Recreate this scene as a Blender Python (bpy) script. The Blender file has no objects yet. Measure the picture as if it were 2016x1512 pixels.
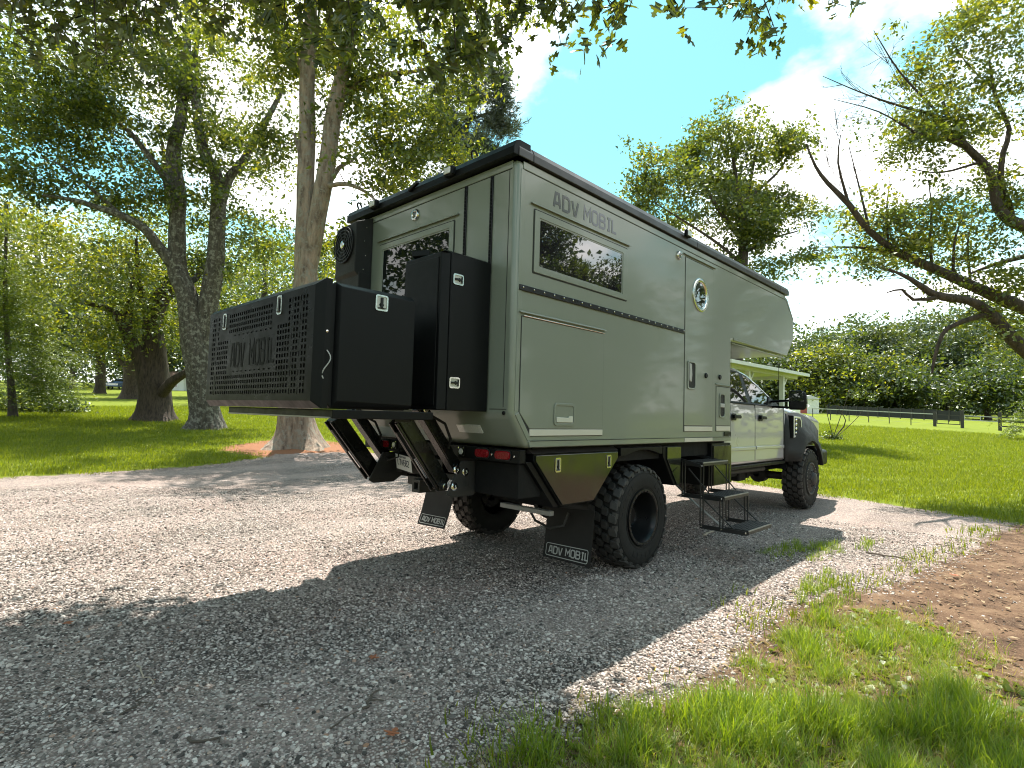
import bpy, bmesh, math, random
import numpy as np
from mathutils import Vector, Matrix

random.seed(7)
rng = np.random.default_rng(7)
SC = bpy.context.scene
COL = SC.collection

# ------------------------------------------------------------------ camera
CAM_H = 1.54
F_PX = 1097.75
ROT = np.array([[0.72262711, 0.01825452, 0.69099699],
                [0.69066559, -0.05974389, -0.72070224],
                [0.02812677, 0.99804681, -0.05578032]])
cam_data = bpy.data.cameras.new('camera')
cam_data.sensor_width = 36.0
cam_data.lens = F_PX / 2016 * 36.0
cam_data.clip_start = 0.05
cam_data.clip_end = 2000
cam = bpy.data.objects.new('camera', cam_data)
COL.objects.link(cam)
m4 = Matrix.Identity(4)
for i in range(3):
    for j in range(3):
        m4[i][j] = ROT[i][j]
m4[2][3] = CAM_H
cam.matrix_world = m4
SC.camera = cam

# ------------------------------------------------------------------ light
SUN_AZ, SUN_EL = math.radians(-52), math.radians(71)      # azimuth from +Y towards +X
sun_dir = Vector((math.sin(SUN_AZ) * math.cos(SUN_EL), math.cos(SUN_AZ) * math.cos(SUN_EL), math.sin(SUN_EL)))
sun_data = bpy.data.lights.new('sun', 'SUN')
sun_data.energy = 5.0
sun_data.angle = math.radians(0.55)
sun_data.color = (1.0, 0.95, 0.86)
sun = bpy.data.objects.new('sun', sun_data)
sun.rotation_euler = (-sun_dir).to_track_quat('-Z', 'Y').to_euler()
sun.location = (0, 0, 60)
COL.objects.link(sun)

world = bpy.data.worlds.new('World')
SC.world = world
world.use_nodes = True
wn, wl = world.node_tree.nodes, world.node_tree.links
wn.clear()
w_out = wn.new('ShaderNodeOutputWorld')
sky = wn.new('ShaderNodeTexSky')
sky.sky_type = 'NISHITA'
sky.sun_disc = False
sky.sun_elevation = SUN_EL
sky.sun_rotation = SUN_AZ
sky.air_density = 1.0
sky.dust_density = 0.6
sky.ozone_density = 2.2
bg_sky = wn.new('ShaderNodeBackground'); bg_sky.inputs['Strength'].default_value = 0.145
sky_tint = wn.new('ShaderNodeMix'); sky_tint.data_type = 'RGBA'; sky_tint.blend_type = 'MULTIPLY'
sky_tint.inputs[0].default_value = 1.0; sky_tint.inputs[7].default_value = (0.64, 1.02, 0.74, 1)
wl.new(sky.outputs[0], sky_tint.inputs[6]); wl.new(sky_tint.outputs[2], bg_sky.inputs['Color'])
bg_cloud = wn.new('ShaderNodeBackground')
bg_cloud.inputs['Color'].default_value = (1.0, 0.985, 0.965, 1)
bg_cloud.inputs['Strength'].default_value = 1.15
tc = wn.new('ShaderNodeTexCoord')
sep = wn.new('ShaderNodeSeparateXYZ'); wl.new(tc.outputs['Generated'], sep.inputs[0])
def wmath(op, a, b=None):
    n = wn.new('ShaderNodeMath'); n.operation = op
    for i, s in enumerate((a, b)):
        if s is None: continue
        if isinstance(s, (int, float)): n.inputs[i].default_value = s
        else: wl.new(s, n.inputs[i])
    return n.outputs[0]
zz = wmath('ADD', wmath('MAXIMUM', sep.outputs['Z'], 0.0), 0.22)
cmb = wn.new('ShaderNodeCombineXYZ')
wl.new(wmath('DIVIDE', sep.outputs['X'], zz), cmb.inputs[0])
wl.new(wmath('DIVIDE', sep.outputs['Y'], zz), cmb.inputs[1])
CLOUD_SHIFT = wn.new('ShaderNodeMapping'); CLOUD_SHIFT.inputs['Location'].default_value = (0.2, 1.7, 0.0)
wl.new(cmb.outputs[0], CLOUD_SHIFT.inputs[0])
cn = wn.new('ShaderNodeTexNoise'); cn.inputs['Scale'].default_value = 1.15
cn.inputs['Detail'].default_value = 9; cn.inputs['Roughness'].default_value = 0.52
wl.new(CLOUD_SHIFT.outputs[0], cn.inputs['Vector'])
cr = wn.new('ShaderNodeValToRGB')
cr.color_ramp.elements[0].position = 0.475; cr.color_ramp.elements[1].position = 0.575
wl.new(cn.outputs['Fac'], cr.inputs[0])
# clouds crowd together towards the horizon, as seen through more of the layer
hz = wn.new('ShaderNodeMapRange'); hz.inputs[1].default_value = 0.03; hz.inputs[2].default_value = 0.30
hz.inputs[3].default_value = 0.85; hz.inputs[4].default_value = 0.0
wl.new(sep.outputs['Z'], hz.inputs[0])
cov = wmath('MAXIMUM', cr.outputs[0], hz.outputs[0])
wmix = wn.new('ShaderNodeMixShader')
wl.new(cov, wmix.inputs[0]); wl.new(bg_sky.outputs[0], wmix.inputs[1]); wl.new(bg_cloud.outputs[0], wmix.inputs[2])
wl.new(wmix.outputs[0], w_out.inputs['Surface'])

SC.view_settings.view_transform = 'Standard'
SC.view_settings.look = 'None'
SC.view_settings.gamma = 1.0
SC.view_settings.use_curve_mapping = False
SC.view_settings.exposure = 1.24
SC.render.engine = 'CYCLES'
SC.cycles.max_bounces = 7
SC.cycles.diffuse_bounces = 3
SC.cycles.glossy_bounces = 3
SC.cycles.transmission_bounces = 4
SC.cycles.use_denoising = True
SC.cycles.filter_width = 1.05
SC.cycles.sample_clamp_indirect = 6

# ------------------------------------------------------------------ places
FWD = np.array([-0.69099699, 0.72070224, 0.05578032]); FWDH = FWD[:2] / np.linalg.norm(FWD[:2])
def ray(px, py):
    return ROT @ np.array([(px - 1008.0) / F_PX, -(py - 756.0) / F_PX, -1.0])
def at(px, py, d):
    """world point seen at photo pixel px,py and d metres ahead of the camera"""
    return ray(px, py) * d + np.array([0, 0, CAM_H])
def height(x, y):
    """the land: level where the truck stands, rising gently beyond"""
    d = np.asarray(x) * FWDH[0] + np.asarray(y) * FWDH[1]
    d = np.minimum(d, 150)
    t = (d - 13.0) / 1.8
    return 0.052 * 1.8 * np.where(t > 30, t, np.log1p(np.exp(np.minimum(t, 30))))
def gnd(px, py):
    """the point of the land seen at a photo pixel"""
    r = ray(px, py)
    lo = 0.5
    prev = lo
    for d in np.arange(0.5, 160, 0.1):
        p = r * d
        if p[2] + CAM_H < height(p[0], p[1]):
            p = r * (d - 0.05)
            return np.array([p[0], p[1], float(height(p[0], p[1]))]), d - 0.05
    p = r * 110
    return np.array([p[0], p[1], float(height(p[0], p[1]))]), 110.0
def on_land(px, d):
    """the point of the land below a photo column, d metres ahead"""
    p = at(px, 800, d)
    return np.array([p[0], p[1], float(height(p[0], p[1]))])

# ------------------------------------------------------------------ materials
def new_mat(name):
    m = bpy.data.materials.new(name); m.use_nodes = True
    nt = m.node_tree
    return m, nt, nt.nodes['Principled BSDF']
def setp(b, **k):
    names = dict(color='Base Color', rough='Roughness', metal='Metallic', ior='IOR', spec='Specular IOR Level',
                 coat='Coat Weight', coat_rough='Coat Roughness', trans='Transmission Weight')
    for a, v in k.items():
        s = b.inputs[names[a]]
        s.default_value = (*v, 1) if a == 'color' else v
def pmat(name, color, rough=0.5, metal=0.0, coat=0.0, ior=1.5, vary=0.08, scale=6.0, bump=0.0, bscale=60.0, rvary=0.08, coat_rough=0.05):
    m, nt, b = new_mat(name)
    setp(b, color=color, rough=rough, metal=metal, coat=coat, ior=ior, coat_rough=coat_rough)
    t = nt.nodes.new('ShaderNodeTexCoord')
    n = nt.nodes.new('ShaderNodeTexNoise'); n.inputs['Scale'].default_value = scale; n.inputs['Detail'].default_value = 6
    nt.links.new(t.outputs['Object'], n.inputs['Vector'])
    if vary:
        mx = nt.nodes.new('ShaderNodeMix'); mx.data_type = 'RGBA'
        mx.inputs[6].default_value = tuple(c * (1 - vary) for c in color) + (1,)
        mx.inputs[7].default_value = tuple(min(1, c * (1 + vary)) for c in color) + (1,)
        nt.links.new(n.outputs['Fac'], mx.inputs[0]); nt.links.new(mx.outputs[2], b.inputs['Base Color'])
    if rvary:
        r = nt.nodes.new('ShaderNodeMapRange'); r.inputs[1].default_value = 0.3; r.inputs[2].default_value = 0.7
        r.inputs[3].default_value = max(0, rough - rvary); r.inputs[4].default_value = min(1, rough + rvary)
        nt.links.new(n.outputs['Fac'], r.inputs[0]); nt.links.new(r.outputs[0], b.inputs['Roughness'])
    if bump:
        n2 = nt.nodes.new('ShaderNodeTexNoise'); n2.inputs['Scale'].default_value = bscale; n2.inputs['Detail'].default_value = 4
        nt.links.new(t.outputs['Object'], n2.inputs['Vector'])
        bp = nt.nodes.new('ShaderNodeBump'); bp.inputs['Strength'].default_value = bump; bp.inputs['Distance'].default_value = 0.01
        nt.links.new(n2.outputs['Fac'], bp.inputs['Height']); nt.links.new(bp.outputs[0], b.inputs['Normal'])
    return m
def ramp(nt, src, stops):
    r = nt.nodes.new('ShaderNodeValToRGB')
    e = r.color_ramp.elements
    while len(e) < len(stops): e.new(0.5)
    for k, (p, c) in zip(e, stops):
        k.position = p; k.color = (*c, 1)
    nt.links.new(src, r.inputs[0])
    return r.outputs[0]

M = {}
M['paint'] = pmat('grey_green_paint', (0.184, 0.203, 0.163), 0.32, coat=0.42, vary=0.03, scale=1.2, bump=0.012, bscale=3.0, rvary=0.04, coat_rough=0.06)
M['seam'] = pmat('dark_seal_and_shade', (0.012, 0.013, 0.012), 0.6, vary=0)  # serves real seals and also the painted shade of gaps and openings
M['black'] = pmat('black_powder_coat', (0.005, 0.0055, 0.006), 0.42, ior=1.26, vary=0.15, scale=14, bump=0.05, bscale=420)
M['blacksat'] = pmat('satin_black_aluminium', (0.007, 0.007, 0.0075), 0.32, ior=1.38, vary=0.1, scale=8, bump=0.03, bscale=300)
M['toolbox'] = pmat('glossy_black_toolbox', (0.010, 0.012, 0.009), 0.17, coat=0.35, vary=0.1, scale=8, ior=1.55)
M['bronze'] = pmat('dark_roof_rail', (0.030, 0.026, 0.026), 0.36, vary=0.15, scale=5)
M['rubber'] = pmat('tyre_rubber', (0.0105, 0.0100, 0.0090), 0.75, ior=1.4, vary=0.35, scale=9, bump=0.25, bscale=90)
M['tread'] = pmat('tread_rubber', (0.030, 0.0275, 0.024), 0.66, vary=0.4, scale=14, bump=0.5, bscale=60)
M['flap'] = pmat('mud_flap_rubber', (0.013, 0.012, 0.011), 0.6, ior=1.35, vary=0.15, scale=7, bump=0.1, bscale=200)
M['flare'] = pmat('textured_black_plastic', (0.019, 0.019, 0.019), 0.62, ior=1.4, vary=0.1, bump=0.2, bscale=300)
M['steel'] = pmat('polished_steel', (0.62, 0.61, 0.57), 0.18, metal=1.0, vary=0.08, scale=30)
M['bare'] = pmat('bare_aluminium', (0.30, 0.30, 0.28), 0.45, metal=0.6, vary=0.1, scale=12)
M['tray'] = pmat('grey_painted_tray', (0.33, 0.33, 0.33), 0.5, vary=0.08, scale=6)
M['cab'] = pmat('light_grey_car_paint', (0.36, 0.35, 0.362), 0.3, coat=0.9, vary=0.02, scale=2, rvary=0.03, coat_rough=0.02)
M['lens_red'] = pmat('red_lamp_lens', (0.20, 0.003, 0.008), 0.28, vary=0.2, scale=60, coat=0.0, ior=1.35)
M['lens_white'] = pmat('clear_lamp_lens', (0.62, 0.62, 0.60), 0.15, vary=0.2, scale=80, coat=0.6)
M['lens_amber'] = pmat('dark_lamp_lens', (0.10, 0.10, 0.10), 0.1, vary=0.2, scale=80, coat=0.8)
M['plate'] = pmat('licence_plate_white', (0.66, 0.67, 0.66), 0.45, vary=0.05, scale=18)
M['ink'] = pmat('dark_blue_ink', (0.02, 0.025, 0.05), 0.5, vary=0)
M['deco_dark'] = pmat('charcoal_decal', (0.028, 0.036, 0.032), 0.3, vary=0.03, coat=0.3)
M['deco_grey'] = pmat('lavender_grey_decal', (0.082, 0.088, 0.112), 0.3, vary=0.03, coat=0.3)
M['deco_white'] = pmat('pale_grey_print', (0.36, 0.36, 0.34), 0.55, vary=0.1, scale=20)
M['under'] = pmat('underbody_black', (0.006, 0.006, 0.006), 0.7, ior=1.3, vary=0.3, scale=10, bump=0.2)
M['axle'] = pmat('greasy_axle_steel', (0.028, 0.026, 0.024), 0.6, vary=0.4, scale=10, bump=0.2)
M['strut'] = pmat('lift_arm_steel', (0.008, 0.0085, 0.0075), 0.26, ior=1.4, coat=0.15, vary=0.1, scale=10)
M['latch_dish'] = pmat('satin_latch_steel', (0.40, 0.40, 0.36), 0.35, metal=0.5, vary=.15, scale=40)
M['rod'] = pmat('chromed_rod', (0.7, 0.7, 0.7), 0.12, metal=1.0, vary=0.05)
M['step'] = pmat('step_frame_black', (0.013, 0.013, 0.013), 0.4, vary=0.1, scale=12)
M['treadplate'] = pmat('step_tread_aluminium', (0.05, 0.05, 0.05), 0.45, metal=0.4, vary=0.25, scale=16)
M['handle_ivory'] = pmat('pale_latch_plastic', (0.50, 0.50, 0.42), 0.4, vary=0.05)
M['sill'] = pmat('pale_door_sill_trim', (0.50, 0.48, 0.40), 0.4, vary=0.05)
def glass_mat(name, color, ior):
    m, nt, b = new_mat(name)
    setp(b, color=color, rough=0.015, ior=ior)
    return m
M['glass'] = glass_mat('tinted_acrylic_glass', (0.012, 0.010, 0.016), 2.6)
M['glass_rear'] = glass_mat('tinted_rear_glass', (0.006, 0.008, 0.008), 1.55)
M['glass_cab'] = glass_mat('cab_glass', (0.012, 0.014, 0.014), 1.9)
M['white_wood'] = pmat('white_painted_wood', (0.70, 0.71, 0.66), 0.55, vary=0.06, scale=4, bump=0.05)
M['siding'] = pmat('white_siding', (0.68, 0.69, 0.66), 0.6, vary=0.06, scale=3)
M['shingle'] = pmat('grey_shingle', (0.17, 0.165, 0.16), 0.85, vary=0.25, scale=9, bump=0.3)
M['fence_black'] = pmat('black_fence_cloth', (0.020, 0.021, 0.024), 0.75, vary=0.3, scale=3, bump=0.3, bscale=8)
M['fence_wood'] = pmat('dark_fence_timber', (0.045, 0.042, 0.040), 0.8, vary=0.3, scale=4, bump=0.3)
M['galv'] = pmat('galvanised_tube', (0.45, 0.46, 0.47), 0.45, metal=0.7, vary=0.15)
M['barn_red'] = pmat('faded_red_boards', (0.33, 0.075, 0.06), 0.7, vary=0.2, scale=4)
M['rust_roof'] = pmat('brown_metal_roof', (0.20, 0.12, 0.085), 0.6, vary=0.25, scale=4)
M['blue_car'] = pmat('dark_blue_car_paint', (0.02, 0.05, 0.11), 0.25, coat=0.8, vary=0.05)
M['stick'] = pmat('dead_twig_bark', (0.085, 0.066, 0.05), 0.85, vary=0.35, scale=14, bump=0.4)
M['chip'] = pmat('pale_broken_wood', (0.40, 0.33, 0.25), 0.8, vary=0.25, scale=20, bump=0.4)
M['leaf_brown'] = pmat('dry_brown_leaf', (0.28, 0.095, 0.04), 0.7, vary=0.3, scale=30)

def bark_mat(name, c0, c1, c2=None, scale=1.0):
    m, nt, b = new_mat(name)
    t = nt.nodes.new('ShaderNodeTexCoord')
    mp = nt.nodes.new('ShaderNodeMapping'); mp.inputs['Scale'].default_value = (scale * 9, scale * 9, scale * 2.0)
    nt.links.new(t.outputs['Object'], mp.inputs[0])
    n = nt.nodes.new('ShaderNodeTexNoise'); n.inputs['Scale'].default_value = 1.6; n.inputs['Detail'].default_value = 8; n.inputs['Roughness'].default_value = 0.65
    nt.links.new(mp.outputs[0], n.inputs['Vector'])
    n2 = nt.nodes.new('ShaderNodeTexNoise'); n2.inputs['Scale'].default_value = 6.5; n2.inputs['Detail'].default_value = 7; n2.inputs['Roughness'].default_value = .7
    nt.links.new(t.outputs['Object'], n2.inputs['Vector'])
    col = ramp(nt, n.outputs['Fac'], [(0.30, c0), (0.62, c1)])
    if c2:
        f = ramp(nt, n2.outputs['Fac'], [(0.50, (0, 0, 0)), (0.60, (1, 1, 1))])
        mx = nt.nodes.new('ShaderNodeMix'); mx.data_type = 'RGBA'
        nt.links.new(f, mx.inputs[0]); nt.links.new(col, mx.inputs[6]); mx.inputs[7].default_value = (*c2, 1)
        col = mx.outputs[2]
    nt.links.new(col, b.inputs['Base Color'])
    setp(b, rough=0.9)
    bp = nt.nodes.new('ShaderNodeBump'); bp.inputs['Strength'].default_value = 1.0; bp.inputs['Distance'].default_value = 0.06
    nt.links.new(n.outputs['Fac'], bp.inputs['Height']); nt.links.new(bp.outputs[0], b.inputs['Normal'])
    return m
M['bark_grey'] = bark_mat('grey_maple_bark', (0.060, 0.040, 0.029), (0.30, 0.225, 0.165), (0.22, 0.20, 0.16), scale=.5)
M['bark_dark'] = bark_mat('dark_split_bark', (0.018, 0.013, 0.010), (0.085, 0.060, 0.044))
M['bark_pale'] = bark_mat('lichen_spotted_bark', (0.022, 0.018, 0.014), (0.095, 0.08, 0.062), (0.20, 0.19, 0.155))
M['bark_brown'] = bark_mat('brown_bark', (0.028, 0.021, 0.017), (0.085, 0.065, 0.05))

def leaf_mat(name, dark, mid, light, trans=0.5, glow=(1.55, 1.4, 0.38), gloss=0.07):
    """leaf blades: dull on the lit side, letting yellow-green light through from behind"""
    m = bpy.data.materials.new(name); m.use_nodes = True
    nt = m.node_tree; nt.nodes.clear()
    o = nt.nodes.new('ShaderNodeOutputMaterial')
    a = nt.nodes.new('ShaderNodeAttribute'); a.attribute_name = 'tint'
    col = ramp(nt, a.outputs['Fac'], [(0.0, dark), (0.55, mid), (1.0, light)])
    df = nt.nodes.new('ShaderNodeBsdfDiffuse'); nt.links.new(col, df.inputs[0])
    mu = nt.nodes.new('ShaderNodeMix'); mu.data_type = 'RGBA'; mu.blend_type = 'MULTIPLY'; mu.inputs[0].default_value = 1
    mu.clamp_result = False
    nt.links.new(col, mu.inputs[6]); mu.inputs[7].default_value = (*[g * 1.6 for g in glow], 1)
    tr = nt.nodes.new('ShaderNodeBsdfTranslucent'); nt.links.new(mu.outputs[2], tr.inputs[0])
    mx = nt.nodes.new('ShaderNodeMixShader'); mx.inputs[0].default_value = trans
    nt.links.new(df.outputs[0], mx.inputs[1]); nt.links.new(tr.outputs[0], mx.inputs[2])
    gl = nt.nodes.new('ShaderNodeBsdfGlossy'); gl.inputs['Roughness'].default_value = 0.42
    gl.inputs['Color'].default_value = (0.8, 0.85, 0.8, 1)
    m2 = nt.nodes.new('ShaderNodeMixShader'); m2.inputs[0].default_value = gloss
    nt.links.new(mx.outputs[0], m2.inputs[1]); nt.links.new(gl.outputs[0], m2.inputs[2])
    nt.links.new(m2.outputs[0], o.inputs[0])
    return m
M['leaf_maple'] = leaf_mat('maple_leaf', (0.028, 0.045, 0.013), (0.076, 0.104, 0.021), (0.19, 0.19, 0.028), trans=0.50)
M['leaf_dark'] = leaf_mat('dark_leaf', (0.020, 0.036, 0.017), (0.044, 0.070, 0.022), (0.11, 0.125, 0.028), trans=0.44)
M['leaf_far'] = leaf_mat('far_leaf', (0.022, 0.040, 0.022), (0.044, 0.066, 0.026), (0.095, 0.11, 0.032), trans=0.36)
M['leaf_yellow'] = leaf_mat('yellow_green_leaf', (0.058, 0.080, 0.016), (0.11, 0.132, 0.018), (0.18, 0.185, 0.024), trans=0.46)
M['leaf_cypress'] = leaf_mat('cypress_needle', (0.042, 0.070, 0.014), (0.075, 0.11, 0.017), (0.12, 0.145, 0.026), trans=0.42)
M['leaf_pine'] = leaf_mat('pine_needle', (0.030, 0.042, 0.034), (0.050, 0.064, 0.050), (0.085, 0.10, 0.07), trans=0.2)
M['leaf_overhang'] = leaf_mat('overhanging_maple_leaf', (0.026, 0.038, 0.011), (0.068, 0.090, 0.016), (0.19, 0.185, 0.018), trans=0.52)

# ------------------------------------------------------------------ mesh helpers
class MB:
    def __init__(s): s.v = []; s.f = []
    def add(s, vs, fs):
        b = len(s.v)
        s.v.extend([tuple(float(c) for c in p) for p in vs]); s.f.extend([tuple(b + i for i in f) for f in fs]); return s
    def box(s, x0, x1, y0, y1, z0, z1):
        return s.add([(x0, y0, z0), (x1, y0, z0), (x1, y1, z0), (x0, y1, z0), (x0, y0, z1), (x1, y0, z1), (x1, y1, z1), (x0, y1, z1)],
                     [(0, 3, 2, 1), (4, 5, 6, 7), (0, 1, 5, 4), (1, 2, 6, 5), (2, 3, 7, 6), (3, 0, 4, 7)])
    def hexa(s, a, b):
        """two quads, joined corner to corner"""
        return s.add(list(a) + list(b), [(0, 1, 2, 3), (7, 6, 5, 4), (0, 4, 5, 1), (1, 5, 6, 2), (2, 6, 7, 3), (3, 7, 4, 0)])
    @staticmethod
    def p3(p, axis, t):
        return (t, p[0], p[1]) if axis == 0 else (p[0], t, p[1]) if axis == 1 else (p[0], p[1], t)
    def prism(s, pts, axis, lo, hi):
        n = len(pts)
        return s.add([MB.p3(p, axis, lo) for p in pts] + [MB.p3(p, axis, hi) for p in pts],
                     [tuple(range(n))[::-1], tuple(range(n, 2 * n))] + [(i, (i + 1) % n, n + (i + 1) % n, n + i) for i in range(n)])
    def loft(s, a, b):
        """two polygons of the same count, capped"""
        n = len(a)
        return s.add(list(a) + list(b), [tuple(range(n))[::-1], tuple(range(n, 2 * n))] + [(i, (i + 1) % n, n + (i + 1) % n, n + i) for i in range(n)])
    def ring(s, outer, inner, axis, lo, hi):
        n = len(outer)
        vs = [MB.p3(p, axis, t) for t in (lo, hi) for ps in (outer, inner) for p in ps]
        fs = []
        for i in range(n):
            j = (i + 1) % n
            fs += [(i, j, n + j, n + i), (2 * n + i, 3 * n + i, 3 * n + j, 2 * n + j), (i, 2 * n + i, 2 * n + j, j), (n + i, n + j, 3 * n + j, 3 * n + i)]
        return s.add(vs, fs)
    def bar(s, p0, p1, w, h, up=(0, 0, 1)):
        p0, p1 = Vector(p0), Vector(p1)
        d = (p1 - p0).normalized()
        u = Vector(up); a = d.cross(u)
        if a.length < 1e-4: a = d.cross(Vector((1, 0, 0)))
        a.normalize(); b = a.cross(d).normalized()
        a *= w / 2; b *= h / 2
        return s.hexa([p0 - a - b, p0 + a - b, p0 + a + b, p0 - a + b], [p1 - a - b, p1 + a - b, p1 + a + b, p1 - a + b])
    def tube(s, path, r, n=8, cap=True):
        path = [Vector(p) for p in path]
        rs = r if isinstance(r, (list, tuple)) else [r] * len(path)
        vs = []; fs = []
        ref = None
        for k, p in enumerate(path):
            d = (path[min(k + 1, len(path) - 1)] - path[max(k - 1, 0)]).normalized()
            if ref is None:
                ref = Vector((0, 0, 1)) if abs(d.z) < 0.9 else Vector((1, 0, 0))
            a = d.cross(ref).normalized(); b = a.cross(d).normalized(); ref = b
            for i in range(n):
                t = 2 * math.pi * i / n
                vs.append(p + (a * math.cos(t) + b * math.sin(t)) * rs[k])
        for k in range(len(path) - 1):
            for i in range(n):
                j = (i + 1) % n
                fs.append((k * n + i, k * n + j, (k + 1) * n + j, (k + 1) * n + i))
        if cap:
            fs.append(tuple(range(n))[::-1]); fs.append(tuple(range((len(path) - 1) * n, len(path) * n)))
        return s.add(vs, fs)
    def lathe(s, prof, c, n=48, axis=0, a0=0.0, a1=2 * math.pi):
        """profile of (along axis, radius) about a line through c"""
        full = abs(a1 - a0 - 2 * math.pi) < 1e-6
        cnt = n if full else n + 1
        vs = []; fs = []; K = len(prof)
        for i in range(cnt):
            t = a0 + (a1 - a0) * i / n
            for (u, r) in prof:
                q = (u, r * math.cos(t), r * math.sin(t))
                if axis == 1: q = (r * math.cos(t), u, r * math.sin(t))
                if axis == 2: q = (r * math.cos(t), r * math.sin(t), u)
                vs.append((c[0] + q[0], c[1] + q[1], c[2] + q[2]))
        for i in range(n):
            j = (i + 1) % cnt
            for k in range(K - 1):
                fs.append((i * K + k, j * K + k, j * K + k + 1, i * K + k + 1))
        return s.add(vs, fs)
    def build(s, name, mat, parent=None, bevel=0.0, smooth=False, origin=None, label=None, kind=None, segs=2):
        o0 = Vector((0, 0, 0))
        if parent is not None: o0 = world_loc(parent)
        o1 = Vector(origin) if origin is not None else o0
        me = bpy.data.meshes.new(name)
        me.from_pydata([(p[0] - o1.x, p[1] - o1.y, p[2] - o1.z) for p in s.v], [], s.f)
        bm = bmesh.new(); bm.from_mesh(me); bmesh.ops.recalc_face_normals(bm, faces=bm.faces); bm.to_mesh(me); bm.free()
        me.materials.append(mat)
        if smooth:
            me.polygons.foreach_set('use_smooth', [True] * len(me.polygons))
        ob = bpy.data.objects.new(name, me); COL.objects.link(ob)
        if parent is not None: ob.parent = parent
        ob.location = o1 - o0
        if bevel:
            b = ob.modifiers.new('bevel', 'BEVEL'); b.width = bevel; b.segments = segs; b.limit_method = 'ANGLE'; b.angle_limit = math.radians(35)
        if smooth and smooth != 'all':
            try: me.set_sharp_from_angle(angle=math.radians(40))
            except Exception: pass
        if label: ob['label'] = label
        if kind: ob['kind'] = kind
        return ob
WLOC = {}
def world_loc(o):
    v = Vector((0, 0, 0))
    while o is not None:
        v += o.location; o = o.parent
    return v
def thing(name, label, cat, loc, group=None):
    o = bpy.data.objects.new(name, None); COL.objects.link(o); o.location = Vector([float(c) for c in loc]); o.empty_display_size = 0.3
    o['label'] = label; o['category'] = cat
    if group: o['group'] = group
    return o
def sub_empty(name, parent, loc):
    o = bpy.data.objects.new(name, None); COL.objects.link(o); o.parent = parent
    o.location = Vector(loc) - world_loc(parent); return o
def tag(o, label=None, cat=None, group=None, kind=None):
    for k, v in (('label', label), ('category', cat), ('group', group), ('kind', kind)):
        if v: o[k] = v
    return o
def rect(a0, a1, b0, b1): return [(a0, b0), (a1, b0), (a1, b1), (a0, b1)]
def rrect(a0, a1, b0, b1, r, n=4):
    out = []
    for cx, cy, t0 in ((a1 - r, b0 + r, -90), (a1 - r, b1 - r, 0), (a0 + r, b1 - r, 90), (a0 + r, b0 + r, 180)):
        for k in range(n + 1):
            t = math.radians(t0 + 90 * k / n); out.append((cx + r * math.cos(t), cy + r * math.sin(t)))
    return out
def circ(a, b, r, n=32, rb=None):
    rb = rb or r
    return [(a + r * math.cos(2 * math.pi * i / n), b + rb * math.sin(2 * math.pi * i / n)) for i in range(n)]

GLYPH = {
    'A': [([(0, 0), (0.16, 1), (0.44, 1), (0.6, 0)], 0), ([(0.10, 0.30), (0.50, 0.30)], 0)],
    'D': [([(0, 0), (0, 1), (0.42, 1), (0.6, 0.84), (0.6, 0.16), (0.42, 0)], 1)],
    'V': [([(0, 1), (0.24, 0), (0.36, 0), (0.6, 1)], 0)],
    'M': [([(0, 0), (0, 1), (0.33, 0.42), (0.66, 1), (0.66, 0)], 0)],
    'O': [([(0.14, 0), (0, 0.14), (0, 0.86), (0.14, 1), (0.46, 1), (0.6, 0.86), (0.6, 0.14), (0.46, 0)], 1)],
    'B': [([(0, 0), (0, 1), (0.46, 1), (0.58, 0.88), (0.58, 0.63), (0.50, 0.53), (0.6, 0.42), (0.6, 0.14), (0.48, 0)], 1), ([(0.07, 0.53), (0.44, 0.53)], 0)],
    'I': [([(0.25, 0), (0.25, 1)], 0), ([(0.08, 0.045), (0.42, 0.045)], 0), ([(0.08, 0.955), (0.42, 0.955)], 0)],
    'L': [([(0, 1), (0, 0.05), (0.5, 0.05)], 0)],
    'K': [([(0, 0), (0, 1)], 0), ([(0.55, 1), (0.1, 0.5), (0.55, 0)], 0)],
    'E': [([(0.5, 1), (0, 1), (0, 0), (0.5, 0)], 0), ([(0, 0.5), (0.42, 0.5)], 0)],
    'N': [([(0, 0), (0, 1), (0.55, 0), (0.55, 1)], 0)],
    'T': [([(0.28, 0), (0.28, 1)], 0), ([(0, 0.95), (0.56, 0.95)], 0)],
    'U': [([(0, 1), (0, 0.12), (0.12, 0), (0.44, 0), (0.56, 0.12), (0.56, 1)], 0)],
    'C': [([(0.56, 0.85), (0.44, 1), (0.12, 1), (0, 0.86), (0, 0.14), (0.12, 0), (0.44, 0), (0.56, 0.15)], 0)],
    'Y': [([(0, 1), (0.28, 0.5), (0.56, 1)], 0), ([(0.28, 0.46), (0.28, 0)], 0)],
    '7': [([(0, 1), (0.56, 1), (0.2, 0)], 0)],
    'W': [([(0, 1), (0.14, 0), (0.33, 0.62), (0.52, 0), (0.66, 1)], 0)],
    '6': [([(0.5, 1), (0.12, 1), (0, 0.84), (0, 0.12), (0.12, 0), (0.44, 0), (0.56, 0.12), (0.56, 0.42), (0.44, 0.56), (0.1, 0.56)], 0)],
    '8': [([(0.12, 0.53), (0.02, 0.64), (0.02, 0.9), (0.12, 1), (0.44, 1), (0.54, 0.9), (0.54, 0.64), (0.44, 0.53), (0.56, 0.42), (0.56, 0.12), (0.44, 0), (0.12, 0), (0, 0.12), (0, 0.42)], 1), ([(0.14, 0.53), (0.42, 0.53)], 0)],
    '2': [([(0, 0.84), (0.12, 1), (0.44, 1), (0.56, 0.86), (0.56, 0.62), (0, 0.1), (0, 0.0), (0.58, 0.0)], 0)],
}
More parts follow.
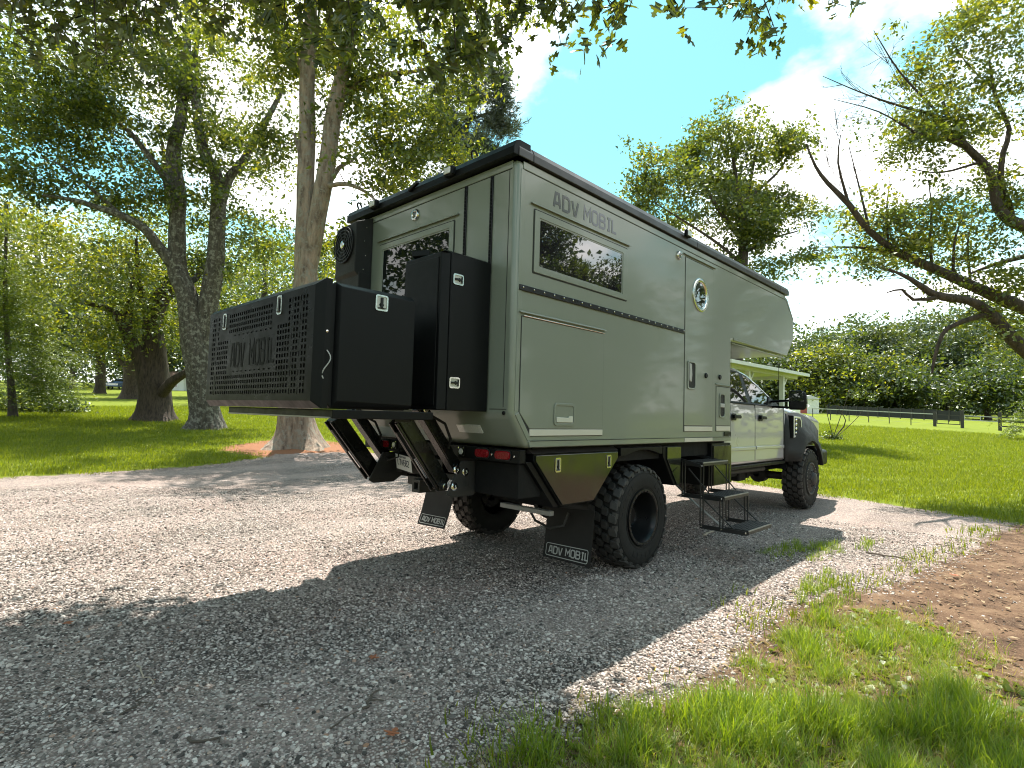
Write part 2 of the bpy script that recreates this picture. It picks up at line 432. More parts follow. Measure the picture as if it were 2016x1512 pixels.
def ribbon(mb, pts, closed, w, to3, depth):
    n = len(pts)
    L = []; R = []
    P = [np.array(p, float) for p in pts]
    for i in range(n):
        d0 = P[i] - P[i - 1] if (i > 0 or closed) else None
        d1 = P[(i + 1) % n] - P[i] if (i < n - 1 or closed) else None
        if d0 is None: d0 = d1
        if d1 is None: d1 = d0
        d0 = d0 / np.linalg.norm(d0); d1 = d1 / np.linalg.norm(d1)
        n0 = np.array([-d0[1], d0[0]]); n1 = np.array([-d1[1], d1[0]])
        m = n0 + n1; m = m / max(1e-6, np.linalg.norm(m))
        k = w / 2 / max(0.45, m @ n0)
        L.append(P[i] + m * k); R.append(P[i] - m * k)
    vs = [to3(p, 0.0) for p in L] + [to3(p, 0.0) for p in R] + [to3(p, depth) for p in L] + [to3(p, depth) for p in R]
    fs = []
    for i in range(n if closed else n - 1):
        j = (i + 1) % n
        fs += [(2 * n + i, 2 * n + j, 3 * n + j, 3 * n + i), (i, j, 2 * n + j, 2 * n + i), (n + j, n + i, 3 * n + i, 3 * n + j)]
    if not closed:
        for i in (0, n - 1): fs.append((i, n + i, 3 * n + i, 2 * n + i))
    mb.add(vs, fs)
def lettering(mb, text, org, u, v, nrm, hgt, wid, gap, stroke, depth=0.002):
    """text stood on org, running along u with v up; wid scales the letter width"""
    org, u, v, nrm = (np.array(a, float) for a in (org, u, v, nrm))
    x = 0.0
    for ch in text:
        if ch == ' ': x += 0.42 * wid + gap; continue
        mx = 0
        for q, (pts, cl) in enumerate(GLYPH[ch]):
            pp = [(x + a * wid, b * (hgt - stroke) + stroke / 2) for a, b in pts]
            mx = max(mx, max(a for a, _ in pts))
            ribbon(mb, pp, cl, stroke, lambda p, t: org + u * p[0] + v * p[1] + nrm * t, depth + 0.0004 * q)
        x += mx * wid + gap
    return x

# ================================================================== the truck
XS, XL, YR = -3.015, -5.50, 3.14
XC = (XS + XL) / 2
truck = thing('camper_truck', 'grey-green off-road camper truck with black rear storage boxes parked on the gravel', 'camper truck', (XC, 6.5, 0))
T = truck
def seam(pts, name='seam_shadow', parent=T, w=0.005):  # dark strips stand for the shadow gaps between panels and rails
    mb = MB()
    for a, b, nrm in pts: mb.bar(a, b, w, 0.003, up=nrm)
    return mb.build(name, M['seam'], parent)
NX, NY = (1, 0, 0), (0, -1, 0)

# --- cabin shell -------------------------------------------------------------
prof = [(3.14, 1.53), (3.14, 3.60), (9.48, 3.60), (9.60, 3.575), (9.91, 3.29), (9.90, 2.90), (9.60, 2.62), (7.36, 2.60), (7.345, 1.275), (3.32, 1.275)]
shell = MB().prism(prof, 0, XL, XS).build('cabin_shell', M['paint'], T, bevel=0.045, segs=4, smooth=True)
# rails proud of the panels: top rail, bottom rail, rear corner post
MB().box(XS - .004, XS + .006, 3.205, 9.46, 3.53, 3.592).build('top_rail', M['paint'], T, bevel=0.003)
MB().prism([(3.365, 1.285), (7.33, 1.285), (7.33, 1.335), (3.345, 1.335)], 0, XS - .004, XS + .010).build('bottom_rail', M['paint'], T, bevel=0.004)
MB().prism([(3.185, 1.545), (3.225, 1.565), (3.365, 1.375), (3.34, 1.335)], 0, XS - .004, XS + .007).build('corner_trim', M['paint'], T, bevel=0.003)
MB().prism([(3.18, 1.57), (3.222, 1.59), (3.222, 3.525), (3.18, 3.525)], 0, XS - .004, XS + .005).build('corner_post', M['paint'], T, bevel=0.003)
MB().box(XL + .05, XS - .05, YR - .006, YR + .004, 3.53, 3.592).build('top_rail', M['paint'], T, bevel=0.003)
seam([((XS + .001, 3.20, 3.527), (XS + .001, 9.50, 3.527), NX), ((XS + .001, 9.50, 3.527), (XS + .001, 9.85, 3.26), NX)])
seam([((XS + .0115, 3.36, 1.336), (XS + .0115, 7.33, 1.336), NX)])
seam([((XS + .001, 7.34, 1.34), (XS + .001, 7.34, 2.60), NX)])
seam([((XL + .06, YR - .001, 3.526), (XS - .06, YR - .001, 3.526), NY)])
seam([((XS - .085, YR - .001, 1.60), (XS - .085, YR - .001, 3.52), NY)])
seam([((XS - .24, YR - .001, 1.585), (XS - .05, YR - .001, 1.585), NY)])
# overcab lower trim
MB().box(XS - .004, XS + .007, 7.42, 9.56, 2.625, 2.665).build('overcab_trim', M['paint'], T, bevel=0.003)
MB().box(XS - .08, XS - .02, 7.40, 9.55, 2.585, 2.597).build('overcab_edge', M['paint'], T, bevel=0.003)

# --- roof rail -----------------------------------------------------------------
def roof_rail(name, p0, p1, out, mat):
    """a rail with a sloped upper face between p0 and p1; out points away from the roof"""
    p0, p1, o = Vector(p0), Vector(p1), Vector(out)
    sec = [(0.0, 3.603), (0.035, 3.603), (0.035, 3.665), (0.012, 3.715), (-0.03, 3.735), (-0.16, 3.735), (-0.16, 3.603)]
    a = [Vector((p0.x, p0.y, z)) + o * t for t, z in sec]; b = [Vector((p1.x, p1.y, z)) + o * t for t, z in sec]
    return MB().loft(a, b).build(name, mat, T, bevel=0.004)
roof_rail('roof_rail', (XS, 3.12, 0), (XS, 3.290, 0), (1, 0, 0), M['bronze'])
roof_rail('roof_rail', (XS, 3.296, 0), (XS, 6.25, 0), (1, 0, 0), M['bronze'])
roof_rail('roof_rail', (XS, 6.256, 0), (XS, 9.15, 0), (1, 0, 0), M['bronze'])
roof_rail('roof_rail', (XS, 9.156, 0), (XS, 9.55, 0), (1, 0, 0), M['bronze'])
roof_rail('roof_rail', (XL - .03, 3.10, 0), (XS + .028, 3.10, 0), (0, -1, 0), M['black'])
roof_rail('roof_rail', (XL, 3.12, 0), (XL, 9.55, 0), (-1, 0, 0), M['black'])
MB().box(XL + .17, XS - .17, 3.27, 9.45, 3.605, 3.64).build('roof_panel', M['black'], T)
for x, z in ((-3.75, 3.655), (-4.95, 3.655)):
    lamp = MB().box(x - .06, x + .06, 3.02, 3.066, z - .035, z + .045).build('work_lamp', M['black'], T, bevel=.008)
    MB().box(x - .042, x + .042, 3.008, 3.0195, z - .022, z + .032).build('lens', M['lens_white'], lamp, bevel=.004)
lamp = MB().box(XS + .037, XS + .075, 5.90, 6.02, 3.655, 3.735).build('work_lamp', M['black'], T, bevel=.008)
MB().box(XS + .0755, XS + .083, 5.915, 6.005, 3.665, 3.725).build('lens', M['lens_white'], lamp, bevel=.004)
for x in (-3.42, -5.22):
    mb = MB(); mb.tube([(x + .032 * math.cos(t), 3.035 - .02 * math.sin(t), 3.70 + .036 * math.sin(t)) for t in np.linspace(-.4, math.pi + .4, 11)], .009, 6)
    mb.build('tie_ring', M['blacksat'], T)
MB().bar((-4.36, 3.05, 3.655), (-4.22, 3.05, 3.70), .03, .03).build('awning_clip', M['blacksat'], T, bevel=.004)

# --- side window -----------------------------------------------------------------
def framed_window(axis, outer, inner, face, out, glass, name):
    """outer/inner = (a0,a1,b0,b1); face = wall coordinate; out = +1/-1"""
    def put(t): return sorted((face + out * t[0], face + out * t[1]))
    w = MB().ring(rrect(*outer, .012), rrect(outer[0] + .010, outer[1] - .010, outer[2] + .010, outer[3] - .010, .012), axis, *put((-.004, .004))).build('window', M['seam'], T)
    MB().ring(rrect(outer[0] + .0105, outer[1] - .0105, outer[2] + .0105, outer[3] - .0105, .012), rrect(inner[0] - .014, inner[1] + .014, inner[2] - .014, inner[3] + .014, .01), axis, *put((-.004, .012))).build('frame', M['paint'], w, bevel=.003)
    MB().ring(rrect(inner[0] - .0135, inner[1] + .0135, inner[2] - .0135, inner[3] + .0135, .01), rrect(*inner, .01), axis, *put((-.004, .007))).build('glazing_bead', M['paint'], w, bevel=.002)
    MB().prism(rrect(inner[0] + .0005, inner[1] - .0005, inner[2] + .0005, inner[3] - .0005, .01), axis, *put((-.004, .0035))).build('pane', glass, w)
    return w
framed_window(0, (3.345, 4.765, 2.705, 3.245), (3.425, 4.665, 2.775, 3.165), XS, 1, M['glass'], 'window')
MB().prism([(XS - .003, 3.282), (XS + .022, 3.272), (XS + .022, 3.279), (XS - .003, 3.294)], 1, 3.31, 4.81).build('drip_ledge', M['paint'], T, bevel=.002)

# --- lettering -------------------------------------------------------------------
mb = MB(); lettering(mb, 'ADV', (XS + .0008, 3.60, 3.325), (0, 1, 0), (0, 0, 1), NX, .148, .145, .040, .026, .0012)
mb.build('lettering', M['deco_dark'], T, label='dark charcoal ADV lettering on the side panel')
mb = MB(); lettering(mb, 'MOBIL', (XS + .0008, 4.035, 3.325), (0, 1, 0), (0, 0, 1), NX, .148, .140, .034, .024, .0012)
mb.build('lettering', M['deco_grey'], T, label='pale grey MOBIL lettering on the side panel')

# --- awning hinge strip with screws -------------------------------------------------
hs = MB().box(XS - .003, XS + .014, 3.19, 6.0, 2.538, 2.585).build('hinge_strip', M['blacksat'], T, bevel=.004)
sc0 = None
for k in range(22):
    y = 3.23 + k * (2.74 / 21)
    if sc0 is None:
        sc0 = MB().lathe([(0, .009), (.004, .008), (.006, .004), (.006, 0.0005)], (XS + .0142, y, 2.566), 8).build('screw', M['steel'], hs, origin=(XS + .0142, y, 2.566))
    else:
        c = sc0.copy(); COL.objects.link(c); c.parent = hs; c.location = Vector((XS + .0142, y, 2.566)) - world_loc(hs)

# --- cargo hatch -------------------------------------------------------------------
hp = [(3.235, 1.56), (3.235, 2.33), (4.375, 2.33), (4.375, 1.435), (3.355, 1.435)]
MB().prism([(3.228, 1.557), (3.228, 2.337), (4.382, 2.337), (4.382, 1.372), (3.345, 1.372)], 0, XS - .003, XS + .0025).build('hatch_seal', M['seam'], T)
hatch = MB().prism(hp, 0, XS - .003, XS + .008).build('cargo_hatch', M['paint'], T, bevel=.004)
MB().box(XS - .003, XS + .012, 3.355, 4.375, 1.377, 1.430).build('sill_trim', M['sill'], T, bevel=.003)
MB().prism([(XS - .003, 2.368), (XS + .022, 2.358), (XS + .022, 2.366), (XS - .003, 2.380)], 1, 3.20, 4.40).build('drip_ledge', M['paint'], T, bevel=.002)
MB().tube([(XS + .012, 3.245, 2.338), (XS + .012, 4.37, 2.338)], .006, 6).build('hinge_rod', M['steel'], hatch)
def paddle(parent, y0, y1, z0, z1, vertical=False):
    """recessed latch: a lipped dish with a pale paddle"""
    o = rrect(y0, y1, z0, z1, .035); i = rrect(y0 + .022, y1 - .022, z0 + .022, z1 - .022, .025)
    l = MB().ring(o, i, 0, XS + .0085, XS + .017).build('latch', M['paint'], parent, bevel=.003)
    MB().prism(i, 0, XS + .0086, XS + .0105).build('dish', M['flare'], l) if vertical else MB().prism(i, 0, XS + .0086, XS + .0105).build('dish', M['paint'], l)
    if vertical:
        MB().prism(rrect(y0 + .03, y1 - .055, (z0 + z1) / 2 - .045, (z0 + z1) / 2 + .045, .012), 0, XS + .0107, XS + .021).build('paddle', M['tray'], l, bevel=.003)
    else:
        mb = MB(); mb.prism([(y0 + .03, z0 + .03), (y1 - .04, z0 + .03), (y1 - .04, z0 + .085), (y1 - .085, z0 + .085), (y1 - .10, z0 + .07), (y0 + .03, z0 + .075)], 0, XS + .0107, XS + .022)
        mb.build('paddle', M['handle_ivory'], l, bevel=.003)
    return l
paddle(hatch, 3.655, 3.945, 1.46, 1.655)

# --- entry door ---------------------------------------------------------------------
MB().box(XS - .003, XS + .0022, 6.008, 6.772, 1.405, 3.452).build('door_seal', M['seam'], T)
door = MB().box(XS - .003, XS + .0075, 6.017, 6.763, 1.478, 3.443).build('entry_door', M['paint'], T, bevel=.004)
MB().box(XS - .003, XS + .012, 6.02, 6.76, 1.41, 1.468).build('sill_trim', M['sill'], T, bevel=.003)
MB().box(XS + .0105, XS + .0145, 6.02, 6.76, 1.288, 1.332).build('step_cover', M['sill'], T, bevel=.002)
MB().prism([(XS - .003, 3.478), (XS + .022, 3.468), (XS + .022, 3.476), (XS - .003, 3.49)], 1, 5.97, 6.82).build('drip_ledge', M['paint'], T, bevel=.002)
ph = MB().lathe([(.0, .150), (.0, .207), (.012, .205), (.018, .195), (.018, .168), (.008, .155), (-.004, .150)], (XS + .008, 6.39, 3.06), 48).build('porthole', M['steel'], door, smooth=True)
MB().prism(circ(6.39, 3.06, .1545, 40), 0, XS + .0076, XS + .0095).build('pane', M['glass'], ph)
hd = MB().ring(rrect(6.075, 6.285, 1.90, 2.235, .03), rrect(6.095, 6.265, 1.92, 2.215, .03), 0, XS + .0078, XS + .02).build('door_handle', M['paint'], door, bevel=.003)
MB().prism(rrect(6.0955, 6.2645, 1.9205, 2.2145, .03), 0, XS + .0076, XS + .0095).build('dish', M['flare'], hd)
MB().prism([(6.10, 2.0), (6.15, 1.99), (6.165, 2.07), (6.15, 2.20), (6.10, 2.205)], 0, XS + .0105, XS + .03).build('grip', M['deco_white'], hd, bevel=.004)
for y, z in ((6.56, 2.09), (6.98, 2.10)):
    k = MB().lathe([(0, .032), (.012, .032), (.018, .026), (.018, .001)], (XS + (.0078 if y < 6.7 else .001), y, z), 20).build('lock', M['black'], door if y < 6.7 else T, smooth=True)
# round lamps
lr = MB().lathe([(0, .052), (.01, .052), (.02, .045), (.022, .03), (.016, .026)], (XS + .001, 5.85, 3.425), 28).build('side_lamp', M['steel'], T, smooth=True)
MB().lathe([(.0, .026), (.018, .024), (.026, .014), (.028, .001)], (XS + .001, 5.85, 3.425), 20).build('lens', M['lens_amber'], lr, smooth=True)
lr = MB().lathe([(0, .058), (-.01, .058), (-.02, .05), (-.022, .034), (-.016, .028)], (-4.36, YR - .001, 3.44), 28, axis=1).build('rear_lamp', M['steel'], T, smooth=True)
MB().lathe([(.0, .028), (-.018, .026), (-.026, .016), (-.028, .001)], (-4.36, YR - .001, 3.44), 20, axis=1).build('lens', M['lens_amber'], lr, smooth=True)

# --- small hatch ----------------------------------------------------------------------
MB().box(XS - .003, XS + .002, 6.872, 7.318, 1.408, 1.985).build('hatch_seal', M['seam'], T)
wh = MB().box(XS - .003, XS + .0075, 6.88, 7.31, 1.482, 1.977).build('water_hatch', M['paint'], T, bevel=.004)
MB().box(XS - .003, XS + .011, 6.882, 7.308, 1.415, 1.474).build('sill_trim', M['sill'], T, bevel=.003)
MB().prism([(XS - .003, 2.005), (XS + .02, 1.997), (XS + .02, 2.005), (XS - .003, 2.017)], 1, 6.85, 7.33).build('drip_ledge', M['paint'], T, bevel=.002)
hd = MB().ring(rrect(6.955, 7.13, 1.58, 1.90, .04), rrect(6.975, 7.11, 1.60, 1.88, .04), 0, XS + .0078, XS + .019).build('latch', M['paint'], wh, bevel=.003)
MB().prism(rrect(6.9755, 7.1095, 1.6005, 1.8795, .04), 0, XS + .0076, XS + .0095).build('dish', M['flare'], hd)
MB().prism(rrect(6.98, 7.10, 1.715, 1.765, .01), 0, XS + .0105, XS + .024).build('paddle', M['deco_white'], hd, bevel=.004)
MB().box(XS + .001, XS + .012, 7.12, 7.33, 1.35, 1.40).build('badge', M['black'], T, bevel=.003)

# --- rear wall ---------------------------------------------------------------------------
framed_window(1, (-4.965, -3.765, 2.02, 3.262), (-4.885, -3.84, 2.09, 3.185), YR, -1, M['glass_rear'], 'window')
MB().prism([(YR + .003, 3.302), (YR - .024, 3.290), (YR - .024, 3.298), (YR + .003, 3.316)], 0, -5.0, -3.715).build('drip_ledge', M['paint'], T, bevel=.002)
for x in (-3.625, -3.30):
    mb = MB(); mb.box(x - .016, x + .016, YR - .012, YR + .003, 2.70, 3.525)
    st = mb.build('rear_hinge', M['blacksat'], T, bevel=.003)
    q = MB()
    for k in range(26): q.box(x - .006, x + .006, YR - .020, YR - .0125, 2.72 + k * .031, 2.742 + k * .031)
    q.build('knuckle', M['black'], st, bevel=.001, kind='stuff')
MB().lathe([(0, .016), (-.008, .015), (-.012, .008), (-.012, .0005)], (-3.09, YR - .001, 1.555), 14, axis=1).build('screw', M['black'], T)
# grey tray under the rear wall and lower step in the wall
MB().box(-5.35, -4.05, 3.24, 3.34, 1.285, 1.40).build('rear_tray', M['tray'], T, bevel=.01)
MB().box(-5.35, -4.05, 3.225, 3.3, 1.405, 1.46).build('rear_tray', M['tray'], T, bevel=.01)
MB().prism([(3.196, 1.452), (3.190, 1.444), (3.232, 1.380), (3.238, 1.388)], 0, -3.72, -3.42).build('reflector', M['lens_white'], T)

# --- roof-mounted cooler box on the rear wall -----------------------------------------------
ac = MB()
a_ = [(-5.545, 2.962, 2.96), (-5.115, 2.945, 2.98), (-5.115, 2.945, 3.50), (-5.545, 2.962, 3.49)]
b_ = [(-5.60, 3.135, 2.80), (-5.10, 3.135, 2.80), (-5.10, 3.135, 3.58), (-5.60, 3.135, 3.56)]
ac.add(a_ + b_, [(0, 1, 2, 3), (7, 6, 5, 4), (1, 5, 6, 2), (2, 6, 7, 3), (3, 7, 4, 0), (0, 4, 5, 1)])
acu = ac.build('air_conditioner', M['flare'], T, bevel=.008)
MB().prism([(-5.58, 2.72), (-5.10, 2.72), (-5.10, 2.975), (-5.55, 2.955)], 1, 2.985, 3.13).build('lower_cover', M['flare'], acu, bevel=.008)
fc = (-5.335, 2.945, 3.285)
MB().prism(circ(fc[0], fc[2], .19, 40), 1, 2.936, 2.9495).build('fan_well', M['under'], acu)
mb = MB()
for r in (.05, .085, .12, .155, .19):
    mb.lathe([(-.004, r - .004), (-.004, r + .004), (.004, r + .004), (.004, r - .004), (-.004, r - .004)], (fc[0], 2.926, fc[2]), 40, axis=1)
for k in range(4):
    t = k * math.pi / 2 + .4
    mb.bar((fc[0] + .03 * math.cos(t), 2.923, fc[2] + .03 * math.sin(t)), (fc[0] + .19 * math.cos(t), 2.923, fc[2] + .19 * math.sin(t)), .006, .004, up=(0, 1, 0))
mb.build('fan_guard', M['blacksat'], acu)
mb = MB()
for k in range(9):
    t = k * 2 * math.pi / 9
    c, s_ = math.cos(t), math.sin(t)
    pr = lambda r, w, y: (fc[0] + r * c - w * s_, y, fc[2] + r * s_ + w * c)
    mb.add([pr(.04, -.012, 2.930), pr(.175, -.03, 2.930), pr(.18, .03, 2.935), pr(.04, .012, 2.935)], [(0, 1, 2, 3)])
mb.build('fan_blade', M['flare'], acu)
MB().lathe([(-.016, .001), (-.016, .03), (-.008, .04), (.004, .04)], (fc[0], 2.922, fc[2]), 24, axis=1).build('fan_hub', M['rod'], acu, smooth=True)
for k in range(5):
    MB().lathe([(0, .007), (.004, .006), (.005, .001)], (-5.108, 3.06 - .02 * (k % 2), 2.86 + k * .15), 8).build('screw', M['steel'], acu)

# --- tall side box -----------------------------------------------------------------------------
XT = -3.27
tb = MB()
tb.prism([(-3.775, 2.64), (-3.315, 2.64), (XT - .012, 2.70), (XT - .012, 3.125), (-3.775, 3.125)], 2, 1.565, 2.775)
tall = tb.build('tall_storage_box', M['black'], T, bevel=.006)
MB().prism(rect(2.705, 3.125, 1.562, 2.778), 0, XT - .0118, XT).build('door', M['black'], tall, bevel=.006)
MB().prism(rect(-3.77, -3.34, 1.60, 2.74), 1, 2.632, 2.6398).build('rear_cover', M['black'], tall, bevel=.004)
MB().hexa([(-3.775, 2.64, 2.7755), (XT - .01, 2.64, 2.7755), (XT - .01, 3.125, 2.7755), (-3.775, 3.125, 2.7755)],
          [(-3.72, 2.70, 2.80), (XT - .05, 2.70, 2.80), (XT - .05, 3.125, 2.80), (-3.72, 3.125, 2.80)]).build('lid', M['black'], tall, bevel=.005)
MB().bar((-3.72, 2.68, 2.82), (-3.60, 2.76, 2.83), .12, .05).build('lid_bracket', M['black'], tall, bevel=.006)
def t_latch(parent, c, u, v, n, su, sv, mat='steel'):
    """whale-tail latch: plate, dish and T handle; c centre on the surface, u/v/n axes, su/sv sizes"""
    c, u, v, n = Vector(c), Vector(u), Vector(v), Vector(n)
    P = lambda a, b, t: c + u * a + v * b + n * t
    o = rrect(-su / 2, su / 2, -sv / 2, sv / 2, .016); i = rrect(-su / 2 + .011, su / 2 - .011, -sv / 2 + .011, sv / 2 - .011, .011)
    mb = MB(); k = len(o)
    vs = [P(a, b, t) for t in (0.0, .007) for q in (o, i) for a, b in q]; fs = []
    for e in range(k):
        j = (e + 1) % k
        fs += [(2 * k + e, 3 * k + e, 3 * k + j, 2 * k + j), (e, 2 * k + e, 2 * k + j, j), (k + e, k + j, 3 * k + j, 3 * k + e)]
    mb.add(vs, fs)
    pl = mb.build('latch', M[mat], parent)
    m2 = MB(); m2.add([P(a, b, .002) for a, b in i], [tuple(range(k))]); m2.build('dish', M['latch_dish'], pl)
    m3 = MB()
    def bx(a0, a1, b0, b1, t0, t1):
        m3.hexa([P(a0, b0, t0), P(a1, b0, t0), P(a1, b1, t0), P(a0, b1, t0)], [P(a0, b0, t1), P(a1, b0, t1), P(a1, b1, t1), P(a0, b1, t1)])
    bx(-su * .09, su * .09, -sv * .30, sv * .34, .003, .012)
    bx(-su * .30, su * .30, -sv * .36, -sv * .30 - .0005, .003, .014)
    m3.build('handle', M['blacksat'], pl, bevel=.002)
    m4_ = MB(); m4_.add([P(su * .2 * math.cos(t), -sv * .12 + sv * .12 * math.sin(t), .0024) for t in np.linspace(0, 2 * math.pi, 13)[:-1]], [tuple(range(12))]); m4_.build('recess_shade', M['seam'], pl)  # flat dark disc: shade of a finger recess put into colour
    return pl
UY, UZ, VX = (0, 1, 0), (0, 0, 1), (1, 0, 0)
t_latch(tall, (XT + .0005, 2.775, 2.575), (0, 0, 1), (0, -1, 0), VX, .085, .105)
t_latch(tall, (XT + .0005, 2.770, 1.775), (0, 0, 1), (0, -1, 0), VX, .085, .105)

# --- long box with the perforated lid ---------------------------------------------------------------
LX0, LX1 = -5.31, -3.295
lb = MB(); lb.prism([(1.79, 1.55), (2.36, 1.55), (2.41, 1.60), (2.41, 2.33), (2.36, 2.375), (1.79, 2.375), (1.752, 2.34), (1.752, 1.59)], 0, LX0 + .03, LX1 - .035)
long_box = lb.build('long_storage_box', M['black'], T, bevel=.006)
a_ = [(LX1 - .035, 1.79, 1.555), (LX1 - .035, 2.40, 1.555), (LX1 - .035, 2.40, 2.372), (LX1 - .035, 1.79, 2.372)]
b_ = [(LX1, 1.815, 1.60), (LX1, 2.40, 1.585), (LX1, 2.40, 2.34), (LX1, 1.815, 2.345)]
MB().hexa(a_, b_).build('end_door', M['black'], long_box, bevel=.004)
t_latch(long_box, (LX1 + .0005, 2.115, 2.285), (0, 1, 0), (0, 0, 1), VX, .10, .11)
# lid: a shallow tray whose face is cut with square holes
LF = 1.662
fx0, fx1, fz0, fz1 = -5.245, -3.385, 1.60, 2.335
mb = MB()
o4 = [(LX0, LF + .045, 1.548), (LX1, LF + .045, 1.548), (LX1, LF + .045, 2.382), (LX0, LF + .045, 2.382)]
i4 = [(fx0 - .03, LF, fz0 - .004), (fx1 + .03, LF, fz0 - .004), (fx1 + .03, LF, fz1 + .006), (fx0 - .03, LF, fz1 + .006)]
b4 = [(p[0], LF + .086, p[2]) for p in o4]
mb.add(i4 + o4 + b4, [f for i in range(4) for f in ((i, (i + 1) % 4, 4 + (i + 1) % 4, 4 + i), (4 + i, 4 + (i + 1) % 4, 8 + (i + 1) % 4, 8 + i))])
lid = mb.build('box_lid', M['black'], T, bevel=.004)
# the punched sheet
NXC, NZC = 46, 18
px_ = (fx1 - fx0 + .06) / NXC; pz_ = (fz1 - fz0 + .010) / NZC
gx0, gz0 = fx0 - .03, fz0 - .004
def hole_kind(i, j):
    x = gx0 + (i + .5) * px_; z = gz0 + (j + .5) * pz_
    if i < 2 or i > NXC - 3 or j < 1 or j > NZC - 2: return None
    if -5.02 < x < -4.80 and z > 2.11: return None
    if -4.0 < x < -3.74 and z > 2.13: return None
    if -4.80 < x < -3.9 and 1.81 < z < 2.12: return 'dash' if (j in (5, 12) and i % 2 == 0 and -4.74 < x < -3.96) else None
    if i in (4, NXC - 5, NXC - 8): return 'slot' if j % 3 == 1 else None
    if z > 2.28 and x > -3.74 and i % 2: return None
    return 'square'
mb = MB()
def cell(x0, x1, z0, z1, hx, hz):
    cx, cz = (x0 + x1) / 2, (z0 + z1) / 2
    o = [(x0, z0), (x1, z0), (x1, z1), (x0, z1)]; i = [(cx - hx, cz - hz), (cx + hx, cz - hz), (cx + hx, cz + hz), (cx - hx, cz + hz)]
    vs = [(a, LF, b) for a, b in o] + [(a, LF, b) for a, b in i] + [(a, LF + .006, b) for a, b in i]
    mb.add(vs, [f for k in range(4) for f in ((k, (k + 1) % 4, 4 + (k + 1) % 4, 4 + k), (4 + k, 4 + (k + 1) % 4, 8 + (k + 1) % 4, 8 + k))])
for i in range(NXC):
    for j in range(NZC):
        x0, z0 = gx0 + i * px_, gz0 + j * pz_
        h = hole_kind(i, j)
        if h == 'square': cell(x0, x0 + px_, z0, z0 + pz_, px_ * .31, pz_ * .31)
        elif h == 'slot': cell(x0, x0 + px_, z0, z0 + pz_, px_ * .12, pz_ * .46)
        elif h == 'dash': cell(x0, x0 + px_, z0, z0 + pz_, px_ * .42, pz_ * .11)
        else: mb.add([(x0, LF, z0), (x0 + px_, LF, z0), (x0 + px_, LF, z0 + pz_), (x0, LF, z0 + pz_)], [(0, 1, 2, 3)])
MB_perf = mb.build('perforated_panel', pmat('black_punched_sheet', (0.004, 0.004, 0.004), 0.33, ior=1.16, vary=.12, scale=10, bump=.04, bscale=400), lid)
MB().box(gx0 + .01, fx1 + .02, LF + .04, LF + .044, gz0 + .01, fz1 - .005).build('dark_backing', M['seam'], lid)  # added dark sheet standing for the unlit inside of the lid
mb = MB(); lettering(mb, 'ADV MOBIL', (-4.74, LF - .0002, 1.855), (1, 0, 0), (0, 0, 1), NY, .20, .115, .03, .022, .0015)
mb.build('lettering', M['under'], lid, label='black ADV MOBIL lettering laid on the punched panel, standing for dark cut-outs')  # raised black strokes painted as the darkness inside cut-out letters
t_latch(lid, (-4.905, LF - .0005, 2.245), (1, 0, 0), (0, 0, 1), NY, .075, .135)
t_latch(lid, (-3.865, LF - .0005, 2.265), (1, 0, 0), (0, 0, 1), NY, .075, .135)
mb = MB(); mb.tube([(LX1 + .006 + .02 * math.sin(t * 1.5), 1.725 + .018 * math.sin(t * 2), 1.92 - t * .06) for t in np.linspace(0, 3.0, 14)] + [(LX1 + .012, 1.705, 1.74), (LX1 + .008, 1.70, 1.755)], .004, 6)
mb.build('pull_cord', M['deco_white'], lid)
MB().lathe([(0, .010), (.006, .009), (.008, .001)], (LX1 + .0005, 1.722, 2.04), 10).build('screw', M['steel'], lid)
# bits lying on the box top
mb = MB(); mb.tube([(-4.9 + k * .2, 2.1 + .05 * (k % 2), 2.40 + .012 * (k % 3)) for k in range(6)], .018, 6); mb.build('strap_bundle', M['black'], T)
# platform
plat = MB().box(-5.12, -3.32, 1.80, 2.62, 1.485, 1.544).build('lift_platform', M['black'], T, bevel=.006)
MB().box(-5.10, -3.34, 1.792, 1.799, 1.487, 1.496).build('edge_strip', M['bare'], plat)
MB().bar((-3.66, 2.52, 1.50), (-3.58, 2.60, 1.50), .05, .075).build('hinge_block', M['axle'], plat, bevel=.004)

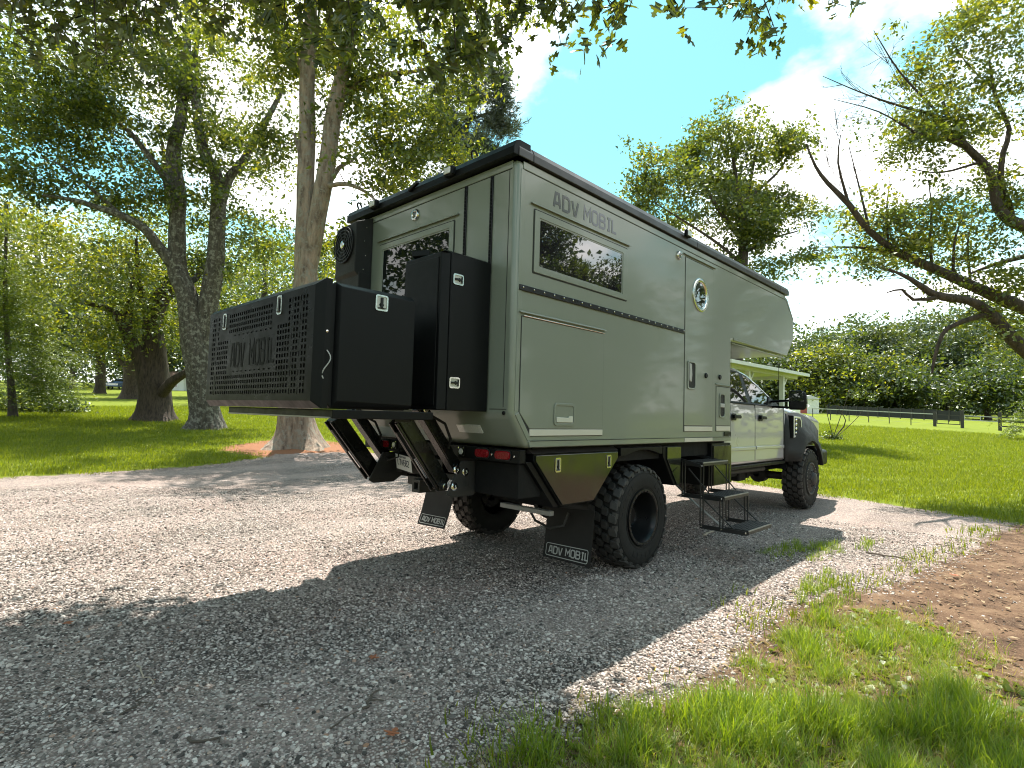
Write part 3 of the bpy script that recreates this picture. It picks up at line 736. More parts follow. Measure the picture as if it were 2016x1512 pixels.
# --- lift arms ------------------------------------------------------------------------------------------
def lift_arm(x, t0, t1, wide):
    """parallel links from the platform down to the bumper"""
    a = MB(); a.bar((x, t0[0], t0[1]), (x, t1[0], t1[1]), wide, .13, up=(0, -.5, .8))
    arm = a.build('lift_arm', M['strut'], T, bevel=.012)
    d = Vector((0, t1[0] - t0[0], t1[1] - t0[1])).normalized(); nn = Vector((0, d.z, -d.y))
    if nn.y > 0: nn = -nn
    off = nn * .078
    p0 = Vector((x, *t0)); p1 = Vector((x, *t1))
    q = MB()
    q.bar(p0 + off + d * .0 + Vector((wide / 2 - .02, 0, 0)), p1 + off + Vector((wide / 2 - .02, 0, 0)), .025, .024, up=nn)
    q.bar(p0 + off + Vector((-wide / 2 + .02, 0, 0)), p1 + off + Vector((-wide / 2 + .02, 0, 0)), .025, .024, up=nn)
    q.build('side_rail', M['strut'], arm, bevel=.005)
    MB().tube([p0 + off + d * .08, p0 + off + d * .36], .026, 14).build('cylinder', M['strut'], arm, smooth=True)
    MB().tube([p0 + off + d * .36, p0 + off + d * .58], .013, 12).build('piston_rod', M['rod'], arm, smooth=True)
    up_ = -nn * .17 + Vector((0, .04, 0.0))
    MB().bar(p0 + up_ + d * .02, p1 + up_ - d * .02, wide * .8, .10, up=nn).build('lower_link', M['strut'], arm, bevel=.01)
    for pp in (p0 + up_ + d * .05, p1 + up_ - d * .06, p1 + off * .2):
        MB().lathe([(0, .026), (.012, .026), (.014, .018), (.014, .001)], (x + wide / 2 + .002, pp.y, pp.z), 16).build('pivot_pin', M['steel'], arm)
    mb = MB(); mb.tube([p0 + up_ + d * .12 + Vector((wide / 2 + .02, .02, .0)), p0 + up_ + d * .22 + Vector((wide / 2 + .05, .07, .02)), p0 + up_ + d * .36 + Vector((wide / 2 + .05, .05, .0)), p0 + up_ + d * .46 + Vector((wide / 2 + .01, .0, .0))], .012, 8)
    mb.build('hydraulic_hose', M['rubber'], arm, smooth=True)
    return arm
lift_arm(-3.78, (2.64, 1.50), (3.09, .93), .13)
lift_arm(-4.98, (2.72, 1.475), (3.20, .90), .15)
for x in (-3.66, -4.86):
    MB().prism([(3.05, .86), (3.10, .83), (3.34, .83), (3.50, .93), (3.50, 1.13), (3.20, 1.13), (3.16, 1.06)], 0, x, x + .02).build('arm_bracket', M['axle'], T, bevel=.004)
for y, z in ((3.12, .92), (3.14, 1.06), (3.24, 1.04)):
    MB().lathe([(0, .036), (.008, .036), (.012, .028), (.013, .016), (.006, .012)], (-3.6395, y, z), 18).build('bolt', M['steel'] if y > 3.2 else M['rod'], T, smooth=True)

# --- bumper, lamps, plate -----------------------------------------------------------------------------------
bar_ = MB().box(-5.30, -3.03, 3.27, 3.34, 1.155, 1.262).build('lamp_bar', M['black'], T, bevel=.004)
def tail_lamp(x0, x1):
    l = MB().prism(rrect(x0, x1, 1.178, 1.246, .03, 6), 1, 3.245, 3.2698).build('tail_lamp', M['lens_red'], T, bevel=.008, segs=3)
    MB().prism(rrect(x0 - .008, x1 + .008, 1.170, 1.254, .036, 6), 1, 3.262, 3.2696).build('lamp_rim', M['seam'], l)
    return l
for x0, x1 in ((-3.535, -3.375), (-3.295, -3.125), (-4.98, -4.84), (-5.21, -5.07)): tail_lamp(x0, x1)
for x in (-3.345, -3.085, -5.02):
    MB().lathe([(0, .012), (-.006, .011), (-.008, .001)], (x, 3.2695, 1.21), 10, axis=1).build('screw', M['steel'], bar_)
for x in (-3.72, -4.745):
    rv = MB().prism(rrect(x - .045, x + .045, 1.165, 1.255, .01), 1, 3.257, 3.2698).build('reverse_lamp', M['black'], T, bevel=.003)
    MB().prism(circ(x, 1.21, .027, 20), 1, 3.250, 3.2568).build('lens', M['lens_white'], rv, bevel=.003)
    for a in (-.032, .032):
        for b in (-.032, .032):
            MB().prism(circ(x + a, 1.21 + b, .007, 8), 1, 3.2535, 3.2569).build('screw', M['steel'], rv)
# beam and bits behind
MB().box(-5.1, -3.35, 3.36, 3.50, .93, 1.11).build('rear_beam', M['axle'], T, bevel=.008)
MB().box(-3.62, -3.10, 3.34, 3.62, .86, 1.14).build('side_plate', M['under'], T, bevel=.006)
hb = MB(); hb.ring(rect(-4.30, -4.18, .80, .92), rect(-4.27, -4.21, .83, .89), 1, 3.17, 3.5); hb.build('tow_receiver', M['axle'], T, bevel=.004)
MB().box(-4.55, -4.33, 3.30, 3.5, .84, .92).build('tow_plate', M['axle'], T, bevel=.004)
mb = MB(); mb.tube([(-4.65, 3.26, 1.18), (-4.58, 3.2, 1.10), (-4.72, 3.18, 1.06), (-4.82, 3.22, 1.08)], .009, 6); mb.build('lamp_cable', M['rubber'], T, smooth=True)
pl_c = (-4.59, 3.345)
pdx = .185
plt_ = MB().hexa([(pl_c[0] - .150, 3.30, .975), (pl_c[0] + .150, 3.27, .955), (pl_c[0] + .150, 3.245, 1.105), (pl_c[0] - .150, 3.275, 1.125)],
                 [(pl_c[0] - .150, 3.304, .975), (pl_c[0] + .150, 3.274, .955), (pl_c[0] + .150, 3.249, 1.105), (pl_c[0] - .150, 3.279, 1.125)]).build('licence_plate', M['plate'], T, bevel=.001)
pu = Vector((.30, -.03, -.02)).normalized(); pv = Vector((0, -.025, .15)).normalized(); pn = pu.cross(pv).normalized()
porg = Vector((pl_c[0] - .150, 3.30, .975))
mb = MB(); lettering(mb, 'L7W682', porg + pu * .038 + pv * .042 + pn * .0008, pu, pv, pn, .066, .048, .011, .0085, .0008)
mb.build('plate_number', M['ink'], plt_, label='dark L7W682 characters on the licence plate')
mb = MB(); lettering(mb, 'KENTUCKY', porg + pu * .085 + pv * .122 + pn * .0008, pu, pv, pn, .018, .021, .005, .0032, .0008)
mb.build('plate_state', M['ink'], plt_)

# --- mud flaps --------------------------------------------------------------------------------------------------
def mud_flap(p_tl, p_tr, p_br, p_bl, curl):
    rows = 8; mb = MB(); vs = []
    tl, tr, br, bl = (Vector(p) for p in (p_tl, p_tr, p_br, p_bl))
    for k in range(rows + 1):
        t = k / rows; c = Vector((0, -curl * t * t, 0))
        for e in (0, .006):
            vs += [tl.lerp(bl, t) + c + Vector((0, e, 0)), tr.lerp(br, t) + c + Vector((0, e, 0))]
    fs = []
    for k in range(rows):
        a = 4 * k; b = a + 4
        fs += [(a, a + 1, b + 1, b), (a + 2, b + 2, b + 3, a + 3), (a, b, b + 2, a + 2), (a + 1, a + 3, b + 3, b + 1)]
    fs += [(0, 2, 3, 1), (4 * rows, 4 * rows + 1, 4 * rows + 3, 4 * rows + 2)]
    mb.add(vs, fs)
    fl = mb.build('mud_flap', M['flap'], T)
    # panel of lettering near the foot
    t0, t1 = .96, .70
    def pos(a, b, e=0.0):
        t = t0 + (t1 - t0) * b
        p = tl.lerp(bl, t).lerp(tr.lerp(br, t), .045 + .91 * a)
        return p + Vector((0, -curl * t * t - .0012 - e, 0))
    W = (tr - tl).length * .91; H = abs(t1 - t0) * (tl - bl).length
    mb = MB()
    f3 = lambda p, t: pos(p[0] / W, p[1] / H, t)
    ribbon(mb, rrect(.008, W - .008, .006, H - .006, .018), 1, .007, f3, .0015)
    x = .045; wid = (W - .09) / 5.95
    for ch in 'ADV MOBIL':
        if ch == ' ': x += .42 * wid; continue
        mx = 0
        for q, (pts, cl) in enumerate(GLYPH[ch]):
            pp = [(x + a * wid, .032 + b * (H - .064)) for a, b in pts]; mx = max(mx, max(a for a, _ in pts))
            ribbon(mb, pp, cl, .0125, f3, .0015 + .0003 * q)
        x += mx * wid + .22 * wid
    mb.build('lettering', M['deco_white'], fl, label='pale ADV MOBIL lettering in a frame')
    return fl
mud_flap((-3.69, 4.42, .62), (-3.11, 4.42, .66), (-3.13, 4.42, .125), (-3.71, 4.42, .125), .03)
mud_flap((-5.53, 4.30, .62), (-5.01, 4.30, .625), (-5.06, 4.26, .20), (-5.575, 4.26, .185), .05)
for x0, x1 in ((-3.70, -3.09),):
    MB().box(x0 - .35, x1 - .30, 4.10, 4.16, .60, .645).build('flap_hanger', M['tray'], T, bevel=.004)

# --- lower boxes along the side ------------------------------------------------------------------------------------
XB = -3.035
tp = [(3.46, 1.165), (3.46, 1.225), (4.70, 1.225), (4.70, 1.15), (4.30, .765), (3.83, .765)]
tbx = MB().prism(tp, 0, -3.62, XB - .012).build('side_toolbox', M['black'], T, bevel=.004)
MB().prism([(3.475, 1.165), (3.475, 1.213), (4.688, 1.213), (4.688, 1.152), (4.293, .777), (3.838, .777)], 0, XB - .0118, XB + .004).build('door', M['toolbox'], tbx, bevel=.004)
MB().prism([(XB - .06, 1.262), (XB + .004, 1.228), (XB - .01, 1.2265), (XB - .08, 1.2265)], 1, 3.43, 4.70).build('top_cap', M['bronze'], tbx, bevel=.002)
MB().prism([(3.38, 1.16), (3.452, 1.16), (3.822, .76), (3.75, .76)], 0, -3.62, XB - .03).build('rear_wall', M['black'], tbx, bevel=.004)
MB().box(-4.1, -3.12, 3.36, 3.45, .98, 1.255).build('corner_plate', M['under'], T, bevel=.004)
t_latch(tbx, (XB + .0045, 3.755, 1.125), (0, 1, 0), (0, 0, 1), VX, .075, .125)
t_latch(tbx, (XB + .0045, 4.525, 1.125), (0, 1, 0), (0, 0, 1), VX, .075, .125)
# arch piece over the wheel
arch = [(4.75, 1.245), (4.75, 1.17)] + [(4.83 + .70 * k / 8, 1.165 + .055 * math.sin(math.pi * k / 8)) for k in range(9)] + [(5.58, 1.165), (5.58, 1.245)]
MB().prism(arch, 0, -3.50, XB - .004).build('arch_panel', M['black'], T, bevel=.004)
MB().prism([(XB - .06, 1.262), (XB - .003, 1.2485), (XB - .06, 1.2465)], 1, 4.75, 5.58).build('top_cap', M['bronze'], T, bevel=.002)
fp = [(5.61, 1.245), (5.61, 1.13), (5.86, .80), (6.0, .80), (6.0, 1.245)]
fbx = MB().prism(fp, 0, -3.55, XB - .012).build('side_toolbox', M['black'], T, bevel=.004)
MB().prism([(5.68, 1.235), (5.68, 1.10), (5.905, .81), (5.995, .81), (5.995, 1.235)], 0, XB - .0118, XB + .003).build('door', M['toolbox'], fbx, bevel=.003)
bx2 = MB().box(-3.75, XB - .012, 6.84, 7.42, .72, 1.255).build('side_toolbox', M['black'], T, bevel=.004)
MB().box(XB - .0118, XB + .003, 6.875, 7.412, .73, 1.225).build('door', M['toolbox'], bx2, bevel=.003)
MB().box(-3.9, -3.11, 6.02, 6.82, 1.16, 1.262).build('step_housing', M['blacksat'], T, bevel=.004)

# --- folding steps ------------------------------------------------------------------------------------------------------
steps = sub_empty('folding_steps', T, (-3.0, 6.5, .6))
def step_tread(x0, x1, y0, y1, z):
    tr = MB().box(x0, x1, y0, y1, z - .012, z).build('tread', M['treadplate'], steps, bevel=.002)
    q = MB()
    q.box(x0 - .006, x1 + .006, y0 - .016, y0 - .0005, z - .05, z + .004); q.box(x0 - .006, x1 + .006, y1 + .0005, y1 + .016, z - .05, z + .004)
    q.build('side_rail', M['step'], tr, bevel=.003)
    MB().box(x1 + .0065, x1 + .014, y0 - .016, y1 + .016, z - .040, z - .010).build('front_rail', M['step'], tr, bevel=.002)
    MB().box(x1 + .0065, x1 + .015, y0 - .016, y1 + .016, z - .0095, z + .004).build('nose_strip', M['bare'], tr, bevel=.001)
    q = MB()
    for a in range(6):
        for b in range(12):
            cx, cy = x0 + (a + .5) * (x1 - x0) / 6, y0 + (b + .5) * (y1 - y0) / 12
            q.box(cx - .010, cx + .010, cy - .016, cy + .016, z + .0002, z + .005)
    q.build('grip_rib', M['treadplate'], tr, kind='stuff')
    return tr
ST = [(-3.045, -2.805, 6.07, 6.71, 1.068), (-2.79, -2.560, 6.07, 6.71, .713), (-2.535, -2.300, 6.07, 6.71, .388)]
for t in ST: step_tread(*t)
def leg_pair(a, b, y):
    q = MB()
    for e in (-.017, .017): q.bar((a[0] + e, y, a[1]), (b[0] + e, y, b[1]), .013, .013, up=(0, 1, 0))
    return q.build('step_leg', M['step'], steps, bevel=.003)
for y in (6.04, 6.74):
    leg_pair((-3.02, 1.07), (-3.02, .66), y); leg_pair((-2.80, 1.03), (-2.80, .37), y)
    leg_pair((-2.575, .69), (-2.575, .345), y)
    MB().bar((-3.04, y + .002, .685), (-2.56, y + .002, .685), .012, .045, up=(0, 0, 1)).build('link', M['step'], steps, bevel=.003)
    MB().bar((-2.82, y + .002, .360), (-2.30, y + .002, .360), .012, .045, up=(0, 0, 1)).build('link', M['step'], steps, bevel=.003)
    MB().bar((-3.30, y + .002, 1.13), (-2.82, y + .002, 1.03), .012, .04, up=(0, 0, 1)).build('link', M['step'], steps, bevel=.003)
    MB().bar((-2.96, y, .99), (-2.70, y, .72), .009, .012).build('brace', M['axle'], steps)
    MB().bar((-2.80, y, .68), (-2.44, y, .385), .009, .012).build('brace', M['axle'], steps)
    for x, z in ((-3.02, .69), (-2.80, .69), (-2.575, .69), (-2.80, .365), (-2.575, .365), (-2.31, .365), (-2.80, 1.03)):
        MB().lathe([(0, .011), (-.006, .010), (-.008, .001)], (x, y - .011, z), 8, axis=1).build('bolt', M['steel'], steps)
mb = MB(); mb.tube([(-3.5, 6.2, .86), (-3.2, 6.15, .80), (-2.95, 6.12, .62), (-2.62, 6.10, .40)], .012, 6); mb.build('tension_bar', M['bare'], steps, smooth=True)

# --- wheels ------------------------------------------------------------------------------------------------------------------
TR = .535
def wheel(x_out, y, z, side, style, treads=True, width=.36):
    """side=+1: the outer face looks towards +x"""
    w = sub_empty('wheel', T, (x_out, y, z))
    s = side; X = lambda u: -u * s                       # u: metres inward from the outer face
    prof = [(X(.050), .268), (X(.018), .285), (X(.012), .300), (X(.004), .345), (X(0), .39), (X(.003), .44), (X(.016), .475), (X(.030), .495), (X(.045), .502),
            (X(width - .045), .502), (X(width - .030), .497), (X(width - .016), .475), (X(width), .39), (X(width - .012), .30), (X(width - .05), .268)]
    tyre = MB().lathe(prof, (x_out, y, z), 72).build('tyre', M['rubber'], w, smooth='all')
    mb = MB()                                            # raised bands and lettering blocks on the sidewall
    for r0, r1, h in ((.318, .323, .004), (.452, .458, .004)):
        u0 = np.interp((r0 + r1) / 2, [.30, .345, .39, .44, .475], [.012, .004, 0, .003, .016])
        mb.lathe([(X(u0 + .003), r0), (X(u0 - h), r0 + .001), (X(u0 - h), r1 - .001), (X(u0 + .004), r1)], (x_out, y, z), 72)
    for k in range(30):
        t = 2 * math.pi * k / 30
        if (k // 5) % 2: continue
        ca, sa = math.cos(t), math.sin(t); cb, sb = math.cos(t + .12), math.sin(t + .12)
        P = lambda u, r, c, q: (x_out + X(u), y + r * c, z + r * q)
        mb.hexa([P(.006, .365, ca, sa), P(.003, .415, ca, sa), P(.003, .415, cb, sb), P(.006, .365, cb, sb)], [P(-.002, .366, ca, sa), P(-.003, .413, ca, sa), P(-.003, .413, cb, sb), P(-.002, .366, cb, sb)])
    mb.build('sidewall_band', M['rubber'], tyre)
    # tread blocks in four staggered rows
    N = 25; rows = 4
    cw = (width - .03) / rows
    allmb = MB()
    for q in range(rows):
        u0 = .012 + q * (cw + .002); u1 = u0 + cw - .017
        def block(t):
            hw = .089
            pts = []
            for (u, dt) in ((u0, -hw), (u1, -hw + .030), (u1 + .006, 0.035), (u1 - .004, hw + .012), (u0 + .004, hw - .030), (u0 - .006, -.03)):
                pts.append((u, t + dt))
            ou = (.0, .0)
            vin = []; vout = []
            for u, a in pts:
                edge = min(u - 0, width - u)
                r1 = TR - (.030 * max(0, (.05 - edge) / .05) ** 1.4 if edge < .05 else 0)
                vin.append((x_out + X(u), y + .490 * math.sin(a), z + .490 * math.cos(a)))
                vout.append((x_out + X(u), y + r1 * math.sin(a), z + r1 * math.cos(a)))
            return vin, vout
        if treads:
            proto = None
            for k in range(N):
                if proto is None:
                    vin, vout = block(0.0)
                    mb = MB().loft(vin, vout)
                    proto = mb.build('tread_block', M['tread'], w, bevel=.005, origin=(x_out, y, z))
                    a0 = math.pi * (q % 2) / N
                    proto.rotation_euler = (-a0, 0, 0)
                else:
                    c = proto.copy(); COL.objects.link(c); c.parent = w
                    c.rotation_euler = (-(a0 + 2 * math.pi * k / N), 0, 0)
        else:
            for k in range(N): allmb.loft(*block(2 * math.pi * k / N + math.pi * (q % 2) / N))
        # shoulder lugs running down the sidewall
    if not treads: allmb.build('tread_block', M['tread'], w, kind='stuff')
    lug = MB()
    for k in range(N):
        for uu, sg in ((0, 1), (width, -1)):
            a = 2 * math.pi * (k + .25) / N
            P = lambda u, r, t: (x_out + X(uu + sg * u), y + r * math.sin(t), z + r * math.cos(t))
            lug.hexa([P(.022, .47, a - .05), P(.022, .47, a + .05), P(.045, .52, a + .07), P(.045, .52, a - .07)], [P(.006, .47, a - .045), P(.006, .47, a + .045), P(.014, .508, a + .06), P(.014, .508, a - .06)])
    lug.build('shoulder_lug', M['tread'], tyre, bevel=0, kind='stuff')
    if style == 'deep':
        rim = MB().lathe([(X(.03), .292), (X(-.004), .288), (X(-.006), .276), (X(-.002), .258), (X(.02), .246), (X(.06), .235), (X(.20), .215), (X(.235), .19), (X(.24), .11), (X(.225), .10), (X(.16), .095), (X(.155), .001)], (x_out, y, z), 64)
        for k in range(10):
            t = 2 * math.pi * k / 10
            rim.lathe([(X(.24), .016), (X(.20), .016), (X(.19), .010), (X(.19), .001)], (x_out, y + .145 * math.cos(t), z + .145 * math.sin(t)), 8)
        r = rim.build('rim', M['blacksat'], w, smooth=True)
        ring = MB()
        for k in range(28):
            t = 2 * math.pi * k / 28
            ring.lathe([(X(-.003), .008), (X(-.011), .007), (X(-.013), .001)], (x_out, y + .271 * math.cos(t), z + .271 * math.sin(t)), 6)
        ring.build('ring_bolt', M['axle'], w, kind='stuff')
    else:
        rim = MB().lathe([(X(.03), .292), (X(-.004), .288), (X(-.006), .276), (X(-.002), .262), (X(.02), .25), (X(.028), .24), (X(.02), .20), (X(-.005), .15), (X(-.02), .115), (X(-.06), .105), (X(-.075), .085), (X(-.078), .001)], (x_out, y, z), 64)
        for k in range(10):
            t = 2 * math.pi * k / 10
            rim.lathe([(X(.0), .014), (X(-.032), .014), (X(-.036), .009), (X(-.036), .001)], (x_out, y + .135 * math.cos(t), z + .135 * math.sin(t)), 8)
        rim.build('rim', M['axle'], w, smooth=True)
        ho = MB()
        for k in range(16):
            t = 2 * math.pi * k / 16; c_, s_ = math.cos(t), math.sin(t)
            for a, b in (((.17, .016), (.24, .022)),):
                pts = [(a[0], -a[1]), (b[0], -b[1]), (b[0], b[1]), (a[0], a[1])]
                xs_ = [x_out + X(.0 if r < .2 else .022) + s * .012 for r, _ in pts]
                ho.add([(xx, y + r * c_ - v * s_, z + r * s_ + v * c_) for xx, (r, v) in zip(xs_, pts)], [(0, 1, 2, 3)])
        ho.build('rim_hole_shade', M['seam'], w, kind='stuff')  # flat dark patches painted as the shade inside holes, none are cut
        ring = MB()
        for k in range(28):
            t = 2 * math.pi * k / 28
            ring.lathe([(X(-.003), .008), (X(-.011), .007), (X(-.013), .001)], (x_out, y + .271 * math.cos(t), z + .271 * math.sin(t)), 6)
        ring.build('ring_bolt', M['bare'], w, kind='stuff')
    return w
RY, FY, WZ = 5.17, 10.98, .525
wheel(-3.02, RY, WZ, 1, 'deep')
wheel(-3.05, FY, WZ + .035, 1, 'flat')
wheel(-5.50, RY, WZ, -1, 'deep')
wheel(-5.46, FY, WZ + .05, -1, 'flat', treads=False)

# --- frame and axles -----------------------------------------------------------------------------------------------------------
for x in (-3.82, -4.69): MB().box(x - .05, x + .05, 3.36, 12.2, .90, 1.10).build('frame_rail', M['under'], T)
MB().box(-5.42, -3.10, 3.50, 7.34, 1.11, 1.272).build('subframe', M['under'], T)
ra = MB(); ra.tube([(-3.35, RY, WZ), (-3.9, RY, WZ), (-4.6, RY, WZ), (-5.2, RY, WZ)], .075, 16); ra.lathe([(-.20, .05), (-.16, .14), (-.06, .19), (.06, .19), (.16, .13), (.2, .05)], (XC, RY, WZ), 20, axis=1)
ra.build('rear_axle', M['axle'], T, smooth=True)
fa = MB(); fa.tube([(-3.4, FY, WZ + .04), (-5.1, FY, WZ + .04)], .07, 14); fa.lathe([(-.18, .05), (-.1, .15), (.1, .15), (.18, .05)], (-3.95, FY, WZ + .04), 18, axis=1); fa.build('front_axle', M['axle'], T, smooth=True)
MB().tube([(XC, RY, WZ), (XC, 8.6, .86), (-4.0, 9.2, .86), (-3.95, FY, WZ + .05)], .045, 12).build('drive_shaft', M['axle'], T, smooth=True)
for x in (-3.62, -4.9):
    q = MB()
    for k in range(4): q.tube([(x, RY - .85 + k * .12, .93 - .06 * k), (x, RY - .3, .74 - .03 * k), (x, RY, .68 - .028 * k + .02), (x, RY + .3, .74 - .03 * k), (x, RY + .85 - k * .12, .93 - .06 * k)], .02, 6)
    q.build('leaf_spring', M['axle'], T)
    MB().tube([(x + .1, RY - .25, .62), (x + .04, RY - .15, 1.08)], .035, 10).build('damper', M['axle'], T, smooth=True)
MB().box(-4.1, -3.42, 7.5, 8.6, .70, .93).build('fuel_tank', M['under'], T, bevel=.03)
MB().box(-4.0, -3.50, 8.85, 9.15, .60, .90).build('air_tank', M['under'], T, bevel=.03)
MB().box(-3.75, -3.55, 9.30, 9.42, .62, .90).build('bracket', M['under'], T, bevel=.01)
MB().box(-4.9, -3.7, 8.2, 12.1, .66, .92).build('gearbox', M['under'], T, bevel=.06)
MB().tube([(-3.40, 7.55, .80), (-3.40, 9.6, .78)], .04, 10).build('exhaust', M['axle'], T, smooth=True)
mb = MB(); mb.tube([(-3.75, 4.2, .62), (-3.7, 4.25, .50), (-3.55, 4.3, .44), (-3.42, 4.35, .48), (-3.4, 4.4, .6)], .014, 6); mb.build('rear_hook', M['axle'], T, smooth=True)

# --- cab -----------------------------------------------------------------------------------------------------------------------------
CX = -3.255; CW = 2 * (CX - XC)
CL = XC - (CX - XC)
cabm = MB()
cabm.prism([(7.40, .90), (10.22, .90), (10.22, 1.80), (7.40, 1.80)], 0, CL, CX)
cab = cabm.build('cab', M['cab'], T, bevel=.05, segs=3, smooth=True)
hood = MB().loft([(CL, 10.20, 1.10), (CX, 10.20, 1.10), (CX, 10.20, 1.76), (CX - .10, 10.20, 1.825), (CL + .10, 10.20, 1.825), (CL, 10.20, 1.76)],
                 [(CL + .06, 12.45, 1.10), (CX - .06, 12.45, 1.10), (CX - .06, 12.45, 1.58), (CX - .18, 12.45, 1.69), (CL + .18, 12.45, 1.69), (CL + .06, 12.45, 1.58)]).build('hood', M['cab'], T, bevel=.03, segs=3, smooth=True)
TILT = .15 / .55
def gx(z): return CX - .012 - max(0, z - 1.80) * TILT
def glx(z): return CL + .012 + max(0, z - 1.80) * TILT
side = [(7.42, 1.78), (10.06, 1.78), (9.76, 1.93), (9.18, 2.17), (8.86, 2.285), (8.5, 2.345), (7.42, 2.37)]
gh = MB().loft([(glx(z), y, z) for y, z in side], [(gx(z), y, z) for y, z in side]).build('greenhouse', M['cab'], T, bevel=.03, segs=3, smooth=True)
def tilt_panel(pts, d0, d1): return MB().loft([(gx(z) + d0, y, z) for y, z in pts], [(gx(z) + d1, y, z) for y, z in pts])
tilt_panel([(7.44, 1.815), (9.86, 1.815), (9.62, 1.945), (9.14, 2.14), (8.80, 2.26), (8.5, 2.305), (7.44, 2.325)], -.01, .004).build('window_surround', M['black'], gh)
tilt_panel([(8.76, 1.835), (9.36, 1.835), (9.50, 1.965), (9.10, 2.125), (8.80, 2.235), (8.66, 2.26)], -.01, .007).build('side_glass', M['glass_cab'], gh)
tilt_panel([(7.46, 1.835), (8.60, 1.835), (8.52, 2.28), (7.46, 2.30)], -.01, .007).build('side_glass', M['glass_cab'], gh)
MB().add([(gx(1.83) - .06, 10.05, 1.815), (glx(1.83) + .06, 10.05, 1.815), (glx(2.26) + .06, 8.92, 2.285), (gx(2.26) - .06, 8.92, 2.285)], [(0, 1, 2, 3)]).build('windscreen', M['glass_cab'], gh)
def door_panel(y0, y1):
    p = [(y0, .955), (y1, .945), (y1, 1.72), (y1 - .02, 1.80), (y0, 1.80)]
    d = MB().loft([(CX - .01, y, z) for y, z in p], [(CX + .010 + .018 * math.sin(math.pi * min(1, max(0, (z - .9) / .9))), y, z) for y, z in p]).build('cab_door', M['cab'], T, bevel=.006, smooth=True)
    MB().prism([(y0 + .01, 1.12), (y1 - .01, 1.115), (y1 - .01, 1.165), (y0 + .01, 1.17)], 0, CX + .015, CX + .033).build('door_crease', M['cab'], d, bevel=.008, segs=3)
    return d
def cab_handle(parent, y):
    MB().prism(rrect(y, y + .16, 1.555, 1.655, .03), 0, CX + .026, CX + .0305).build('handle_cup', M['black'], parent)
    MB().prism([(y + .03, 1.585), (y + .27, 1.585), (y + .28, 1.615), (y + .24, 1.635), (y + .03, 1.635)], 0, CX + .031, CX + .062).build('door_handle', M['black'], parent, bevel=.008)
MB().box(CX - .01, CX + .012, 8.813, 8.832, .95, 1.80).build('door_gap_shade', M['seam'], T); MB().box(CX - .01, CX + .012, 10.10, 10.125, .95, 1.80).build('door_gap_shade', M['seam'], T)  # dark strips painted as the shade in the gaps beside the doors
d1 = door_panel(7.46, 8.812); cab_handle(d1, 7.90)
d2 = door_panel(8.833, 10.10); cab_handle(d2, 8.93)
MB().box(CX - .06, CX + .012, 7.42, 10.2, .845, .897).build('rocker_panel', M['black'], T, bevel=.01)
MB().prism([(CX - .005, 1.815), (CX + .022, 1.80), (CX + .022, 1.812), (CX - .02, 1.825)], 1, 7.46, 9.75).build('belt_trim', M['black'], T)
# corner sail and mirror
tilt_panel([(9.36, 1.80), (9.95, 1.80), (9.84, 1.86), (9.55, 1.965)], -.005, .02).build('mirror_base', M['black'], T, bevel=.004)
mr = MB().loft([(-2.955, 9.42, 1.745), (-2.715, 9.47, 1.745), (-2.70, 9.47, 1.86), (-2.71, 9.47, 2.02), (-2.77, 9.455, 2.075), (-2.955, 9.42, 2.06)],
               [(-2.93, 9.60, 1.775), (-2.74, 9.64, 1.775), (-2.725, 9.64, 1.87), (-2.735, 9.64, 1.99), (-2.80, 9.63, 2.03), (-2.93, 9.60, 2.02)]).build('wing_mirror', M['black'], T, bevel=.035, segs=4, smooth=True)
MB().hexa([(-2.94, 9.417, 1.885), (-2.735, 9.460, 1.885), (-2.745, 9.459, 2.04), (-2.94, 9.417, 2.045)], [(-2.94, 9.4215, 1.885), (-2.735, 9.4645, 1.885), (-2.745, 9.4635, 2.04), (-2.94, 9.4215, 2.045)]).build('mirror_glass', M['glass_cab'], mr)
MB().hexa([(-2.705, 9.50, 1.79), (-2.692, 9.50, 1.79), (-2.692, 9.50, 1.84), (-2.705, 9.50, 1.84)], [(-2.705, 9.62, 1.80), (-2.70, 9.62, 1.80), (-2.70, 9.62, 1.835), (-2.705, 9.62, 1.835)]).build('marker_lamp', M['lens_white'], mr)
MB().bar((-3.27, 9.62, 1.885), (-2.95, 9.51, 1.90), .08, .035).build('mirror_arm', M['black'], mr, bevel=.01)
MB().bar((-3.26, 9.60, 1.80), (-2.95, 9.51, 1.785), .08, .035).build('mirror_arm', M['black'], mr, bevel=.01)
MB().tube([(-3.27, 9.95, 1.80), (-3.27, 9.95, 2.52)], .004, 6).build('aerial', M['black'], T)
# front wing flare: from the wing's side panel out to the lip round the tyre
HY, HZ = FY, WZ + .03
inner_p = [(10.20, .88), (10.20, 1.15), (10.20, 1.45), (10.24, 1.70), (10.55, 1.73), (10.95, 1.72), (11.40, 1.66), (11.85, 1.55), (12.15, 1.40), (12.18, 1.05)]
ang = np.radians(np.linspace(152, 18, len(inner_p)))
lip = [(HY + .70 * math.cos(a), HZ + .68 * math.sin(a)) for a in ang]
mid = [((a[0] * .62 + b[0] * .38), (a[1] * .62 + b[1] * .38)) for a, b in zip(inner_p, lip)]
mid2 = [((a[0] * .18 + b[0] * .82), (a[1] * .18 + b[1] * .82) + .02) for a, b in zip(inner_p, lip)]
fl = MB(); vs = []
for ps, xx in ((inner_p, CX + .004), (mid, CX + .045), (mid2, -3.05), (lip, -3.03), (lip, -3.03 - .06)):
    vs += [(xx, p[0], p[1]) for p in ps]
n_ = len(inner_p); fs = []
for r in range(4):
    for k in range(n_ - 1): fs.append((r * n_ + k, r * n_ + k + 1, (r + 1) * n_ + k + 1, (r + 1) * n_ + k))
fl.add(vs, fs)
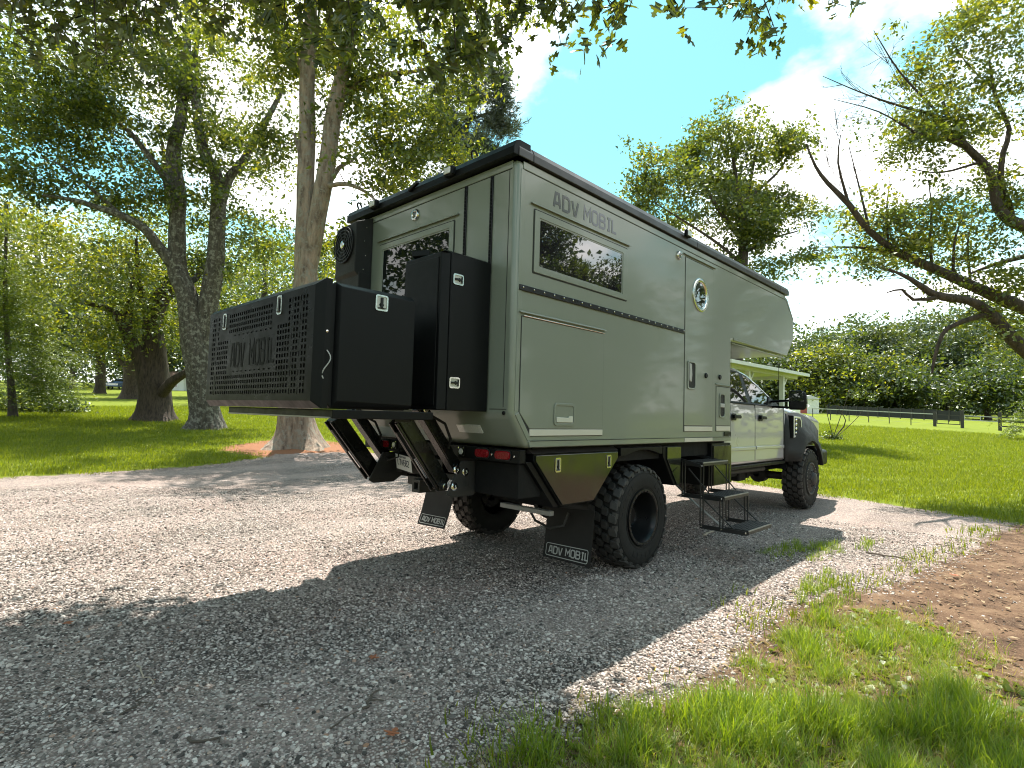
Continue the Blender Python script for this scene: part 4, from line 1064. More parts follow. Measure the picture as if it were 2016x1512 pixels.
flare = fl.build('wing_flare', M['flare'], T, smooth=True)
so = flare.modifiers.new('thickness', 'SOLIDIFY'); so.thickness = .012; so.offset = -1
for k in range(9):
    a = math.radians(140 - k * 14)
    MB().lathe([(0, .009), (.006, .008), (.008, .001)], (-3.048, HY + .745 * math.cos(a), HZ + .735 * math.sin(a)), 8).build('bolt', M['blacksat'], flare)
vp = [(10.35, 1.67), (10.72, 1.655), (10.80, 1.58), (10.80, 1.42), (10.66, 1.30), (10.35, 1.285)]
vc = np.mean(np.array(vp), 0); shr = lambda k: [tuple(vc + (np.array(p) - vc) * k) for p in vp]
XV = CX + .085
MB().loft([(CX, y, z) for y, z in shr(1.03)], [(XV + .012, y, z) for y, z in vp]).build('vent_housing', M['black'], T, bevel=.004)
vl = MB(); vl.ring(shr(.97), shr(.80), 0, XV + .0125, XV + .018); vl.build('vent_lamp', M['lens_white'], T, bevel=.002)
q = MB()
for k in range(4): q.lathe([(0, .03), (.008, .026), (.010, .001)], (XV + .0125, 10.50, 1.37 + k * .075), 12)
q.build('lamp_bead', M['rod'], T)
# front end
MB().box(CL + .1, CX - .1, 12.30, 12.56, 1.02, 1.62).build('grille', M['black'], T, bevel=.04)
MB().box(CL - .02, CX + .02, 12.25, 12.75, .72, 1.02).build('front_bumper', M['black'], T, bevel=.05)
MB().box(CL + .25, CX - .25, 10.3, 12.2, .92, 1.10).build('engine_bay', M['under'], T)
il = MB(); il.add([(xx, HY + .72 * math.cos(a), HZ + .72 * math.sin(a)) for xx in (CX + .0, CX - .55) for a in np.radians(np.linspace(165, 10, 14))], [(k, k + 1, 14 + k + 1, 14 + k) for k in range(13)])
il.build('wheel_liner', M['under'], T)

# ================================================================== the land
def sdf(P, poly):
    """signed distance of points to a polygon, positive inside"""
    poly = np.array(poly, float); x, y = P[:, 0], P[:, 1]
    d = np.full(len(P), 1e9); inside = np.zeros(len(P), bool)
    for i in range(len(poly)):
        a, b = poly[i], poly[(i + 1) % len(poly)]
        e = b - a; w0 = x - a[0]; w1 = y - a[1]
        t = np.clip((w0 * e[0] + w1 * e[1]) / (e @ e), 0, 1)
        d = np.minimum(d, (w0 - e[0] * t) ** 2 + (w1 - e[1] * t) ** 2)
        c = ((a[1] > y) != (b[1] > y)) & (x < (b[0] - a[0]) * (y - a[1]) / (b[1] - a[1] + 1e-12) + a[0])
        inside ^= c
    return np.where(inside, 1, -1) * np.sqrt(d)
GRAVEL = [(-1.9, -6), (-1.80, 1.2), (-1.78, 1.9), (-1.68, 2.3), (-1.50, 2.9), (-1.50, 3.8), (-1.60, 4.8), (-1.52, 5.7), (-1.15, 6.4), (-.85, 8.2), (-.62, 10.4), (-.35, 12.4),
          (-1.4, 12.7), (-3.0, 13.1), (-6, 13.6), (-9, 13.4), (-12.2, 12.0), (-14.6, 10.2), (-16.0, 8.8), (-16.3, 7.2), (-15.0, 4.9), (-14.8, 1.0), (-14.6, -6)]
SOIL = [(-2.2, -6), (-1.9, 2.0), (-1.7, 3.4), (-1.75, 5.5), (-1.3, 6.6), (-1.0, 9.0), (-.5, 12.3), (2.0, 12.2), (6, 11.0), (7, 4), (6, -6)]
t1_base, _ = gnd(585, 884)
MULCH = [(t1_base[0] + 2.6 * math.cos(a) * (1 + .12 * math.sin(3 * a)), t1_base[1] + 2.1 * math.sin(a)) for a in np.linspace(0, 2 * math.pi, 25)[:-1]]

def axis_grid(a0, a1, fine, lo, hi, g=1.18):
    v = list(np.arange(a0, a1 + 1e-6, fine)); s = fine
    while v[-1] < hi: s = min(s * g, 9); v.append(v[-1] + s)
    s = fine
    while v[0] > lo: s = min(s * g, 9); v.insert(0, v[0] - s)
    return np.array(v)
gxs = axis_grid(-18.5, 6.5, .13, -420, 420); gys = axis_grid(-2.5, 16.5, .13, -160, 480)
GX, GY = np.meshgrid(gxs, gys, indexing='ij')
flat = np.stack([GX.ravel(), GY.ravel()], 1)
def wav(x, y, s, seed=0):
    return np.sin(x * s + seed) * np.cos(y * s * 1.3 + seed * 2) + .5 * np.sin(x * s * 2.3 - y * s * 1.7 + seed * 3)
relief = .008 * wav(flat[:, 0], flat[:, 1], .9, 1) + .005 * wav(flat[:, 0], flat[:, 1], 2.7, 4)
sd_g = sdf(flat, GRAVEL); sd_s = sdf(flat, SOIL); sd_m = sdf(flat, MULCH)
near_truck = (flat[:, 0] > -6) & (flat[:, 0] < -2) & (flat[:, 1] > 3) & (flat[:, 1] < 13)
bank = .035 * np.clip(-sd_g / .5, 0, 1) * (sd_s < .2)
GZ = height(flat[:, 0], flat[:, 1]) + relief * np.where(near_truck, .35, 1) + bank
def land_z(x, y):
    return height(x, y)

def noise_node(nt, vec, scale, detail=6, rough=.6, kind='ShaderNodeTexNoise'):
    n = nt.nodes.new(kind); n.inputs['Scale'].default_value = scale
    if kind == 'ShaderNodeTexNoise': n.inputs['Detail'].default_value = detail; n.inputs['Roughness'].default_value = rough
    nt.links.new(vec, n.inputs['Vector']); return n
def mixc(nt, fac, a, b, mode='MIX'):
    m = nt.nodes.new('ShaderNodeMix'); m.data_type = 'RGBA'; m.blend_type = mode
    if isinstance(fac, (int, float)): m.inputs[0].default_value = fac
    else: nt.links.new(fac, m.inputs[0])
    for i, s in ((6, a), (7, b)):
        if isinstance(s, tuple): m.inputs[i].default_value = (*s, 1)
        else: nt.links.new(s, m.inputs[i])
    return m.outputs[2]
def land_material():
    m, nt, b = new_mat('land'); L = nt.links.new
    t = nt.nodes.new('ShaderNodeTexCoord'); v = t.outputs['Object']
    def attr(n):
        a = nt.nodes.new('ShaderNodeAttribute'); a.attribute_name = n; return a.outputs['Fac']
    def math_(op, a, b_=None, clamp=False):
        n = nt.nodes.new('ShaderNodeMath'); n.operation = op; n.use_clamp = clamp
        for i, s in enumerate((a, b_)):
            if s is None: continue
            if isinstance(s, (int, float)): n.inputs[i].default_value = s
            else: L(s, n.inputs[i])
        return n.outputs[0]
    big = noise_node(nt, v, .55, 5).outputs['Fac']; mid = noise_node(nt, v, 3.2, 6, .65).outputs['Fac']; fine = noise_node(nt, v, 34, 6, .7).outputs['Fac']
    # gravel: crushed stone of many greys with dust and fallen bits between
    vo = noise_node(nt, v, 62, kind='ShaderNodeTexVoronoi'); vo2 = noise_node(nt, v, 34, kind='ShaderNodeTexVoronoi')
    sp = nt.nodes.new('ShaderNodeSeparateColor'); L(vo.outputs['Color'], sp.inputs[0])
    stone = ramp(nt, sp.outputs[0], [(0, (.12, .101, .092)), (.4, (.36, .30, .27)), (.75, (.58, .49, .445)), (1, (.76, .67, .61))])
    gap = ramp(nt, vo.outputs['Distance'], [(.24, (1, 1, 1)), (.62, (.12, .11, .10))])  # shade between the stones put into the colour
    stone = mixc(nt, 1.0, stone, gap, 'MULTIPLY')
    dirtm = ramp(nt, mid, [(.50, (0, 0, 0)), (.72, (.55, .55, .55))])
    stone = mixc(nt, dirtm, stone, (.30, .235, .185))
    bigm = ramp(nt, big, [(.42, (0, 0, 0)), (.66, (.40, .40, .40))])
    stone = mixc(nt, bigm, stone, (.39, .282, .245))
    wv = nt.nodes.new('ShaderNodeTexWave'); wv.bands_direction = 'X'; wv.inputs['Scale'].default_value = .17; wv.inputs['Distortion'].default_value = 2.2; wv.inputs['Detail'].default_value = 3; wv.inputs['Detail Scale'].default_value = .6
    L(v, wv.inputs['Vector'])
    lane = ramp(nt, wv.outputs['Fac'], [(.35, (0, 0, 0)), (.75, (.26, .26, .26))])
    stone = mixc(nt, lane, stone, (.43, .345, .31))
    # soil: reddish brown with straw and chips
    straw = noise_node(nt, v, 90, 4, .8).outputs['Fac']
    soil = ramp(nt, mid, [(.3, (.048, .027, .016)), (.5, (.105, .060, .035)), (.62, (.15, .092, .054)), (.78, (.22, .15, .095))])
    strawm = ramp(nt, straw, [(.58, (0, 0, 0)), (.66, (.8, .8, .8))])
    soil = mixc(nt, strawm, soil, (.34, .25, .165))
    # lawn: mown grass seen from afar
    grass = ramp(nt, fine, [(.3, (.060, .092, .004)), (.55, (.135, .172, .006)), (.75, (.20, .225, .012))])
    grass2 = ramp(nt, big, [(.35, (.090, .125, .004)), (.65, (.165, .190, .008))])
    grass = mixc(nt, .45, grass, grass2)
    dry = ramp(nt, noise_node(nt, v, 1.3, 6, .7).outputs['Fac'], [(.56, (0, 0, 0)), (.74, (.5, .5, .5))])
    grass = mixc(nt, dry, grass, (.20, .17, .07))
    mulch = ramp(nt, noise_node(nt, v, 55, 5, .8).outputs['Fac'], [(.3, (.10, .045, .025)), (.6, (.27, .12, .06)), (.8, (.36, .22, .13))])
    edge = math_('ADD', math_('MULTIPLY', math_('SUBTRACT', mid, .5), 1.1), math_('MULTIPLY', math_('SUBTRACT', fine, .5), .7))
    def mask(a, width, k=1.0):
        return math_('MULTIPLY', math_('ADD', math_('DIVIDE', math_('ADD', attr(a), math_('MULTIPLY', edge, k)), width), .5), 1.0, True)
    base = mixc(nt, mask('sd_m', .15, .9), grass, mulch)
    base = mixc(nt, mask('sd_s', .15, .6), base, soil)
    base = mixc(nt, mask('sd_g', .10, .75), base, stone)
    L(base, b.inputs['Base Color']); setp(b, rough=.95)
    b.inputs['Specular IOR Level'].default_value = .25
    hmix = nt.nodes.new('ShaderNodeMix'); hmix.data_type = 'FLOAT'
    L(mask('sd_g', .1, .75), hmix.inputs[0]); L(math_('MULTIPLY', fine, 1.0), hmix.inputs[2])
    L(math_('ADD', math_('MULTIPLY', math_('SUBTRACT', 1.0, vo.outputs['Distance']), .8), math_('MULTIPLY', math_('SUBTRACT', 1.0, vo2.outputs['Distance']), .5)), hmix.inputs[3])
    bp = nt.nodes.new('ShaderNodeBump'); bp.inputs['Strength'].default_value = .85; bp.inputs['Distance'].default_value = .018
    L(hmix.outputs[0], bp.inputs['Height']); L(bp.outputs[0], b.inputs['Normal'])
    return m
M['land'] = land_material()
nX, nY = len(gxs), len(gys)
idx = np.arange(nX * nY).reshape(nX, nY)
quads = np.stack([idx[:-1, :-1], idx[1:, :-1], idx[1:, 1:], idx[:-1, 1:]], -1).reshape(-1, 4)
def fast_mesh(name, V, F, mat, attrs=None, smooth=False):
    """F: (n,k) array of equal-size faces"""
    V = np.asarray(V, np.float32); F = np.asarray(F, np.int32)
    me = bpy.data.meshes.new(name)
    me.vertices.add(len(V)); me.vertices.foreach_set('co', V.ravel())
    k = F.shape[1]
    me.loops.add(F.size); me.loops.foreach_set('vertex_index', F.ravel())
    me.polygons.add(len(F)); me.polygons.foreach_set('loop_start', np.arange(0, F.size, k, dtype=np.int32))
    try: me.polygons.foreach_set('loop_total', np.full(len(F), k, np.int32))
    except Exception: pass
    if smooth: me.polygons.foreach_set('use_smooth', np.ones(len(F), bool))
    me.update(calc_edges=True)
    for n, a in (attrs or {}).items():
        at_ = me.attributes.new(n, 'FLOAT', 'POINT'); at_.data.foreach_set('value', np.asarray(a, np.float32))
    if mat: me.materials.append(mat)
    return me
def sheet(name, sel):
    q = quads[sel]; used, inv = np.unique(q, return_inverse=True)
    V = np.stack([flat[used, 0], flat[used, 1], GZ[used]], 1)
    me = fast_mesh(name, V, inv.reshape(-1, 4), M['land'], dict(sd_g=sd_g[used], sd_s=sd_s[used], sd_m=sd_m[used]), smooth=True)
    o = bpy.data.objects.new(name, me); COL.objects.link(o); o['kind'] = 'structure'; return o
qg = sd_g[quads].mean(1); qs = sd_s[quads].mean(1); qm = sd_m[quads].mean(1)
isg = qg > 0; iss = (~isg) & (qs > 0); ism = (~isg) & (~iss) & (qm > 0)
tag(sheet('gravel_driveway', isg), 'grey crushed stone driveway under the camper truck')
tag(sheet('soil', iss), 'bare reddish soil strip beside the gravel')
tag(sheet('mulch', ism), 'ring of orange needles and mulch round the double-trunk tree')
tag(sheet('lawn', ~(isg | iss | ism)), 'mown green lawn rising towards the trees')

# ------------------------------------------------------------------ scatter (grass, stones) with instances
def proto_object(name, me):
    o = bpy.data.objects.new(name, me); return o            # stays outside the scene: only its copies are seen
def scatter(name, pts, rots, scl, proto, label):
    me = bpy.data.meshes.new(name)
    me.vertices.add(len(pts)); me.vertices.foreach_set('co', np.asarray(pts, np.float32).ravel())
    a = me.attributes.new('rot', 'FLOAT_VECTOR', 'POINT'); a.data.foreach_set('vector', np.asarray(rots, np.float32).ravel())
    a = me.attributes.new('scl', 'FLOAT_VECTOR', 'POINT'); a.data.foreach_set('vector', np.asarray(scl, np.float32).ravel())
    o = bpy.data.objects.new(name, me); COL.objects.link(o)
    ng = bpy.data.node_groups.new(name + '_scatter', 'GeometryNodeTree')
    ng.interface.new_socket('Geometry', in_out='INPUT', socket_type='NodeSocketGeometry')
    ng.interface.new_socket('Geometry', in_out='OUTPUT', socket_type='NodeSocketGeometry')
    N = ng.nodes; gi = N.new('NodeGroupInput'); go = N.new('NodeGroupOutput')
    ip = N.new('GeometryNodeInstanceOnPoints'); oi = N.new('GeometryNodeObjectInfo')
    oi.inputs['Object'].default_value = proto; oi.inputs['As Instance'].default_value = True
    def named(n):
        x = N.new('GeometryNodeInputNamedAttribute'); x.data_type = 'FLOAT_VECTOR'; x.inputs['Name'].default_value = n
        return [s for s in x.outputs if s.enabled and s.name == 'Attribute'][0]
    L = ng.links.new
    L(gi.outputs[0], ip.inputs['Points']); L(oi.outputs['Geometry'], ip.inputs['Instance'])
    L(named('rot'), ip.inputs['Rotation']); L(named('scl'), ip.inputs['Scale'])
    L(ip.outputs[0], go.inputs[0])
    md = o.modifiers.new('scatter', 'NODES'); md.node_group = ng
    o['kind'] = 'stuff'; o['label'] = label
    return o
def in_view(x, y, margin=6):
    """ground the photograph could show, with some to spare at the sides"""
    d = x * FWDH[0] + y * FWDH[1]; r = x * FWDH[1] - y * FWDH[0]
    return (d > 1.0) & (np.abs(r) < d * math.tan(math.radians(43.5 + margin)) + .6), d

def blade_proto(name, mat, n, hgt, spread, wid, seg=3, lean=.5, seed=1):
    g = np.random.default_rng(seed); V = []; F = []; T = []
    for _ in range(n):
        a = g.uniform(0, 2 * math.pi); r = spread * math.sqrt(g.uniform()); bx, by = r * math.cos(a), r * math.sin(a)
        h = hgt * g.uniform(.45, 1.1); az = g.uniform(0, 2 * math.pi); ln = lean * g.uniform(.2, 1.3); w = wid * g.uniform(.6, 1.2)
        b0 = len(V); tv = g.uniform(.1, 1)
        sx, sy = -math.sin(az) * w / 2, math.cos(az) * w / 2
        for k in range(seg):
            t = k / seg; o = ln * h * t * t
            x, y, z = bx + o * math.cos(az), by + o * math.sin(az), h * t * (1 - .25 * ln * t)
            f = 1 - .75 * t
            V += [(x - sx * f, y - sy * f, z), (x + sx * f, y + sy * f, z)]; T += [tv, tv]
        o = ln * h; V.append((bx + o * math.cos(az), by + o * math.sin(az), h * (1 - .25 * ln))); T.append(tv)
        for k in range(seg - 1):
            i = b0 + 2 * k; F += [(i, i + 1, i + 3), (i, i + 3, i + 2)]
        i = b0 + 2 * (seg - 1); F.append((i, i + 1, i + 2))
    return proto_object(name, fast_mesh(name, V, F, mat, dict(tint=T)))
def grass_mat(name, dark, mid, light, trans=.45):
    return leaf_mat(name, dark, mid, light, trans=trans, glow=(1.25, 1.2, .35), gloss=.035)
M['grass'] = grass_mat('lawn_grass', (.058, .088, .004), (.135, .175, .005), (.22, .24, .014))
M['tall_grass'] = grass_mat('tall_verge_grass', (.060, .108, .010), (.14, .22, .016), (.30, .33, .05))
M['dry_grass'] = grass_mat('dry_verge_grass', (.18, .15, .06), (.27, .22, .10), (.37, .31, .17))
def rot_z(n, tilt=.15):
    return np.stack([rng.normal(0, tilt, n), rng.normal(0, tilt, n), rng.uniform(0, 2 * math.pi, n)], 1)

# lawn
def lawn_points():
    n = 230000
    x = rng.uniform(-46, 12, n); y = rng.uniform(0, 46, n)
    ok, d = in_view(x, y, 2)
    P = np.stack([x, y], 1)
    keep = ok & (d < 42) & (rng.uniform(size=n) < np.clip((15 / np.maximum(d, 5)) ** 1.3, .10, 1))
    P = P[keep]
    e = rng.normal(0, .17, len(P)) + .13 * wav(P[:, 0], P[:, 1], 2.1, 3) * rng.uniform(.3, 1, len(P))
    k = (sdf(P, GRAVEL) + e < -.02) & ((sdf(P, SOIL) + e < 0) | (P[:, 0] > 40)) & (sdf(P, MULCH) + e * 2 < 0)
    return P[k]
P = lawn_points()
sz = rng.uniform(.7, 1.25, len(P)) * np.clip(1 + (np.hypot(P[:, 0], P[:, 1]) - 14) * .02, 1, 1.6)
lawn_p = blade_proto('lawn_tuft', M['grass'], 16, .095, .17, .012, seg=2, lean=.6)
scatter('grass', np.c_[P, land_z(P[:, 0], P[:, 1]) + .02], rot_z(len(P)), np.stack([sz] * 3, 1), lawn_p, 'short mown grass of the lawn')
n_lawn = len(P)

# verge grass at the lower right: clumps of tall bent blades over the soil
VERGE = [(-1.80, 1.5), (-1.55, 2.35), (-1.28, 2.75), (-1.05, 3.25), (-.85, 4.1), (-.82, 4.9), (-.55, 5.0), (-.42, 4.5), (-.25, 4.0), (-.02, 3.3), (.35, 2.7), (.9, 2.2), (.6, .4), (-1.2, .4)]
def px_poly(*pp): return [tuple(gnd(*p)[0][:2]) for p in pp]
VERGE = px_poly((1040, 1511), (1090, 1450), (1220, 1425), (1330, 1430), (1440, 1395), (1500, 1310), (1590, 1255), (1690, 1200), (1790, 1215), (1880, 1260), (1960, 1330), (2015, 1350)) + [(.4, 2.4), (.9, 1.2), (.3, -.2), (-1.3, -.2)]
PATCH = [px_poly((1585, 1140), (1640, 1125), (1690, 1185), (1610, 1215), (1570, 1180)), px_poly((1580, 1080), (1640, 1065), (1660, 1090), (1600, 1110)), px_poly((1500, 1085), (1570, 1065), (1590, 1085), (1530, 1105)), px_poly((1690, 1070), (1720, 1062), (1730, 1080), (1700, 1086))]
def clump_field(x, y): return wav(x, y, 3.1, 2) + .8 * wav(x, y, 7.3, 5)
n = 70000
x = rng.uniform(-2.2, 2.2, n); y = rng.uniform(.2, 6, n)
ok, d = in_view(x, y, 6); Q = np.stack([x, y], 1)[ok & (d > 1.5)]
sdv = sdf(Q, VERGE); cf = clump_field(Q[:, 0], Q[:, 1])
dist = np.hypot(Q[:, 0], Q[:, 1])
pr = np.clip(.30 + sdv / .45 + .30 * cf, 0, 1) * (sdv > -.25)
cl = rng.uniform((-1.9, .3), (1.4, 5.2), (150, 2)); cl = cl[sdf(cl, VERGE) > -.05]; clr = rng.uniform(.06, .30, len(cl)) * rng.uniform(.5, 1, len(cl))
dcl = np.min(np.hypot(Q[:, 0][:, None] - cl[:, 0], Q[:, 1][:, None] - cl[:, 1]) / clr, 1)
clump_w = np.clip(1.35 - dcl, 0, 1)
keep = rng.uniform(size=len(Q)) < pr * (.07 + .80 * clump_w)
Q1 = Q[keep]; s1 = rng.uniform(.55, 1.2, len(Q1)) * (1 + .35 * np.clip(clump_field(Q1[:, 0], Q1[:, 1]), -.8, 1))
tall_p = blade_proto('verge_tuft', M['tall_grass'], 9, .19, .05, .0065, seg=4, lean=.9, seed=3)
far_scale = lambda q: np.clip(1.05 - .06 * q, .55, 1)
s1 = s1 * far_scale(dist[keep]) * .95
scatter('tall_grass', np.c_[Q1, land_z(Q1[:, 0], Q1[:, 1]) - .005], rot_z(len(Q1), .22), np.stack([s1 * .9, s1 * .9, s1], 1), tall_p, 'long bent grass blades growing on the soil verge')
# low broad-leaved weeds among it
def weed_proto():
    V = []; F = []; T = []; g = np.random.default_rng(8)
    for _ in range(9):
        a = g.uniform(0, 2 * math.pi); l = g.uniform(.03, .07); w = l * .5; up = g.uniform(.1, .7); bx, by = g.normal(0, .012, 2)
        b = len(V); c, s = math.cos(a), math.sin(a); tv = g.uniform()
        for u, v, z in ((0, 0, .004), (.5, -w / l, .5 * up), (1, 0, up * .8), (.5, w / l, .5 * up), (.5, 0, .42 * up)):
            V.append((bx + (u * c - v * s * 1) * l, by + (u * s + v * c) * l, z * l + .012)); T.append(tv)
        F += [(b, b + 1, b + 4), (b + 1, b + 2, b + 4), (b + 2, b + 3, b + 4), (b + 3, b, b + 4)]
    return proto_object('weed_plant', fast_mesh('weed_plant', V, F, M['grass'], dict(tint=T)))
keep = rng.uniform(size=len(Q)) < np.clip(.3 + sdv / .4 - .25 * cf, 0, 1) * (sdv > -.3) * .10
Q2 = Q[keep]; s2 = rng.uniform(.35, .85, len(Q2))
scatter('weeds', np.c_[Q2, land_z(Q2[:, 0], Q2[:, 1])], rot_z(len(Q2), .2), np.stack([s2] * 3, 1), weed_proto(), 'low broad-leaved weeds between the verge grass')
keep = rng.uniform(size=len(Q)) < np.clip(.55 + sdv / .5, 0, 1) * (sdv > -.5) * .20
Q3 = Q[keep]; s3 = rng.uniform(.4, .95, len(Q3))
dry_p = blade_proto('dry_tuft', M['dry_grass'], 7, .11, .05, .0045, seg=3, lean=1.3, seed=5)
scatter('dry_grass', np.c_[Q3, land_z(Q3[:, 0], Q3[:, 1])], rot_z(len(Q3), .35), np.stack([s3] * 3, 1), dry_p, 'dry straw-coloured grass on the soil verge')
# separate tufts standing on the gravel edge
tuft_pts = []
for pp, cnt in zip(PATCH, (170, 90, 80, 26)):
    a = np.array(pp); lo, hi = a.min(0), a.max(0); q = rng.uniform(lo, hi, (cnt * 3, 2)); tuft_pts.append(q[(sdf(q, pp) + rng.normal(0, .05, len(q))) > 0][:cnt])
names = ('green grass tuft on the soil edge, nearest the tall verge grass', 'sunlit low grass tuft at the edge of the truck\'s shadow', 'shaded thin grass tuft just inside the truck\'s shadow', 'tiny bright weed tuft by the long dark stick')
small_p = blade_proto('edge_blades', M['tall_grass'], 8, .11, .05, .006, seg=3, lean=.8, seed=11)
for q, lab in zip(tuft_pts, names):
    V = []; F = []; tt = []
    pv = np.empty(len(small_p.data.vertices) * 3, np.float32); small_p.data.vertices.foreach_get('co', pv); pv = pv.reshape(-1, 3)
    pf = np.array([p.vertices[:] for p in small_p.data.polygons]); pt = np.array([a.value for a in small_p.data.attributes['tint'].data])
    c0 = np.r_[q.mean(0), float(land_z(*q.mean(0)))]
    for k, (a, b) in enumerate(q):
        th = rng.uniform(0, 6.28); s = rng.uniform(.45, 1.15); R2 = np.array([[math.cos(th), -math.sin(th)], [math.sin(th), math.cos(th)]])
        vv = pv.copy() * s; vv[:, :2] = vv[:, :2] @ R2.T; vv += np.array([a - c0[0], b - c0[1], 0])
        F.append(pf + k * len(pv)); V.append(vv); tt.append(pt)
    o = bpy.data.objects.new('grass_tuft', fast_mesh('grass_tuft', np.concatenate(V), np.concatenate(F), M['tall_grass'], dict(tint=np.concatenate(tt)))); COL.objects.link(o); o.location = c0
    tag(o, lab, 'grass tuft', 'grass tufts along the gravel edge')

# loose stones of the drive
bmx = bmesh.new(); bmesh.ops.create_icosphere(bmx, subdivisions=1, radius=.5)
g_ = np.random.default_rng(2)
for v in bmx.verts: v.co *= g_.uniform(.72, 1.15)
mst = bpy.data.meshes.new('stone'); bmx.to_mesh(mst); bmx.free()
def stone_mat():
    m, nt, b = new_mat('loose_stone'); setp(b, rough=.85); b.inputs['Specular IOR Level'].default_value = .3
    oi = nt.nodes.new('ShaderNodeObjectInfo')
    c = ramp(nt, oi.outputs['Random'], [(0, (.045, .040, .037)), (.28, (.17, .146, .130)), (.55, (.36, .306, .272)), (.55, (.32, .278, .252)), (.82, (.53, .465, .425)), (.96, (.72, .65, .60)), (1, (.32, .18, .115))])
    t = nt.nodes.new('ShaderNodeTexCoord'); n = noise_node(nt, t.outputs['Object'], 5, 5)
    c2 = mixc(nt, n.outputs['Fac'], (.7, .69, .67), (1.15, 1.14, 1.12)); 
    nt.links.new(mixc(nt, 1.0, c, c2, 'MULTIPLY'), b.inputs['Base Color']); return m
mst.materials.append(stone_mat())
n = 420000
x = rng.uniform(-13, 1.5, n); y = rng.uniform(-.5, 10, n)
ok, d = in_view(x, y, 4); Q = np.stack([x, y], 1)
keep = ok & (d > 1.6) & (d < 10.5) & (rng.uniform(size=n) < np.clip((4.4 / np.maximum(d, 1)) ** 1.7, .08, 1))
Q = Q[keep]; d = d[keep]
sg = sdf(Q, GRAVEL); keep = (sg + rng.normal(0, .16, len(Q)) > 0) & ~((Q[:, 0] > 5))
keep |= (sdf(Q, SOIL) > 0) & (rng.uniform(size=len(Q)) < .018)
Q = Q[keep]
s = np.exp(rng.normal(-4.10, .34, len(Q))); s = np.clip(s, .007, .034)
SCL = np.stack([s * rng.uniform(.9, 1.5, len(Q)), s * rng.uniform(.8, 1.1, len(Q)), s * rng.uniform(.4, .75, len(Q))], 1)
stone_relief = .008 * wav(Q[:, 0], Q[:, 1], .9, 1) + .005 * wav(Q[:, 0], Q[:, 1], 2.7, 4)
scatter('gravel', np.c_[Q, land_z(Q[:, 0], Q[:, 1]) + stone_relief * .8 + s * .12], np.stack([rng.normal(0, .3, len(Q)), rng.normal(0, .3, len(Q)), rng.uniform(0, 6.3, len(Q))], 1), SCL, proto_object('stone', mst), 'loose crushed grey stones of the driveway')
print('scatter counts lawn', n_lawn, 'verge', len(Q1), 'stones', len(Q))

# leaf and straw litter on the soil and the ring of needles
def litter_mesh():
    V = []; F = []
    n = 6500
    q = []
    while len(q) < n:
        a = rng.uniform([-1.9, 1.5], [3, 12.5]); 
        if sdf(a[None], SOIL)[0] > -.1 and sdf(a[None], VERGE)[0] < rng.uniform(-.1, .4): q.append(a)
    for _ in range(1600):
        t = rng.uniform(0, 6.28); r = 2.7 * math.sqrt(rng.uniform()); q.append(np.array([t1_base[0] + r * math.cos(t), t1_base[1] + r * math.sin(t) * .8]))
    for a in q:
        th = rng.uniform(0, 6.28); l = rng.uniform(.010, .042); w = l * rng.uniform(.10, .5); c, s = math.cos(th), math.sin(th); z = float(land_z(*a)) + rng.uniform(.006, .018); b = len(V)
        for u, v, k in ((-1, 0, 0), (0, -1, .006), (1, 0, .003), (0, 1, .008)):
            V.append((a[0] + u * l * c - v * w * s, a[1] + u * l * s + v * w * c, z + k))
        F.append((b, b + 1, b + 2, b + 3))
    return V, F, rng.uniform(size=len(q)).repeat(4)
M['litter'] = leaf_mat('dead_leaf_litter', (.07, .04, .022), (.18, .11, .06), (.31, .23, .14), trans=.15, glow=(1, 1, 1))
V, F, T_ = litter_mesh()
o = bpy.data.objects.new('litter', fast_mesh('litter', V, F, M['litter'], dict(tint=T_))); COL.objects.link(o)
tag(o, 'dead leaves, straw and wood chips strewn on the soil', kind='stuff')

# ================================================================== trees
def spline(P, R, step=.35):
    """smooth a polyline of points with radii"""
    P = np.asarray(P, float); R = np.asarray(R, float)
    if len(P) < 3:
        n = max(2, int(np.linalg.norm(P[-1] - P[0]) / step) + 1); t = np.linspace(0, 1, n)[:, None]
        return P[0] + (P[-1] - P[0]) * t, R[0] + (R[-1] - R[0]) * t[:, 0]
    E_ = np.vstack([2 * P[0] - P[1], P, 2 * P[-1] - P[-2]]); out = []; rr = []
    for i in range(1, len(E_) - 2):
        n = max(2, int(np.linalg.norm(E_[i + 1] - E_[i]) / step) + 1)
        for t in np.linspace(0, 1, n, endpoint=False):
            a, b, c, d = E_[i - 1], E_[i], E_[i + 1], E_[i + 2]
            out.append(.5 * (2 * b + (c - a) * t + (2 * a - 5 * b + 4 * c - d) * t * t + (3 * b - a - 3 * c + d) * t ** 3))
            rr.append(R[i - 1] + (R[i] - R[i - 1]) * t)
    out.append(P[-1]); rr.append(R[-1])
    return np.array(out), np.array(rr)
